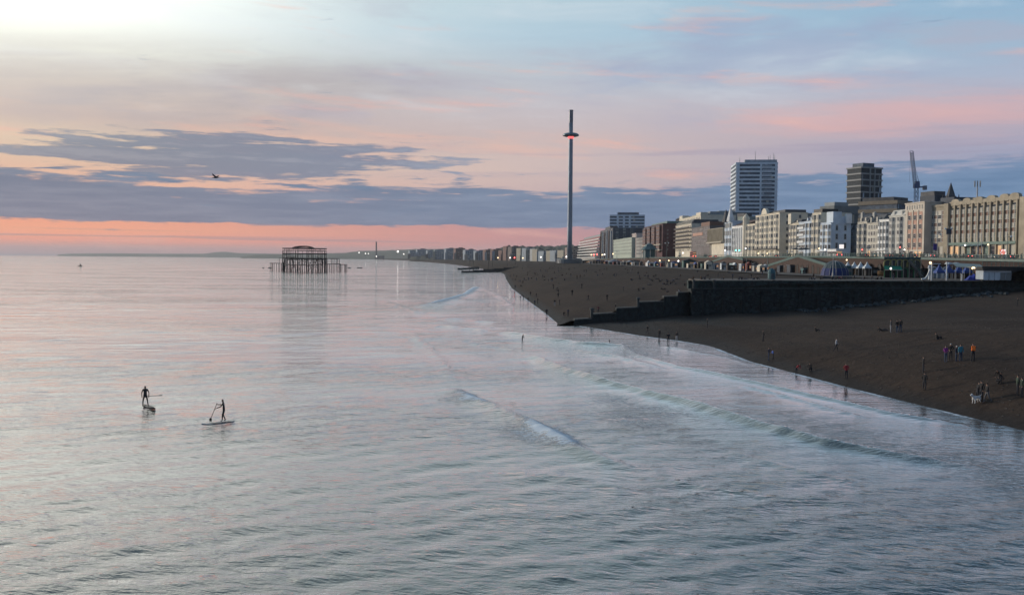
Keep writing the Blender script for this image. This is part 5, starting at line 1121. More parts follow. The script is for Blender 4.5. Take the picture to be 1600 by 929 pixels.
# the nearer people, one by one: feet column, feet row, pose, jacket, trousers, heading, size, label
near = [
 (1201, 563.5, 'phone', 'navy', 'blue', 1.2, 1.0, 'person in dark blue wading ankle deep beside a small child in pale blue'),
 (1208, 560.5, 'lean', 'blue', 'black', -1.4, .68, 'small child in a pale blue coat leaning at the water edge'),
 (1244, 584, 'bend', 'red', 'black', .6, .82, 'person in a red coat bending at the edge of the water'),
 (1267.5, 580, 'crouch', 'black', 'black', -1.0, .9, 'dark crouching child between the red coated bender and red topped wader'),
 (1322, 593, 'hands', 'red', 'black', 2.9, 1.0, 'person with red top and black skirted coat standing at the waterline'),
 (1306, 550, 'walk', 'white', 'black', 1.3, 1.0, 'person in a white top with a dark bag walking alone on shingle'),
 (1192.3, 533.5, 'stand', 'black', 'black', 1.9, 1.0, 'lone person all in black on the shingle above the child in blue'),
 (1275, 517.7, 'sit', 'black', 'black', 1.4, .9, 'lone dark figure sitting on the shingle below the groyne wall'),
 (1378.7, 517.5, 'lie', 'black', 'black', 1.57, 1.0, 'dark figure lying on shingle left of a standing trio'),
 (1391.6, 519.5, 'stand', 'grey', 'pale', 1.2, 1.0, 'person in pale trousers, leftmost standing of the trio on upper shingle'),
 (1401.5, 519.7, 'hands', 'black', 'blue', .4, .96, 'middle person of the trio standing on upper shingle, in jeans'),
 (1406.6, 519.2, 'stand', 'black', 'blue', -.8, 1.0, 'right hand person of the trio standing on upper shingle'),
 (1463.8, 531, 'sit', 'black', 'black', 1.7, .95, 'dark figure sitting alone with legs stretched above the coloured jackets group'),
 (1477.5, 566, 'hands', 'purple', 'blue', .3, 1.0, 'person in a purple jacket at the left end of the colourful group'),
 (1485, 563.5, 'hands', 'black', 'black', -.6, 1.02, 'white haired person in black next to the purple jacket'),
 (1494, 564.7, 'stand', 'navy', 'blue', .9, .93, 'person in navy between white haired person and teal coat'),
 (1500.8, 564.7, 'stand', 'teal', 'blue', .2, 1.0, 'person in a long teal blue coat in the colourful group'),
 (1520, 565, 'phone', 'black', 'black', 2.8, 1.08, 'person in black carrying a bright orange backpack'),
 (1442.4, 583, 'stand', 'black', 'black', 1.4, 1.0, 'person in black standing just behind another dark figure on open shingle'),
 (1444.4, 610, 'hands', 'black', 'black', 2.2, 1.0, 'person in black with elbows out, in front of the matching figure'),
 (1557.5, 600, 'crouch', 'black', 'black', .8, 1.0, 'person in black stooping left in a close pair on the shingle'),
 (1562, 601, 'bend', 'black', 'black', -.9, .9, 'person in dark coat bending right in the close pair on shingle'),
 (1527, 626, 'lean', 'black', 'black', 1.9, .97, 'left dark person bending over the white dog'),
 (1533, 626, 'stand', 'black', 'black', -1.2, 1.05, 'tall dark person behind the white dog'),
 (1542.5, 629.5, 'walk', 'black', 'grey', -1.5, 1.0, 'dark person right of the pair with the white dog'),
 (1589.6, 618, 'hands', 'green', 'black', 1.4, 1.05, 'dark green coated person near the right edge, arm held forward'),
 (1596.3, 621, 'stand', 'green', 'black', -1.6, 1.0, 'dark green coated person cut by the right edge of view'),
 (1589.6, 478, 'phone', 'black', 'black', 1.4, 1.0, 'lone dark person on the pale shingle below the stone ramp'),
 (1105, 512, 'stand', 'black', 'black', 1.4, 1.0, 'lone dark person on the wet beach close under the groyne wall'),
 (1011.5, 521, 'walk', 'black', 'black', 1.3, .9, 'dark wader nearest the groyne steps in the sheltered shallows'),
 (1030, 529.5, 'stand', 'black', 'black', 2.3, 1.0, 'second dark wader from the left in sheltered shallows'),
 (1044, 536.5, 'hands', 'black', 'black', 0, 1.0, 'dark wader lowest of the group in sheltered shallows'),
 (1057, 533, 'stand', 'black', 'pale', -.7, .95, 'wader with pale shins at the right end of the shallows group'),
 (854, 494, 'hands', 'black', 'black', .2, 1.05, 'two legged dark figure paddling at the waterline left of the seated pair'),
 (840, 474.5, 'stand', 'black', 'black', 2.2, 1.08, 'taller of two dark figures close together at the waterline'),
 (835.3, 477, 'stand', 'navy', 'black', -.4, .98, 'shorter of two dark figures close together at the waterline'),
 (825, 472, 'walk', 'black', 'black', 1.0, .95, 'dark wader just left of the close pair at the waterline'),
 (818, 467, 'bend', 'black', 'black', -1.0, 1.0, 'dark wader bending third along from the close waterline pair'),
 (813, 467.5, 'stand', 'navy', 'blue', 0.5, .7, 'small wading child beside the bending wader'),
 (804, 462, 'hands', 'black', 'black', 1.5, 1.05, 'broad dark wader farthest left with clear reflection'),
 (880.5, 494, 'crouch', 'black', 'grey', .4, 1.0, 'left crouching figure of the dark pair near the groyne end'),
 (887.5, 494, 'stand', 'navy', 'black', -.5, 1.0, 'right standing figure of the dark pair near the groyne end'),
 (925.7, 489, 'crouch', 'grey', 'black', 1.0, 1.0, 'figure sitting low on the groyne step with pale legs'),
 (934.7, 489.5, 'hands', 'maroon', 'black', .1, .95, 'child in a dark red coat by the second groyne step'),
 (961.5, 485.5, 'walk', 'black', 'black', 1.6, .95, 'dark figure walking against the third groyne step'),
 (948.5, 470, 'stand', 'black', 'black', .5, 1.02, 'upright dark figure alone on the open shingle above the groyne steps'),
 (919, 470, 'walk', 'black', 'black', 1.4, 1.05, 'dark striding figure alone above the groyne end'),
 (894, 462, 'stand', 'black', 'black', .3, 1.1, 'dark figure alone in the middle of the open shingle'),
 (909, 451, 'stand', 'black', 'black', 1.0, 1.1, 'tall dark figure higher up the middle of the open shingle'),
 (864.5, 451.5, 'hands', 'black', 'black', .9, 1.1, 'dark figure watching two stooping ones on the shingle'),
 (869, 455, 'bend', 'black', 'black', 1.5, 1.0, 'stooping dark figure left of another near the lone watcher'),
 (873, 456, 'crouch', 'black', 'black', -1.4, 1.0, 'crouching dark figure right of the stooping one'),
 (872, 465.5, 'walk', 'black', 'black', .4, 1.0, 'dark striding figure below the crouching one on shingle'),
 (866.6, 477.5, 'hands', 'black', 'pale', .2, 1.0, 'dark figure with pale bare legs near the water'),
 (874.3, 476.5, 'stand', 'black', 'black', 1.5, 1.0, 'slim dark figure right of the one with pale legs'),
 (829, 462, 'stand', 'black', 'black', .8, .95, 'dark figure on dry shingle behind the waders'),
 (838, 464.5, 'stand', 'black', 'black', -.8, .9, 'dark figure on dry shingle directly above the close waterline pair'),
 (804.8, 451, 'stand', 'black', 'black', .2, 1.05, 'lone dark figure standing above the farthest left wader'),
 (974, 454.5, 'stand', 'navy', 'black', 1.3, .9, 'small lone figure left of the lounging crowd on the shingle'),
 (998.5, 455.5, 'crouch', 'black', 'black', -.8, 1.0, 'dark crouching figure at the lower left of the lounging crowd'),
 (1004.5, 452, 'sit', 'grey', 'black', 1.0, 1.0, 'seated figure in grey beside the crouching one left of the lounging crowd'),
 (1036, 452.8, 'lie', 'black', 'black', 1.4, 1.1, 'person lying back, upper left of three low in the lounging crowd'),
 (1042, 457, 'sit', 'grey', 'black', 1.1, 1.0, 'seated person, middle of three low in the lounging crowd'),
 (1061, 457, 'sit', 'palegrey', 'black', 1.2, 1.0, 'seated person with pale top, nearest the long groyne wall end'),
 (1069.5, 446, 'sit', 'black', 'black', 1.2, 1.05, 'seated person in black right beside the groyne parapet end'),
]
BAG = MB().box((0, .17, 1.08), (.34, .2, .46)).box((0, .29, 1.12), (.24, .08, .24)).mesh('backpack', [JK['orange']])
for px, py, pose, jk, tr, rz, h, lab in near:
    P = on_ground(px, py)
    if P is None: continue
    if 'groyne step' in lab and pose != 'walk': P.z = max(P.z, 0)
    hat = 'white' if 'white haired' in lab else None
    o = person(P, pose, jk, tr, rz, h, lab, None, hat)
    if 'backpack' in lab:
        b_ = bpy.data.objects.new('backpack', BAG); COL.objects.link(b_); b_.location = P; b_.rotation_euler = (0, 0, rz); b_.scale = (1.1, 1.1, 1.0); tag(b_, 'bright orange backpack worn by the person in black', 'backpack')
    if 'dark bag' in lab:
        m_ = MB().box((.26, 0, .75), (.16, .34, .36)).mesh('bag', JK['black']); b_ = inst('bag', m_, None, tuple(P), rz); tag(b_, 'dark shoulder bag at the hip of the person in the white top', 'bag')
P = on_ground(1525, 631); J = {'pe': (.30, 0, .42, .10), 'mi': (.05, 0, .42, .11), 'ch': (-.22, 0, .43, .13), 'nk': (-.38, 0, .55, .07), 'hd': (-.46, 0, .62, .075), 'mz': (-.60, 0, .58, .035), 'ta': (.44, 0, .52, .03), 'te': (.58, 0, .62, .02)}
for s, y in (('l', -.09), ('r', .09)):
    J['hh' + s] = (.30, y, .32, .07); J['hk' + s] = (.22, y, .24, .045); J['ho' + s] = (.34, y, .13, .025); J['hp' + s] = (.30, y, .03, .028); J['fs' + s] = (-.22, y, .30, .055); J['fk' + s] = (-.22, y, .17, .028); J['fp' + s] = (-.25, y, .03, .028); J['er' + s] = (-.43, y * .55, .70, .02)
Ed = [('pe', 'mi'), ('mi', 'ch'), ('ch', 'nk'), ('nk', 'hd'), ('hd', 'mz'), ('pe', 'ta'), ('ta', 'te')]
for s in 'lr': Ed += [('pe', 'hh' + s), ('hh' + s, 'hk' + s), ('hk' + s, 'ho' + s), ('ho' + s, 'hp' + s), ('ch', 'fs' + s), ('fs' + s, 'fk' + s), ('fk' + s, 'fp' + s), ('hd', 'er' + s)]
dm = skin('dog', J, Ed, 1, [JK['white']]); o = inst('dog', dm, None, tuple(P), .5, (1.3, 1.3, 1.3)); tag(o, 'white dog standing at the feet of dark figures near the waterline', 'dog')

def plat(px, py):
    P = at_z(px, py, 8.3)
    if P.y < 243 or P.y < GROYNE_Y(P.x) + 3:
        Y = 240.0
        for _ in range(20): Y = GROYNE_Y((px - 800) / F * Y) + 3.4 + max(0, 436.6 - py) * 2
        if P.y < Y: P = Vector(((px - 800) / F * Y, Y, 8.3))
    if P.x > wall_x(P.y) - 4.5 and px > 850:
        Y = P.y
        for _ in range(30): Y = (wall_x(Y) - 4.5) * F / (px - 800)
        P = Vector(((px - 800) / F * Y, Y, 8.3))
    return P
# small figures that the photograph shows only as dark specks: shared descriptions per place
def crowd(pts, label, group, jks=('black', 'black', 'navy', 'grey', 'brown'), poses=('stand', 'walk', 'hands'), fn=on_ground, h=1.0):
    fn = plat if 'platform' in group or 'paved' in group else fn
    for it in pts:
        px, py = it[0], it[1]; ps = it[2] if len(it) > 2 else rnd.choice(poses); P = fn(px, py)
        if P is None: continue
        jk_ = rnd.choice(jks); tone = {'grey': 'grey', 'white': 'white', 'maroon': 'dark red', 'brown': 'brown'}.get(jk_, 'dark'); verb = {'sit': 'seated', 'lie': 'lying', 'crouch': 'crouching', 'walk': 'walking', 'stand': 'standing', 'hands': 'standing'}[ps]
        where = ''
        if 'open shingle' in group: where = ' ' + ('close above the waterline' if py > 434 and px < 860 else 'below the timber groyne' if px < 880 else 'straight below the observation tower' if px < 930 else 'below the navy towers' if px < 1000 else 'above the lounging crowd')
        elif 'upper' in group: where = ' ' + ('under the gabled hotel' if px < 1235 else 'near the parasols' if px < 1320 else 'by the traffic lights' if px < 1420 else 'before the buff hotel left wing' if px < 1490 else 'before the hotel awnings' if px < 1556 else 'near the red lit board')
        elif 'stalls' in group and px > 1080: where = ' ' + ('near the arched kiosk' if px < 1170 else 'near the navy huts' if px < 1300 else 'near the arcade')
        elif 'paved' in group or 'platform' in group: where = ' ' + ('left of the domed kiosk' if px < 1205 else 'between domed kiosk and netted dome' if px < 1283 else 'before the netted dome' if px < 1328 else 'before the marquee' if px < 1366 else 'before the arcade')
        base = {'tiny figures on the open shingle': 'on the open shingle', 'lounging crowd behind the groyne steps': 'in the lounging group behind the groyne steps', 'figures along the groyne platform': 'along the groyne platform edge', 'figures on the paved strip': 'on the paved strip', 'figures among the beach stalls': 'among the beach stalls',
                'figures by the far beach stalls': 'in front of the far beach stalls', 'pedestrians on the upper promenade': 'behind the teal promenade railing'}[group]
        person(P, ps, jk_, rnd.choice(('black', 'black', 'blue')), rnd.uniform(0, 6.28), h * rnd.uniform(.92, 1.08), 'small %s %s figure %s%s' % (tone, verb, base, where), group)
crowd([(906.5, 434.5), (901.6, 436.5), (892, 432.5), (885, 428, 'lie'), (879, 430.5, 'sit'), (868.7, 435, 'sit'), (857, 439.5), (861, 439.5), (862.8, 440), (851.5, 438, 'sit'), (838, 438.5), (822, 438.5, 'sit'), (826, 438.5), (811, 440), (813, 441), (817, 443), (819, 438.5), (814, 447.5, 'sit'), (800.6, 437, 'sit'),
       (793, 436), (802.7, 431.5), (807.5, 433.7), (835, 429.5), (836.8, 430), (840.2, 430), (844.6, 424.5), (872.8, 425), (889, 423), (912.7, 425.7), (916, 425.5), (941, 430.5), (960, 432), (963, 431.5), (985.6, 427.5), (986, 438, 'sit'), (998.8, 436.5), (943.6, 421, 'sit'), (970, 417.5), (924, 414.5, 'lie'), (930.6, 425.4, 'lie'),
       (919, 421), (874, 443.5, 'lie'), (784, 428), (788, 429.3), (791, 429.5), (795, 427), (797, 433), (824, 430, 'sit'), (853, 425), (859, 421), (866, 418), (881, 416), (897, 419, 'sit'), (905, 415), (933, 417), (951, 414, 'sit'), (977, 421, 'sit'), (866, 428), (848, 434), (828, 425)] + [(rnd.uniform(800, 1075), rnd.triangular(410, 440, 414), 'sit' if rnd.random() < .4 else 'stand') for _ in range(46)],
      'tiny dark figure scattered over the open shingle west of the groyne', 'tiny figures on the open shingle')
crowd([(1055, 443.7, 'lie'), (1048, 443.7, 'sit'), (1037.7, 444, 'sit'), (1043, 442), (1030, 440.5, 'sit'), (1033, 438.5, 'lie'), (1027, 436.5), (1019, 439.5, 'sit'), (1014, 445.5, 'lie'), (1012, 432.5), (1008, 431.5, 'sit'), (1001, 436.5, 'sit'), (1021, 432.5, 'sit'), (1024.6, 431, 'sit'), (1059, 436.5, 'lie'), (1063, 431, 'lie'),
       (1046, 440), (1051, 441, 'sit'), (1040, 445, 'lie'), (1016, 437.5), (1052, 438, 'lie')], 'dark figure lounging in the dense group on shingle behind the groyne steps', 'lounging crowd behind the groyne steps', poses=('sit', 'lie', 'crouch'))

crowd([(1083, 436.6, 'sit'), (1095.5, 436.4, 'sit'), (1101, 436.6, 'sit'), (1106, 431.5, 'sit'), (1109, 436.6, 'lie'), (1122, 434), (1130.5, 436.5, 'sit'), (1144.5, 436.5), (1155, 436.5, 'sit'), (1159, 436.6, 'sit'), (1164, 436.6, 'lie'), (1174, 436), (1178, 436.6, 'sit'), (1183, 436.6, 'sit'), (1191, 430), (1213.6, 432.5), (1151.5, 424), (1158.5, 425), (1163, 425),
       (1166.4, 425), (1137.5, 426.5, 'sit'), (1096, 421), (1090, 425, 'sit'), (1039.5, 421.5, 'lie'), (1052.6, 419)], 'small dark figure sitting or standing along the left end of the groyne platform', 'figures along the groyne platform')
crowd([(1251, 428.5), (1255, 428.6), (1258, 428.5), (1268, 436.2, 'sit'), (1271, 435.5), (1273, 436.4, 'sit'), (1282, 436.2, 'sit'), (1300, 436.5, 'sit'), (1306, 436.4, 'sit'), (1314, 436.5, 'sit'), (1320, 436.4, 'lie'), (1335, 436, 'stand'), (1350, 436.3, 'sit'), (1361, 436.4, 'crouch'), (1371, 436.5, 'sit'), (1377, 436.4, 'sit'), (1396, 436.4, 'stand'),
       (1420, 434), (1424, 434.5), (1428, 434), (1433, 434.6), (1437, 434), (1431, 431), (1399, 433)], 'small dark figure on the paved strip behind the long groyne parapet', 'figures on the paved strip')
low = lambda px, py: at_z(px, py, 8.36)
crowd([(1180 + 5.5 * k + rnd.uniform(-2, 2), 419 + rnd.uniform(-2, 4)) for k in range(12)] + [(1100 + 6 * k, 414 + rnd.uniform(-1, 4)) for k in range(9)] + [(1378 + 8 * k, 429.5 + rnd.uniform(-1.5, 1)) for k in range(7)], 'small dark figure among the beach stalls under the brick ramps', 'figures among the beach stalls', ('black', 'navy', 'grey', 'white', 'maroon'), fn=low)
crowd([(930 + 9 * k + rnd.uniform(-3, 3), 411 + rnd.uniform(-1.5, 2)) for k in range(14)], 'tiny dark figure in front of the far beach stalls', 'figures by the far beach stalls', fn=lambda px, py: at_z(px, py, 8.3))
def on_prom(px, py):
    u_ = (px - 800) / F; lo_, hi_ = 150.0, 1400.0
    for _ in range(50):
        m_ = (lo_ + hi_) / 2
        if (wall_x(m_) + (py - 396)) / m_ > u_: lo_ = m_
        else: hi_ = m_
    return Vector((wall_x(lo_) + (py - 396), lo_, road_z(lo_) + .02))
crowd([(1336 + 6.3 * k + rnd.uniform(-2.5, 2.5), 397.5 + rnd.uniform(0, 8)) for k in range(42)] + [(1180 + 9 * k + rnd.uniform(-3, 3), 398 + rnd.uniform(0, 7)) for k in range(15)], 'small dark pedestrian behind the teal railing of the upper promenade', 'pedestrians on the upper promenade', fn=on_prom)
for px, py, lab in ((816, 531.5, 'dark swimmer arching an arm out of the shallow surf'), (870.5, 533, 'dark head and shoulders of a swimmer in small surf'), (953, 533, 'small dark surfer sitting low in the water near the sheltered bay')):
    P = at_z(px, py, 0); P.z = -.55 if 'head' in lab else -.35; person(P, 'lean' if 'arching' in lab else 'sit', 'black', 'black', 1.2, .9 if 'head' in lab else .8, lab)

# ---------------------------------------------------------------- the two paddle boarders
Mwet = mat('wetsuit', (.010, .010, .013), .45); Mboard = mat('board_foam', (.16, .20, .24), .4); Mboard2 = mat('board_dark', (.015, .016, .022), .9, spec=.1); Mpad = mat('paddle_carbon', (.02, .02, .025), .4)
def fingers(J, Ed, s, curl):
    w, f_ = Vector(J['w' + s][:3]), Vector(J['f' + s][:3]); d = (f_ - w).normalized(); side = d.cross(Vector((0, 0, 1))); side = (side if side.length > .1 else Vector((1, 0, 0))).normalized(); J['f' + s] = (*(w + d * .07), (.040, .018))
    b0 = Vector(J['f' + s][:3])
    for i, L in enumerate((.070, .080, .074, .058)):
        o_ = side * (-.030 + .02 * i); k1 = b0 + o_ + d * L * .5 - Vector((0, 0, curl * .3 * L)); k2 = k1 + d * L * .35 - Vector((0, 0, curl * L * .6)); n1, n2 = 'g%d%s' % (i, s), 'G%d%s' % (i, s)
        J[n1] = (*k1, .0095); J[n2] = (*k2, .008); Ed += [('f' + s, n1), (n1, n2)]; 
    J['th' + s] = (*(w + d * .03 + side * -.045), .011); J['tH' + s] = (*(w + d * .065 + side * -.062), .009); Ed += [('w' + s, 'th' + s), ('th' + s, 'tH' + s)]
def paddler(pose, P, rz, h, label):
    J, Ed = body(pose); [fingers(J, Ed, s, .9 if pose == 'paddle' else .4) for s in 'lr']; reg = {k: 0 for k in J}; reg.update({'hd': 1, 'tp': 2, 'fl': 1, 'fr': 1})
    for k in J:
        if k[0] in 'gG' or k[:2] in ('th', 'tH'): reg[k] = 1
    x, y, z = J['hd'][:3]; J['no'] = (x, y - .105, z + .0, .012); J['ch_'] = (x, y - .06, z - .07, .035); J['el_'] = (x - .082, y + .01, z + .01, .014); J['er_'] = (x + .082, y + .01, z + .01, .014); Ed += [('hd', 'no'), ('hd', 'ch_'), ('hd', 'el_'), ('hd', 'er_')]
    for k in ('no', 'ch_', 'el_', 'er_'): reg[k] = 1
    me_ = skin('person', J, Ed, 2, [Mwet, Mskin, Mhair], reg); o = inst('person', me_, None, (P.x, P.y, .13), rz, (h, h, h)); tag(o, label, 'person'); return o, J
def board(P, rz, M, label, L=3.2):
    q = MB(); n = 14; rows = []
    for i in range(n + 1):
        t_ = i / n; w = .34 * math.sin(math.pi * min(1, max(0, t_))) ** .45 if 0 < t_ < 1 else .02; x = (t_ - .5) * L; z = .10 + .16 * max(0, t_ - .75) ** 2 * 8; rows.append([(x, -w, z), (x, -w * .75, z - .06), (x, w * .75, z - .06), (x, w, z), (x, w * .6, z + .03), (x, -w * .6, z + .03)])
    vs = [v for r in rows for v in r]; fs = [(i * 6 + j, i * 6 + (j + 1) % 6, (i + 1) * 6 + (j + 1) % 6, (i + 1) * 6 + j) for i in range(n) for j in range(6)] + [tuple(range(5, -1, -1)), tuple(range(n * 6, n * 6 + 6))]; q.add(vs, fs)
    root = empty('paddleboard', (P.x, P.y, 0), label, 'paddleboard', rz=rz); inst('hull', q.mesh('hull', M, smooth=False), root)
    g_ = MB(); g_.prism([(-1.0, -.22), (.5, -.26), (.5, .26), (-1.0, .22)], .132, .14); inst('deck_pad', g_.mesh('deck_pad', Mpad), root); return root
def paddle(a, b_, label, blade=.45, bw=1.0):
    a, b_ = Vector(a), Vector(b_); d = (b_ - a).normalized(); root = empty('paddle', tuple(a), label, 'paddle'); q = MB(); q.tube(a, b_ - d * blade * .8, .024, .024, 8); q.build('shaft', Mpad, root)
    s = d.cross(Vector((0, 1, .2))).normalized(); c_ = b_ - d * blade; w = [.02, .085, .1, .085, .04]; q = MB(); vs = []; nrm = d.cross(s) * .012
    for i, ww in enumerate(w): m_ = c_ + d * blade * i / 4; ww *= bw; vs += [m_ - s * ww + nrm, m_ + s * ww + nrm, m_ + s * ww - nrm, m_ - s * ww - nrm]
    q.add(vs, [(i * 4 + j, i * 4 + (j + 1) % 4, i * 4 + 4 + (j + 1) % 4, i * 4 + 4 + j) for i in range(4) for j in range(4)] + [(3, 2, 1, 0), (16, 17, 18, 19)]); q.build('blade', Mpad, root)
    g_ = MB(); g_.tube(a - s * .05, a + s * .05, .02, .02, 6); g_.build('grip', Mpad, root)
P = at_z(227, 635, .1); person1, J = paddler('carry', P, .5, 1.02, 'paddle boarder in a black wetsuit, the left one, standing with legs apart'); board(at_z(233, 635.5, .1), R(-55), Mboard2, 'dark paddleboard pointing away under the left paddle boarder', 3.3)
hw = person1.matrix_basis @ Vector(J['fr'][:3]); tip = at_y(254, 617.2, hw.y - .6); paddle(hw - Vector((.3, 0, -.02)), tip, 'thin paddle held level to the right by the left paddle boarder', bw=.35)
P = at_z(350, 658, .1); rz2 = R(-80); person2, J = paddler('paddle', P, rz2, 1.0, 'paddle boarder in a black wetsuit, the right one, driving a paddle forward'); board(at_z(341, 660.5, .1), R(222), Mboard, 'pale paddleboard pointing left under the right paddle boarder', 2.7)
MW = Matrix.Translation(person2.location) @ Matrix.Rotation(rz2, 4, 'Z'); a, b_ = MW @ Vector(J['fl'][:3]), MW @ Vector(J['fr'][:3]); bt = at_z(328, 657, -.12); paddle(a + Vector((0, 0, .08)), bt, 'black paddle slanting down left into the water from the right paddle boarder')
# ---------------------------------------------------------------- stalls, tents and street things
LZ = 8.36
def lp(px, py, z=LZ): return at_z(px, py, z) if px < 850 else plat(px, py) + Vector((0, 0, z - 8.3))
def size_at(P, npx): return npx * P.y / F
Mtblue = mat('tent_blue', (.03, .07, .26), .7, var=.2, scale=1); Mtwhite = mat('tent_white', (.60, .66, .70), .7, var=.1, scale=1); Mtgreen = mat('canopy_green', (.02, .26, .16), .6); Mnet = mat('net_grey', (.07, .10, .11), .8, var=.3, scale=1)
Myel = mat('painted_yellow_light', (.34, .30, .11), .7, var=.3, scale=.8); Mwood_ = mat('weathered_wood', (.12, .085, .055), .85, var=.3, scale=1); Mkteal = mat('kiosk_teal', (.04, .12, .14), .6, var=.2)  # Myel holds the yellow lighting of the arcade arches as plain colour
def tent(P, w, h, M, label, cat='tent', group=None, rz=0.0, eave=.55):
    root = empty('gazebo', tuple(P), label, cat, group); hw = w / 2; q = MB(); pk = h; ev = h * eave; n = 4
    rings = []
    for s, z in ((1.0, ev), (.62, ev + (pk - ev) * .22), (.3, ev + (pk - ev) * .55), (.05, pk)): rings.append([(P.x + dx_ * hw * s, P.y + dy_ * hw * s, P.z + z) for dx_, dy_ in ((-1, -1), (1, -1), (1, 1), (-1, 1))])
    vs = [v for r in rings for v in r]; fs = [(k * 4 + i, k * 4 + (i + 1) % 4, k * 4 + 4 + (i + 1) % 4, k * 4 + 4 + i) for k in range(3) for i in range(4)] + [(12, 13, 14, 15)]; q.add(vs, fs); q.build('roof', M, root)
    q = MB()
    for i, (dx_, dy_) in enumerate(((-1, -1), (1, -1), (1, 1), (-1, 1))):
        MB().tube((P.x + dx_ * hw * .97, P.y + dy_ * hw * .97, P.z), (P.x + dx_ * hw * .97, P.y + dy_ * hw * .97, P.z + ev), .06).build('pole', Mgrey, root)
    for a, b_ in (((-1, -1), (1, -1)), ((1, -1), (1, 1)), ((-1, -1), (-1, 1))):
        q.prism([(P.x + a[0] * hw, P.y + a[1] * hw), (P.x + b_[0] * hw, P.y + b_[1] * hw), (P.x + b_[0] * hw * .98, P.y + b_[1] * hw * .98 + .02), (P.x + a[0] * hw * .98, P.y + a[1] * hw * .98 + .02)], P.z + ev - .45, P.z + ev - .01)
    q.build('valance', M, root); return root
def hut(P, w, d, h, M, label, name='kiosk', cat='kiosk', roof=None, roofh=.9, door=True, rz=0.0, lit=False):
    root = empty(name, tuple(P), label, cat); MB().box(tuple(P), (w, d, h)).build('wall', M, root); q = MB(); x, y, z = P.x, P.y, P.z + h
    if roofh > .3: q.add([(x - w * .56, y - d * .56, z), (x + w * .56, y - d * .56, z), (x + w * .56, y + d * .56, z), (x - w * .56, y + d * .56, z), (x, y - d * .56, z + roofh), (x, y + d * .56, z + roofh)], [(0, 1, 4), (2, 3, 5), (1, 2, 5, 4), (3, 0, 4, 5), (3, 2, 1, 0)])
    else: q.box((x, y, z), (w * 1.12, d * 1.12, roofh))
    q.build('roof', roof or Mslate, root)
    if door: MB().box((x - w * .2, y - d / 2 - .02, P.z), (w * .3, .08, h * .75)).build('door', Mdark, root); MB().box((x + w * .22, y - d / 2 - .03, P.z + h * .38), (w * .36, .08, h * .36)).build('window', Mwarm if lit else Mgls2, root)
    return root
# four-peaked white marquee
for i, px in enumerate((1324, 1334, 1344, 1354)):
    P = lp(px, 428.5); tent(P, size_at(P, 11), 4.6, Mtwhite, ['leftmost peak of the white marquee row', 'second peak of the white marquee row from the left', 'third peak of the white marquee row from the left', 'rightmost peak of the white marquee row, before the wall corner'][i] + ' below the sea wall', 'marquee', 'white marquees below the sea wall', eave=.62)
P = lp(1322, 430); hut(P, 3.4, 3, 3.0, Mkteal, 'small teal grey booth at the left end of the white marquee', roofh=.25)
P = lp(1375, 431.5); root = empty('barrel_table', tuple(P), 'orange brown wooden drum beside the blue bin near the arcade', 'drum'); q = MB(); q.lathe([(.75, 0), (.95, .8), (.9, 1.6), (.7, 1.7)], tuple(P), 10); q.build('drum', mat('orange_wood', (.4, .2, .07), .7), root)
for z in (.4, 1.3): q = MB(); q.lathe([(.92, z), (.94, z + .1)], tuple(P), 10); q.build('hoop', Mblack, root)
# netted trampoline dome
P = lp(1304, 430.5); w = size_at(P, 43); root = empty('netted_dome', tuple(P), 'large dark blue and grey netted dome left of the white marquee', 'dome'); q = MB()
prof = [(w / 2 * math.cos(a), (4.9) * math.sin(a)) for a in [math.pi / 2 * k / 6 for k in range(7)]]; prof[-1] = (.1, 4.9)
q.lathe(prof[2:], (P.x, P.y, P.z), 14); q.build('net_top', Mnet, root); q = MB(); q.lathe(prof[:3], (P.x, P.y, P.z), 14); q.build('blue_skirt', mat('skirt_blue', (.012, .03, .14), .7), root)
for k in range(7):
    a = 2 * math.pi * k / 14; pts = [(P.x + r * 1.01 * math.cos(a + math.pi), P.y + r * 1.01 * math.sin(a + math.pi), P.z + z) for r, z in prof]; q = MB()
    for u_, v_ in zip(pts, pts[1:]): q.tube(u_, v_, .07, .07, 4)
    q.build('hoop', Mgrey, root)
for px, M, lab, L in ((1297, Mblack, 'black upturned rowing boat in front of the netted dome', 4.4), (1306, JK['red'], 'red kayak lying between black boats before the netted dome', 3.4), (1317, Mblack, 'black upturned boat at the right of the red kayak', 4.8)):
    P = lp(px, 435.5); root = empty('rowing_boat', tuple(P), lab, 'boat'); q = MB(); n = 8; vs = []
    for i in range(n + 1): t_ = i / n; ww = .65 * math.sin(math.pi * (.06 + .88 * t_)) ** .7; x = (t_ - .5) * L; vs += [(P.x + x, P.y - ww, P.z), (P.x + x, P.y - ww * .6, P.z + .55), (P.x + x, P.y + ww * .6, P.z + .55), (P.x + x, P.y + ww, P.z)]
    q.add(vs, [(i * 4 + j, i * 4 + j + 1, i * 4 + 5 + j, i * 4 + 4 + j) for i in range(n) for j in range(3)] + [(0, 1, 2, 3), (n * 4 + 3, n * 4 + 2, n * 4 + 1, n * 4)]); q.build('hull', M, root); MB().box((P.x, P.y, P.z + .53), (L * .9, .08, .08)).build('keel', Mgrey, root)
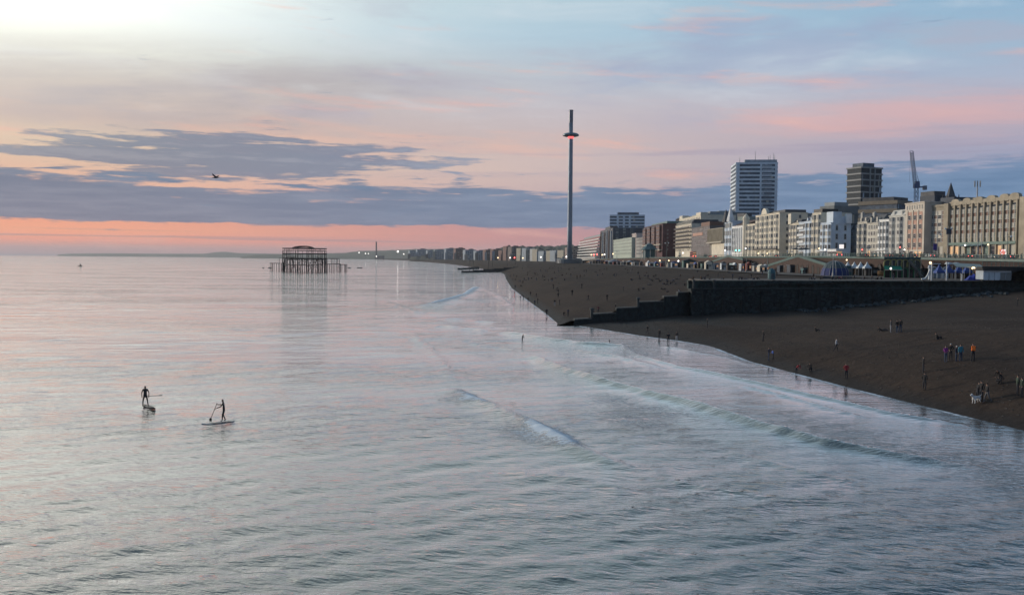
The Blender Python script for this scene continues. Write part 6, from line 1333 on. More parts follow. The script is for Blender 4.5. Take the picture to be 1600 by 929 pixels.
# the arcade bastion with a green canopy, yellow lighting painted onto its arches
yb = 286; Pa = at_y(1373, 431, yb); root = empty('arcade', (Pa.x, yb, LZ), 'yellow arched seafront arcade with a green canopy under teal railings', 'arcade'); x0, x1 = Pa.x, at_y(1437, 431, yb).x; w = x1 - x0; ht = 5.6
MB().prism([(x0 + 1.5, yb), (x1, yb), (x1 + 3, yb + 10), (x0 + 9, yb + 10)], 8.2, LZ + ht).build('wall', mat('arcade_wall', (.10, .09, .06), .8, var=.3), root)
MB().prism([(x0 + 1.3, yb - .5), (x1 + .1, yb - .5), (x1 + 3.1, yb + 10.1), (x0 + 8.8, yb + 10.1)], LZ + ht, LZ + ht + .45).build('cornice', Mteal, root)
ay = arch_mesh(2.0, 2.0, .18, .32); am_y = ay.mesh('arch', [Myel, mat('arcade_dark', (.03, .035, .03), .4)]); agr = arch_mesh(1.7, 2.7, .15, .22).mesh('arch', [mat('arcade_green', (.03, .16, .07), .6), Mdark])
nA_ = 6
for k in range(nA_):
    xx = 2.6 + (w - 3.6) * k / (nA_ - 1); o = inst('arch', am_y, root, (xx, -.03, 3.2), math.pi / 2); inst('arch', agr, root, (xx, -.03, .02), math.pi / 2)
    MB().tube((x0 + xx + 1.15, yb - .3, LZ), (x0 + xx + 1.15, yb - .3, LZ + 5.3), .13, .1, 6).build('column', Mpale, root)
q = MB(); q.add([(x0 + .8, yb - 2.6, LZ + 2.5), (x0 + 6.0, yb - 2.6, LZ + 2.5), (x0 + 6.4, yb - .1, LZ + 3.5), (x0 + 1.3, yb - .1, LZ + 3.5), (x0 + .8, yb - 2.6, LZ + 2.2), (x0 + 6.0, yb - 2.6, LZ + 2.2)], [(0, 1, 2, 3), (4, 5, 1, 0)]); q.build('canopy', Mtgreen, root)
MB().box((x0 + 3.4, yb - 2.65, LZ + 2.15), (5.2, .08, .28)).build('canopy_fringe', Mpale, root)
q = MB()
for zz in (.5, .95, 1.4): q.tube((x0 + 1.3, yb - .4, LZ + ht + zz), (x1, yb - .4, LZ + ht + zz), .06, .06, 4)
q.build('rail', Mteal, root)
for k in range(12): MB().box((x0 + 1.3 + (w - 1.4) * k / 11, yb - .4, LZ + ht + .44), (.14, .14, 1.1)).build('post', Mteal, root)
# outside stair on its right
q0 = at_y(1420, 401, yb - 1); q1 = at_y(1441, 427, yb - 1); root = empty('staircase', (q1.x, yb - 1, LZ), 'teal railed staircase slanting down on the right of the arcade', 'staircase')
for k in range(16): a = k / 16; MB().box((q0.x + (q1.x - q0.x) * a, yb - 1.4, LZ + 5.0 * (1 - a)), ((q1.x - q0.x) / 16 + .1, 1.8, .22)).build('tread', Mcon, root)
for yy in (-.6, -2.2): q = MB(); q.tube((q0.x, yb + yy, LZ + 6.2), (q1.x, yb + yy, LZ + 1.1), .09, .09, 5); q.tube((q0.x, yb + yy, LZ + 5.4), (q1.x, yb + yy, LZ + .3), .12, .12, 5); q.build('handrail', Mteal, root)
lamp_blob('arcade_lamp', 1392, 419.3, yb - 3, .28, Mlamp, 'small bright white lamp on the green canopy of the arcade', pole=0)
# blue gazebos, white arches behind
for i, (px, w_) in enumerate(((1467, 13), (1482, 13), (1497, 13), (1510, 14))):
    P = lp(px, 436 - i * .4); tent(P, size_at(P, w_), 4.2, Mtblue, ['leftmost blue peaked gazebo beside the white lamp post', 'second blue peaked gazebo from the left', 'third blue peaked gazebo from the left', 'rightmost blue peaked gazebo beside the blue tarpaulin'][i], 'gazebo', 'blue gazebos by the groyne', eave=.5)
for i, px in enumerate((1459, 1468, 1477)):
    P = lp(px, 428); root = empty('white_arch', tuple(P), ['left white hooped arch standing behind the blue gazebos', 'middle white hooped arch standing behind the blue gazebos', 'right white hooped arch standing behind the blue gazebos'][i], 'arch', 'white hoops behind the gazebos'); q = MB(); r = size_at(P, 3.6); pts = [(P.x - r, P.y, P.z)] + [(P.x - r * math.cos(math.pi * k / 8), P.y, P.z + 2.6 + r * math.sin(math.pi * k / 8)) for k in range(9)] + [(P.x + r, P.y, P.z)]
    for a, b_ in zip(pts, pts[1:]): q.tube(a, b_, .16, .16, 6)
    q.build('hoop', Mwhite, root); MB().box((P.x, P.y + .2, P.z), (r * 1.7, .1, 2.8)).build('panel', Mtowp, root)
P = lp(1448, 437); root = empty('slide', tuple(P), 'white curved slide tower left of the blue gazebos', 'slide'); q = MB(); H_ = 3.4
for k in range(10): a0, a1 = k / 10, (k + 1) / 10; f_ = lambda a: (P.x - 1.4 + 2.2 * a ** .6, P.y, P.z + .1 + H_ * a ** 1.8 * .8); q.tube(f_(a0), f_(a1), .24, .24, 8)
q.build('chute', Mwhite, root); q = MB(); q.lathe([(.45, 0), (.38, H_ - .6), (.55, H_ - .3), (.5, H_ + .3), (.1, H_ + .6)], (P.x + 1.0, P.y + .5, P.z), 10); q.build('tower', Mtowp, root)
P = lp(1526, 438); root = empty('tarpaulin', tuple(P), 'bright blue tarpaulin covered heap right of the blue gazebos', 'tarpaulin'); q = MB(); n = 8
vs = [(P.x + (i / n - .5) * 6.4, P.y + (j / 4 - .5) * 3, P.z + (1.7 * math.sin(math.pi * i / n) ** .5 * math.sin(math.pi * j / 4) ** .5 * (.8 + .3 * math.sin(i * 2.1 + j)))) for j in range(5) for i in range(n + 1)]
q.add(vs, [(j * (n + 1) + i, j * (n + 1) + i + 1, (j + 1) * (n + 1) + i + 1, (j + 1) * (n + 1) + i) for j in range(4) for i in range(n)]); q.build('sheet', mat('tarp_blue', (.005, .02, .30), .5), root)
P0, P1 = at_y(1536, 438, 247), at_y(1580, 438, 247); root = empty('container_kiosk', (P0.x, P0.y, LZ), 'long pale grey shuttered kiosk with a dark flat roof before the stone ramp', 'kiosk'); wK = P1.x - P0.x
MB().prism([(P0.x, P0.y), (P0.x + wK, P0.y), (P0.x + wK, P0.y + 4), (P0.x, P0.y + 4)], 8.7, LZ + 2.7).build('wall', Mtowp, root); MB().prism([(P0.x - .4, P0.y - .6), (P0.x + wK + .6, P0.y - .6), (P0.x + wK + .6, P0.y + 5), (P0.x - .4, P0.y + 5)], LZ + 2.7, LZ + 3.1).build('roof', Mdark, root)
MB().prism([(P0.x, P0.y - .08), (P0.x + wK * .97, P0.y - .08), (P0.x + wK * .97, P0.y), (P0.x, P0.y)], LZ + 2.3, LZ + 2.65).build('fascia', Mwhite, root)
for k in range(5): MB().box((P0.x + wK * (k + .5) / 5, P0.y - .06, LZ + .2), (wK / 5 * .86, .06, 1.95)).build('shutter', Mtwhite if k < 3 else Mgls2, root)
P0, P1 = at_y(1494, 416, 262), at_y(1539, 418, 262); root = empty('canopy', (P0.x, 262, LZ), 'long white sloping canopy behind the blue gazebos', 'canopy'); q = MB(); q.add([(P0.x, 262, P0.z), (P1.x, 262, P1.z), (P1.x, 265, P1.z + .9), (P0.x, 265, P0.z + 1.0), (P0.x, 262, P0.z - .25), (P1.x, 262, P1.z - .25)], [(0, 1, 2, 3), (4, 5, 1, 0)]); q.build('roof', mat('canopy_white', (.45, .48, .42), .6), root)
for k in range(5): x = P0.x + (P1.x - P0.x) * k / 4; MB().tube((x, 262.3, LZ), (x, 262.3, P0.z - .2), .08).build('post', Mgrey, root)
P = at_y(1521, 419, 261); root = empty('lamp', (P.x, 261, LZ), 'warm round lamp hanging under the right end of the white canopy', 'lamp'); q = MB(); q.lathe([(.1, -.4), (.45, -.2), (.45, .2), (.1, .4)], (P.x, 261, P.z), 8); q.build('bulb', Mlampw, root); MB().tube((P.x, 261.2, LZ), (P.x, 261.2, P.z), .06).build('post', Mgrey, root)
# stone ramp at the right edge with rail, second terrace rail
YR = 252; pr = [(1550, 436.5), (1562, 432), (1580, 427), (1600, 419), (1650, 404)]; root = empty('ramp', (at_y(1546, 441, YR).x, YR, 8), 'worn stone ramp climbing out of view at the right edge', 'ramp'); q = MB()
for (a, b_) in zip(pr, pr[1:]):
    A_, B_ = at_y(*a, YR), at_y(*b_, YR); q.prism([(A_.x, YR), (B_.x, YR), (B_.x, YR + 4), (A_.x, YR + 4)], 8.0, [A_.z, B_.z, B_.z, A_.z])
q.build('ramp_wall', Mstone, root); q = MB()
for (a, b_) in zip(pr, pr[1:]): A_, B_ = at_y(*a, YR), at_y(*b_, YR); q.tube((A_.x, YR + .2, A_.z + 1.0), (B_.x, YR + .2, B_.z + 1.0), .07); q.tube((A_.x, YR + .2, A_.z + .5), (B_.x, YR + .2, B_.z + .5), .05)
q.build('handrail', Mteal, root)
for k in range(14): a = k / 13; px = 1546 + 104 * a; A_ = at_y(px, float(np.interp(px, [p[0] for p in pr], [p[1] for p in pr])), YR); MB().tube((A_.x, YR + .2, A_.z - .1), (A_.x, YR + .2, A_.z + 1.0), .05).build('post', Mteal, root)
P0, P1 = at_y(1535, 416, 252), at_y(1640, 416, 252); root = empty('railing', (P0.x, 252, P0.z), 'lower teal railing between white canopy and stone ramp', 'railing'); q = MB(); MB().prism([(P0.x, 252), (P1.x, 252), (P1.x, 255), (P0.x, 255)], LZ - .1, P0.z - .1).build('terrace_wall', Mdark, root)
for zz in (0, .6, 1.2): q.tube((P0.x, 252, P0.z + zz), (P1.x, 252, P0.z + zz), .07)
q.build('rail', Mteal, root)
for k in range(16): x = P0.x + (P1.x - P0.x) * k / 15; MB().box((x, 252, P0.z - .1), (.12, .12, 1.35)).build('post', Mteal, root)
# huts, stalls and arcades farther along
P = lp(1205.5, 436.5); root = empty('domed_kiosk', tuple(P), 'small teal domed kiosk standing on the groyne platform', 'kiosk'); q = MB(); r = size_at(P, 6); q.lathe([(r, 0), (r, 1.7), (r * 1.05, 1.75), (r * .85, 2.3), (r * .45, 2.7), (.05, 2.85)], tuple(P), 12); q.build('shell', Mkteal, root); MB().box((P.x, P.y - r - .02, P.z), (r * .8, .1, 1.5)).build('shutter', Mnet, root)
for i, (px, py, w_, h_, d_, M, lab, rh, lit) in enumerate((
    (1222, 425, 13, 2.6, 4, Mnavy, 'dark navy beach hut beneath the double ramp, leftmost of the dark pair', .5, 0), (1241, 425, 19, 2.9, 5, Mnavy, 'wide dark navy hut below the peak of the double ramp', .3, 0), (1263, 427, 20, 2.0, 4, Mkteal, 'low teal grey hut with a white board right of the wide navy hut', .25, 0),
    (1178, 418, 14, 2.8, 5, Mtowp, 'pale grey stall with white front left of the navy huts', .8, 0), (1196, 421, 12, 2.4, 4, Mtwhite, 'small white stall beside the navy huts', .7, 1), (1153, 417.5, 24, 3.4, 6, mat('pale_blue_shed', (.30, .42, .46), .6), 'long pale blue shed with a white end on the shingle edge', .5, 0),
    (1094, 416, 11, 3.6, 5, mat('buff_hut', (.22, .17, .11), .8), 'buff coloured small hut left of the white arched kiosk', .5, 0), (1037, 414, 10, 3.6, 5, Mkteal, 'teal kiosk box at the foot of the twin headed lamp post', .3, 0), (1075, 412, 18, 4.4, 6, mat('green_stall', (.06, .13, .12), .7), 'dark green stall roofed in canvas on the far beach', 1.2, 1),
    (1052, 412, 22, 3.2, 6, Mcream, 'long lit cafe stall right of the teal kiosk', .4, 1), (1020, 412, 22, 2.6, 6, Mwhite, 'low white stall with people left of the teal kiosk', .4, 0), (990, 411, 22, 3.6, 6, Mwood_, 'brown wooden cafe hut on the far beach below the bandstand', 1.0, 1), (958, 411, 14, 3.4, 6, Mtwhite, 'white tent shaped stall on the far beach', 1.6, 0),
    (940, 410, 12, 3.0, 6, mat('dark_stall', (.05, .06, .07), .7), 'dark low stall left of the white tent shaped stall', .6, 0), (872, 408, 11, 6.5, 12, Mtowp, 'pale grey marquee at the foot of the observation tower', 1.0, 0), (915, 409.5, 16, 3.2, 8, Mgstu, 'grey low pavilion right of the observation tower foot', .5, 1))):
    P = lp(px, py, 8.36 if px > 900 else 8.3); hut(P, size_at(P, w_), d_, h_, M, lab, 'stall', 'stall', M if M in (Mtwhite, Mwhite) else None, rh, True, lit=lit)
P = lp(1116, 414); root = empty('arched_kiosk', tuple(P), 'white arched kiosk row at the foot of the left brick ramp', 'kiosk'); w_ = size_at(P, 27); MB().box((P.x, P.y + 2, P.z), (w_, 4, 4.4)).build('wall', Mbrick, root); aw = arch_mesh(2.0, 3.0, .2, .4).mesh('arch', [Mwhite, Mdark])
for k in range(5): inst('arch', aw, root, (-w_ / 2 + w_ * (k + .5) / 5, -.02, .1), math.pi / 2)
MB().box((P.x - w_ * .2, P.y - 1.5, P.z), (w_ * .5, .2, 1.6)).build('balustrade', Mwhite, root)
# white posts and boards by the navy huts
for i, px in enumerate((1226.5, 1233, 1239)):
    P = lp(px, 422.5); root = empty('surfboard', tuple(P), ['left pale surfboard leaning upright by the navy hut', 'middle pale surfboard leaning upright by the navy hut', 'right white surfboard leaning upright by the navy hut'][i], 'surfboard'); q = MB(); n = 10; pts = [(P.x + .55 * math.cos(2 * math.pi * k / n), P.z + 2.2 + 2.1 * math.sin(2 * math.pi * k / n)) for k in range(n)]
    q.add([(x, P.y, z) for x, z in pts] + [(x, P.y + .15, z) for x, z in pts], [tuple(range(n)), tuple(range(2 * n - 1, n - 1, -1))] + [(k, n + k, n + (k + 1) % n, (k + 1) % n) for k in range(n)]); q.build('board', [Mtowp, Mtwhite, Mwhite][i], root)
# bandstand-like shelter with a teal hipped roof
Yb = 800; a = at_y(1003, 397, Yb); c_ = at_y(1026, 397, Yb); cx_, wS = (a.x + c_.x) / 2, c_.x - a.x; zr = at_y(1014, 390, Yb).z; zt_ = at_y(1014, 380, Yb).z; root = empty('shelter', (cx_, Yb, 15), 'seafront shelter with a teal hipped roof in front of the dark red hotel', 'shelter')
q = MB(); q.lathe([(wS * .58, 0), (wS * .30, (zt_ - zr) * .6), (wS * .28, (zt_ - zr) * .8), (wS * .05, zt_ - zr)], (cx_, Yb, zr), 8); q.build('roof', mat('teal_roof', (.05, .12, .14), .6), root); q = MB(); q.lathe([(wS * .42, 0), (wS * .42, zr - 15)], (cx_, Yb, 15), 8); q.build('wall', Mkteal, root)
for k in range(8): an = 2 * math.pi * k / 8; MB().tube((cx_ + wS * .5 * math.cos(an), Yb + wS * .5 * math.sin(an), 13), (cx_ + wS * .5 * math.cos(an), Yb + wS * .5 * math.sin(an), zr), .25, .25, 6).build('column', Mgrey, root)
# street lamps
def lamp_post(px, pt_, pb, Y, label, arms=2, M=None, lit=None):
    T = at_y(px, pt_, Y); B_ = at_y(px, pb, Y); root = empty('street_lamp', (T.x, Y, B_.z), label, 'street lamp'); H_ = T.z - B_.z; M = M or Mteal; x = T.x
    MB().tube((x, Y, B_.z), (x, Y, T.z), .16, .09, 8).build('post', M, root); q = MB(); q.lathe([(.32, 0), (.3, .8), (.18, 1.1)], (x, Y, B_.z), 8); q.build('base', M, root)
    for s in ([-1, 1] if arms == 2 else [1] if arms == 1 else []):
        q = MB(); q.tube((x, Y, T.z - .5), (x + s * .9, Y, T.z - .1), .06); q.build('arm', M, root); q = MB(); q.lathe([(.15, -.35), (.34, -.15), (.3, .1), (.08, .3)], (x + s * .95, Y, T.z - .2), 8); q.build('lantern', lit or Mtwhite, root)
    q = MB(); q.lathe([(.05, 0), (.14, .2), (.02, .6)], (x, Y, T.z), 6); q.build('finial', M, root); return root
lamp_post(1482, 356, 404, 305, 'tall pale teal lamp post with a shield in front of the buff hotel pier', 2, Mgrey); MB().box((at_y(1482, 362, 305).x, 304.7, at_y(1482, 366, 305).z), (1.6, .3, 1.8)).build('banner', Mnavy, bpy.data.objects['street_lamp'])
for px, pt_, pb, Y, lab, ar in ((1465, 365, 402, 330, 'slim lamp post by the left wing of the buff hotel', 1), (1460, 368, 402, 350, 'slimmer lamp post just left of its neighbour by the buff hotel wing', 1), (1528.5, 364, 403, 290, 'white flagpole like lamp post before the hotel awnings', 0), (1534.5, 368, 403, 300, 'thin white pole right of the taller one before the hotel awnings', 0),
      (1575, 368, 402, 285, 'teal lamp post beside the red lit board', 1), (1420, 388, 406, 290, 'short teal lamp post at the corner above the arcade stair', 0), (1597, 398, 412, 262, 'short pale post at the far right railing end', 0), (1042, 379, 413, 560, 'twin headed teal lamp post on the beach edge before the dark red hotel', 2), (1167, 388, 424, 430, 'tall twin headed lamp post in front of the domed turret house', 2),
      (1234, 392, 420, 400, 'lamp post rising in front of the double ramp', 2), (964, 392, 412, 700, 'lamp post near the white tent stall on the far beach', 2), (1302, 402, 432, 265, 'slim post standing through the netted dome', 0), (1200, 396, 412, 430, 'lamp post left of the double ramp peak', 1)):
    lamp_post(px, pt_, pb, Y, lab, ar, Mgrey if 'white' in lab or 'slim' in lab else None)
for px, pt_, pb, lab in ((1455, 411, 438.5, 'thick white post left of the blue gazebos with a warm lamp on top'), (1478.5, 409, 438.5, 'tall thick white post among the blue gazebos'), (1502, 428, 439, 'short thick white post before the blue gazebos')):
    P = lp(px, pb); T = at_y(px, pt_, P.y); root = empty('white_post', tuple(P), lab, 'post'); MB().tube(tuple(P), (P.x, P.y, T.z), .16, .15, 8).build('post', Mwhite, root)
    q = MB(); q.lathe([(.3, 0), (.3, .15)], (P.x, P.y, T.z), 8); q.build('cap', Mgrey, root)
    if 'warm' in lab: q = MB(); q.lathe([(.1, -.3), (.3, -.15), (.3, .15), (.1, .3)], (P.x - .4, P.y - .1, T.z + .1), 8); q.build('lamp_globe', Mlampw, root); MB().box((P.x + 1.2, P.y, T.z - .25), (2.2, .2, .2)).build('arm', Mwhite, root)
P = lp(1487, 432); root = empty('floodlight_dish', (P.x, P.y, P.z), 'pair of silver dishes on a frame above the blue gazebos', 'dish'); T = at_y(1487, 414, P.y)
MB().tube((P.x, P.y, P.z), (P.x, P.y, T.z), .12).build('post', Mgrey, root)
for s in (-1, 1): q = MB(); q.lathe([(.2, 0), (1.1, .3), (.8, .7), (.1, .8)], (P.x + s * 1.1, P.y, T.z), 10); q.build('dish', Mtwhite, root)
# LED board
P = at_y(1567, 394.5, 296); zb_ = road_z(296); root = empty('message_board', (P.x, 296, zb_), 'small red and white lit message board on the promenade before the hotel', 'sign'); MB().box((P.x, 296, P.z - 1.05), (1.9, .2, 2.1)).build('panel', Mblack, root)
Mled = mat('led_red', (.8, .2, .15), .5, emit=(1, .28, .22), estr=1.4); Mledw = mat('led_white', (.8, .8, .8), .5, emit=(1, .92, .88), estr=1.5)
for r_ in range(5):
    x = P.x - .85
    while x < P.x + .8: w_ = rnd.uniform(.12, .4); MB().box((x + w_ / 2, 295.87, P.z + .72 - r_ * .4), (w_, .05, .24)).build('led_row', Mledw if rnd.random() < .6 else Mled, root); x += w_ + .06
MB().tube((P.x, 296.2, zb_), (P.x, 296.2, P.z - 1), .1).build('post', Mgrey, root)
# traffic lights
for px, py, Y, M, lab in ((1347, 390, 385, Mlampr, 'red traffic light left of the round striped sign'), (1406, 386, 355, Mlampr, 'red traffic light in front of the tall grey-white house'), (1149.5, 391, 560, Mlampg, 'left of two green traffic lights on the upper promenade'), (1155, 391, 565, Mlampg, 'right of two green traffic lights on the upper promenade'), (1413, 390, 350, Mlamp, 'small white light under the pink panelled block')):
    P = at_y(px, py, Y); z = road_z(Y); root = empty('traffic_light', (P.x, Y, z), lab, 'traffic light'); MB().tube((P.x, Y, z), (P.x, Y, P.z + .6), .08).build('post', Mblack, root); MB().box((P.x, Y + .05, P.z - .9), (.5, .3, 1.5)).build('housing', Mblack, root)
    q = MB(); q.tube((P.x, Y - .12, P.z), (P.x, Y - .22, P.z), .24 if Y < 500 else .4, n=10); q.build('lens', M, root)
P = at_y(1357, 386, 380); root = empty('round_sign', (P.x, 380, road_z(380)), 'round white sign with dark stripes on a pole by the red traffic light', 'sign'); MB().tube((P.x, 380, road_z(380)), (P.x, 380, P.z), .08).build('post', Mblack, root)
for k in range(5): z = P.z - .75 + k * .35; hw_ = math.sqrt(max(.05, .85 ** 2 - (z + .15 - P.z) ** 2)); MB().box((P.x, 379.8, z), (2 * hw_, .1, .3)).build('stripe', Mwhite if k % 2 == 0 else Mblack, root)
# cars and buses
def car_proto(col):
    r0 = empty('car', (0, 0, 0), 'car', 'car'); q = MB(); prof = [(-2.1, .35), (-2.15, .8), (-1.35, .95), (-.75, 1.42), (.75, 1.45), (1.35, .98), (2.1, .88), (2.15, .4)]; n = len(prof)   # x along the car
    vs = [(x, -.85 if z < 1.2 else -.7, z) for x, z in prof] + [(x, .85 if z < 1.2 else .7, z) for x, z in prof]; q.add(vs, [tuple(range(n - 1, -1, -1)), tuple(range(n, 2 * n))] + [(i, (i + 1) % n, n + (i + 1) % n, n + i) for i in range(n)]); inst('body', q.mesh('body', col), r0)
    for s in (-1, 1): g_ = MB(); y = s * .83; g_.add([(-1.1, y, .98), (1.15, y, .98), (.68, s * .74, 1.36), (-.68, s * .74, 1.36)], [(0, 1, 2, 3)]); inst('side_window', g_.mesh('side_window', Mglass), r0, (0, s * .03, 0))
    g_ = MB(); g_.add([(1.36, -.62, 1.02), (1.36, .62, 1.02), (.80, .56, 1.42), (.80, -.56, 1.42)], [(0, 1, 2, 3)]); inst('windscreen', g_.mesh('windscreen', Mglass), r0, (.03, 0, .02)); g_ = MB(); g_.add([(-1.36, .62, .99), (-1.36, -.62, .99), (-.80, -.56, 1.40), (-.80, .56, 1.40)], [(0, 1, 2, 3)]); inst('rear_window', g_.mesh('rear_window', Mglass), r0, (-.03, 0, .02))
    wh = MB(); wh.tube((0, -.1, 0), (0, .1, 0), .32, n=12); wm = wh.mesh('wheel', Mblack)
    for x in (-1.35, 1.35):
        for y in (-.8, .8): inst('wheel', wm, r0, (x, y, .32))
    for y in (-.6, .6): inst('tail_light', MB().box((0, 0, 0), (.06, .3, .16)).mesh('tail_light', Mlampr), r0, (-2.15, y, .68)); inst('headlight', MB().box((0, 0, 0), (.06, .3, .16)).mesh('headlight', Mlampw), r0, (2.15, y, .62))
    return r0
Mcars = [mat('car_' + n_, c, .25) for n_, c in (('black', (.01, .01, .012)), ('silver', (.35, .36, .38)), ('white', (.6, .6, .6)), ('blue', (.03, .06, .15)), ('red', (.25, .02, .02)))]
protos = [car_proto(M) for M in Mcars]
def place_car(px, lane, pi, heading, label):
    u_ = (px - 800) / F; lo_, hi_ = 200.0, 1400.0
    for _ in range(50):
        m_ = (lo_ + hi_) / 2
        if (wall_x(m_) + lane) / m_ > u_: lo_ = m_
        else: hi_ = m_
    pr_ = protos[pi]; o = pr_ if not pr_.get('used') else copy_tree(pr_); pr_['used'] = 1; o.location = (wall_x(lo_) + lane, lo_, road_z(lo_) - .11); o.rotation_euler = (0, 0, heading + math.atan2(1, .02) - math.pi / 2 * 0); o['label'] = label; o['category'] = 'car'; o['group'] = 'cars on the seafront road'
    if 'used' in o and o is not pr_: del o['used']
for px, lane, pi, hd, lab in ((1388, 16, 4, 0, 'red lit car tail by the traffic light under the grey-white house'), (1404, 16, 0, 0, 'dark car with red tail lights right under the red traffic light'), (1452, 17, 2, 0, 'white car passing the left wing of the buff hotel'), (1510, 19, 0, 0, 'black car in front of the hotel entrance awnings'), (1550, 16, 1, math.pi, 'silver car between the hotel awnings and the lit board'),
      (1575, 22, 3, 0, 'dark blue car right of the red lit board'), (1365, 24, 1, math.pi, 'silver car parked before the plain ribbed white house'), (1232, 18, 0, math.pi, 'black car before the side wall of the gabled hotel'), (1190, 18, 2, math.pi, 'white car with lit headlights before the gabled hotel'), (1212, 22, 0, 0, 'dark car below the right end of the gabled hotel front'),
      (1108, 20, 4, 0, 'red tail lit car before the concrete hall, left one'), (1117, 20, 0, 0, 'dark car with red tail lights before the concrete hall, right one'), (1350, 16, 0, 0, 'black car by the striped round sign'), (1060, 20, 1, math.pi, 'silver car before the balconied cream hotel'), (1425, 26, 3, 0, 'dark blue car parked at the pink panelled block')):
    place_car(px, lane, pi, hd, lab)
for p_ in protos:
    if 'used' in p_: del p_['used']
def bus(px, lane, L, M, label, H_=4.2):
    u_ = (px - 800) / F; lo_, hi_ = 200.0, 1400.0
    for _ in range(50):
        m_ = (lo_ + hi_) / 2
        if (wall_x(m_) + lane) / m_ > u_: lo_ = m_
        else: hi_ = m_
    x, y, z = wall_x(lo_) + lane, lo_, road_z(lo_) - .1; root = empty('bus', (x, y, z), label, 'bus'); MB().box((x, y, z + .35), (2.5, L, H_ - .35)).build('body', M, root)
    for zz in ([1.2, 2.8] if H_ > 4 else [1.3]):
        MB().box((x - 1.27, y, z + zz), (.06, L * .94, .9)).build('side_window', Mglass, root); MB().box((x, y - L / 2 - .03, z + zz), (2.2, .06, .95)).build('rear_window', Mwarm, root)
    for s in (-1, 1):
        MB().box((x + s * .95, y - L / 2 - .06, z + .7), (.42, .1, .42)).build('tail_light', Mlampr, root)
        for yy in (-.3, .3): q = MB(); q.tube((x + s * 1.12 - .12, y + L * yy, z + .5), (x + s * 1.12 + .12, y + L * yy, z + .5), .5, n=12); q.build('wheel', Mblack, root)
bus(1082, 16, 11, mat('bus_red', (.35, .06, .05), .4), 'red double decker bus with glowing tail lights below the brown stepped block'); bus(1303, 14, 11, Mwhite, 'white single deck bus before the white corner hotel', 3.2)
P = at_y(1315, 385, 425); root = empty('lit_sign', (P.x, 425, road_z(425)), 'square white lit sign at the foot of the white corner hotel', 'sign'); MB().box((P.x, 425, P.z - .9), (1.9, .3, 1.8)).build('panel', mat('sign_lit', (.8, .75, .72), .5, emit=(1, .9, .85), estr=.9), root); MB().tube((P.x, 425.2, road_z(425)), (P.x, 425.2, P.z - .9), .1).build('post', Mblack, root)
for px, lab in ((1244, 'left dark parasol on the ramp peak before the narrow white houses'), (1252, 'middle dark parasol on the ramp peak'), (1259, 'right dark parasol on the ramp peak')):
    P = at_y(px, 387.5, 392); root = empty('parasol', (P.x, 392, road_z(392)), lab, 'parasol', 'parasols above the double ramp'); q = MB(); q.lathe([(2.0, 0), (1.2, .45), (.05, .8)], (P.x, 392, P.z - .6), 8); q.build('canopy', Mblack, root); MB().tube((P.x, 392, road_z(392)), (P.x, 392, P.z), .05).build('pole', Mgrey, root)
P = at_y(1461, 385, 330); root = empty('flag', (P.x, 330, road_z(330)), 'small purple blue banner on a pole left of the buff hotel', 'banner'); MB().box((P.x, 330, P.z - 1.2), (1.2, .1, 2.2)).build('cloth', mat('banner_purple', (.08, .05, .25), .8), root); MB().tube((P.x + .7, 330, road_z(330)), (P.x + .7, 330, P.z + 1.2), .07).build('pole', Mgrey, root)
# little lights strung along the front
for px, py, Y, M, lab in ((1280, 388, 410, Mlampw, 'warm light at the left of the white bus'), (1289, 390, 405, Mlamp, 'white light above the roof of the white bus'), (1323, 406, 330, Mlampw, 'warm lamp above the white marquee on the brick wall'), (1185, 396, 470, Mlampw, 'orange light on the railing below the cream hotel'), (1199, 396, 460, Mlampw, 'orange light right of its twin below the cream hotel'),
      (1165, 388, 520, Mlamp, 'pale lamp at the foot of the domed turret house'), (1133, 391, 600, Mlamp, 'greenish white lamp before the gothic fronted house'), (1067, 395, 700, Mlamp, 'white lamp before the balconied cream hotel'), (1083, 349, 815, Mlamp, 'bright lamp high on the grand cream hotel pavilion'), (933, 397.5, 1000, Mlampr, 'red light right of the observation tower'), (928, 398, 1000, Mlampr, 'orange red light cluster right of the observation tower'),
      (924, 398, 1000, Mlampw, 'warm light close right of the observation tower base'), (941, 398, 980, Mlampw, 'twin warm light below the dark navy towers, left'), (944.5, 397.5, 980, Mlamp, 'twin white light below the dark navy towers, right'), (885, 401, 1040, Mlamp, 'white light at the foot of the observation tower'), (778, 402.5, 2200, Mlampw, 'warm light cluster below the brownish twin flats'), (797, 402.5, 2100, Mlamp, 'white light below the tall brown far tower'),
      (804, 402.5, 2100, Mlampr, 'reddish light below the wide dark brown block'), (817, 403, 2000, Mlampw, 'warm light below the pale cream far house'), (845, 401.5, 1900, Mlamp, 'white light below the yellowish far house'), (958, 396.5, 1000, Mlampw, 'yellowish light under the pale green stucco block'), (1031, 407, 560, Mlampw, 'long glow at the left of the cafe stall'), (1045, 407, 560, Mlampw, 'warm glow above the cafe stall counter'), (1060, 407.5, 560, Mlamp, 'white glow at the right of the cafe stall'),
      (1508, 383, 310, Mlamp, 'bright white lamp by the hotel entrance door'), (1544, 382, 310, Mlampw, 'yellow lamp right of the hotel entrance awnings')):
    lamp_blob('lamp', px, py, Y, (.00062 * Y + .06), M, lab, 'lamp', 'small lights along the seafront', pole=0)

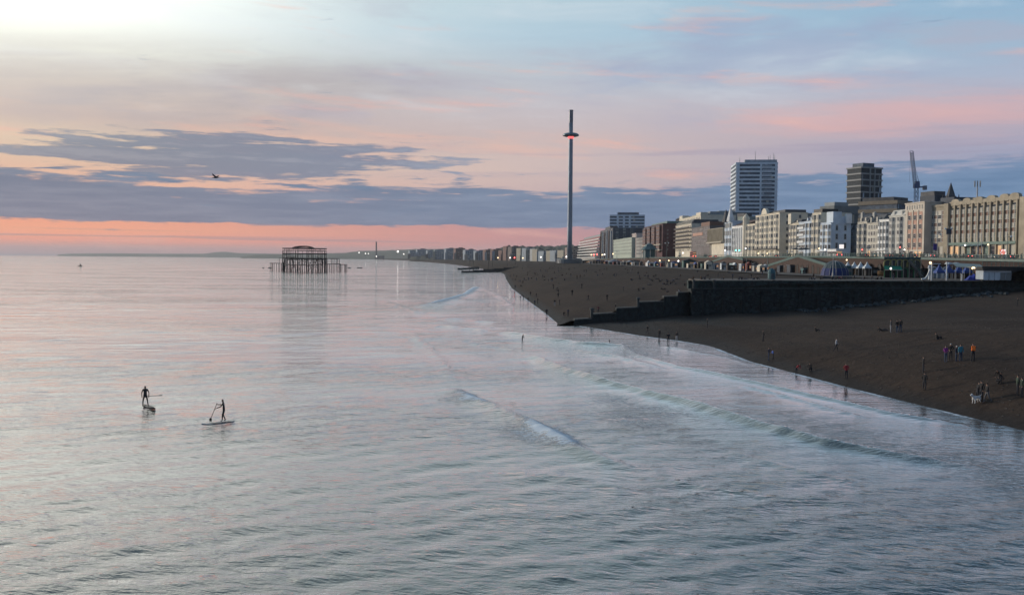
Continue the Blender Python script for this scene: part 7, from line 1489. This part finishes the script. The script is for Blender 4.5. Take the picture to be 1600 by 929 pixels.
# the crowded strip of small stalls, vans and shelters under the far sea wall
ORD = 'first second third fourth fifth sixth seventh eighth ninth tenth eleventh twelfth'.split(); CNT = {}; rk = random.Random(21); i = 0; px = 902.0; names = [('white', Mtwhite), ('grey', Mgstu), ('dark green', mat('green_stall', (.06, .13, .12), .7)), ('black', Mblack), ('cream', Mcream), ('teal', Mkteal), ('brown', Mwood_), ('pale blue', Mtowp), ('red', mat('stall_red', (.22, .05, .04), .7))]
while px < 1190:
    cn, M = rk.choice(names); Y = 300.0
    gap = rk.uniform(6, 13)
    for _ in range(40): Y = (wall_x(Y) - gap) * F / (px - 800)
    w_ = rk.uniform(4, 10) * Y / F; h_ = rk.uniform(2.2, 3.6); where = 'left of the white tent shaped stall' if px < 950 else 'below the bandstand like shelter' if px < 1030 else 'near the twin headed lamp post' if px < 1090 else 'beside the white arched kiosk row' if px < 1140 else 'beside the long pale blue shed'
    P = Vector(((px - 800) / F * Y, Y, 8.3)); top = rk.random()
    hut(P, w_, rk.uniform(3, 5), h_, M, '%s small %s stall from the left, %s' % (ORD[CNT.setdefault(cn, 0)], cn, where), 'stall', 'stall', rk.choice((Mslate, Mtwhite, M, Mtblue)), rk.choice((.25, .8, 1.3)), True, lit=rk.random() < .3)
    CNT[cn] += 1; px += rk.uniform(5.5, 11) * (.7 if px < 1000 else 1.1)
# dark recesses, doors and shop fronts along the near sea wall
Ms_ = [('dark', Mdark), ('white', Mtwhite), ('teal', Mkteal), ('brown', Mwood_)]
for px, cn, M, where in ((1330, 'black', Mblack, 'under the left white marquee'), (1343, 'brown', Mwood_, 'under the middle of the white marquees'), (1356, 'dark', Mdark, 'under the right white marquee'), (1444, 'brown', Mbrick, 'between staircase and slide'), (1530, 'brown', Mrust, 'under the long white canopy'), (1512, 'dark', Mdark, 'behind the right blue gazebo')):
    P = lp(px, 427); hut(P + Vector((2.5, 4, 0)), 4.5, 3.0, 2.6, M, 'low %s shop front %s' % (cn, where), 'shop_front', 'shop', Mdark, .25, True, lit=px in (1343, 1530))

# ---------------------------------------------------------------- the air
q = MB(); q.prism([(-17200, -16000), (17200, -16000), (17200, 17200), (-17200, 17200)], -5, 185)
Mh = bpy.data.materials.new('haze_air'); Mh.use_nodes = True; t = Mh.node_tree; t.nodes.clear()
vp = t.nodes.new('ShaderNodeVolumePrincipled'); vp.inputs['Color'].default_value = (.86, .90, .95, 1); vp.inputs['Density'].default_value = 4.5e-5; vp.inputs['Anisotropy'].default_value = .2
mo = t.nodes.new('ShaderNodeOutputMaterial'); t.links.new(vp.outputs[0], mo.inputs['Volume'])
tag(q.build('haze', Mh), kind='stuff')
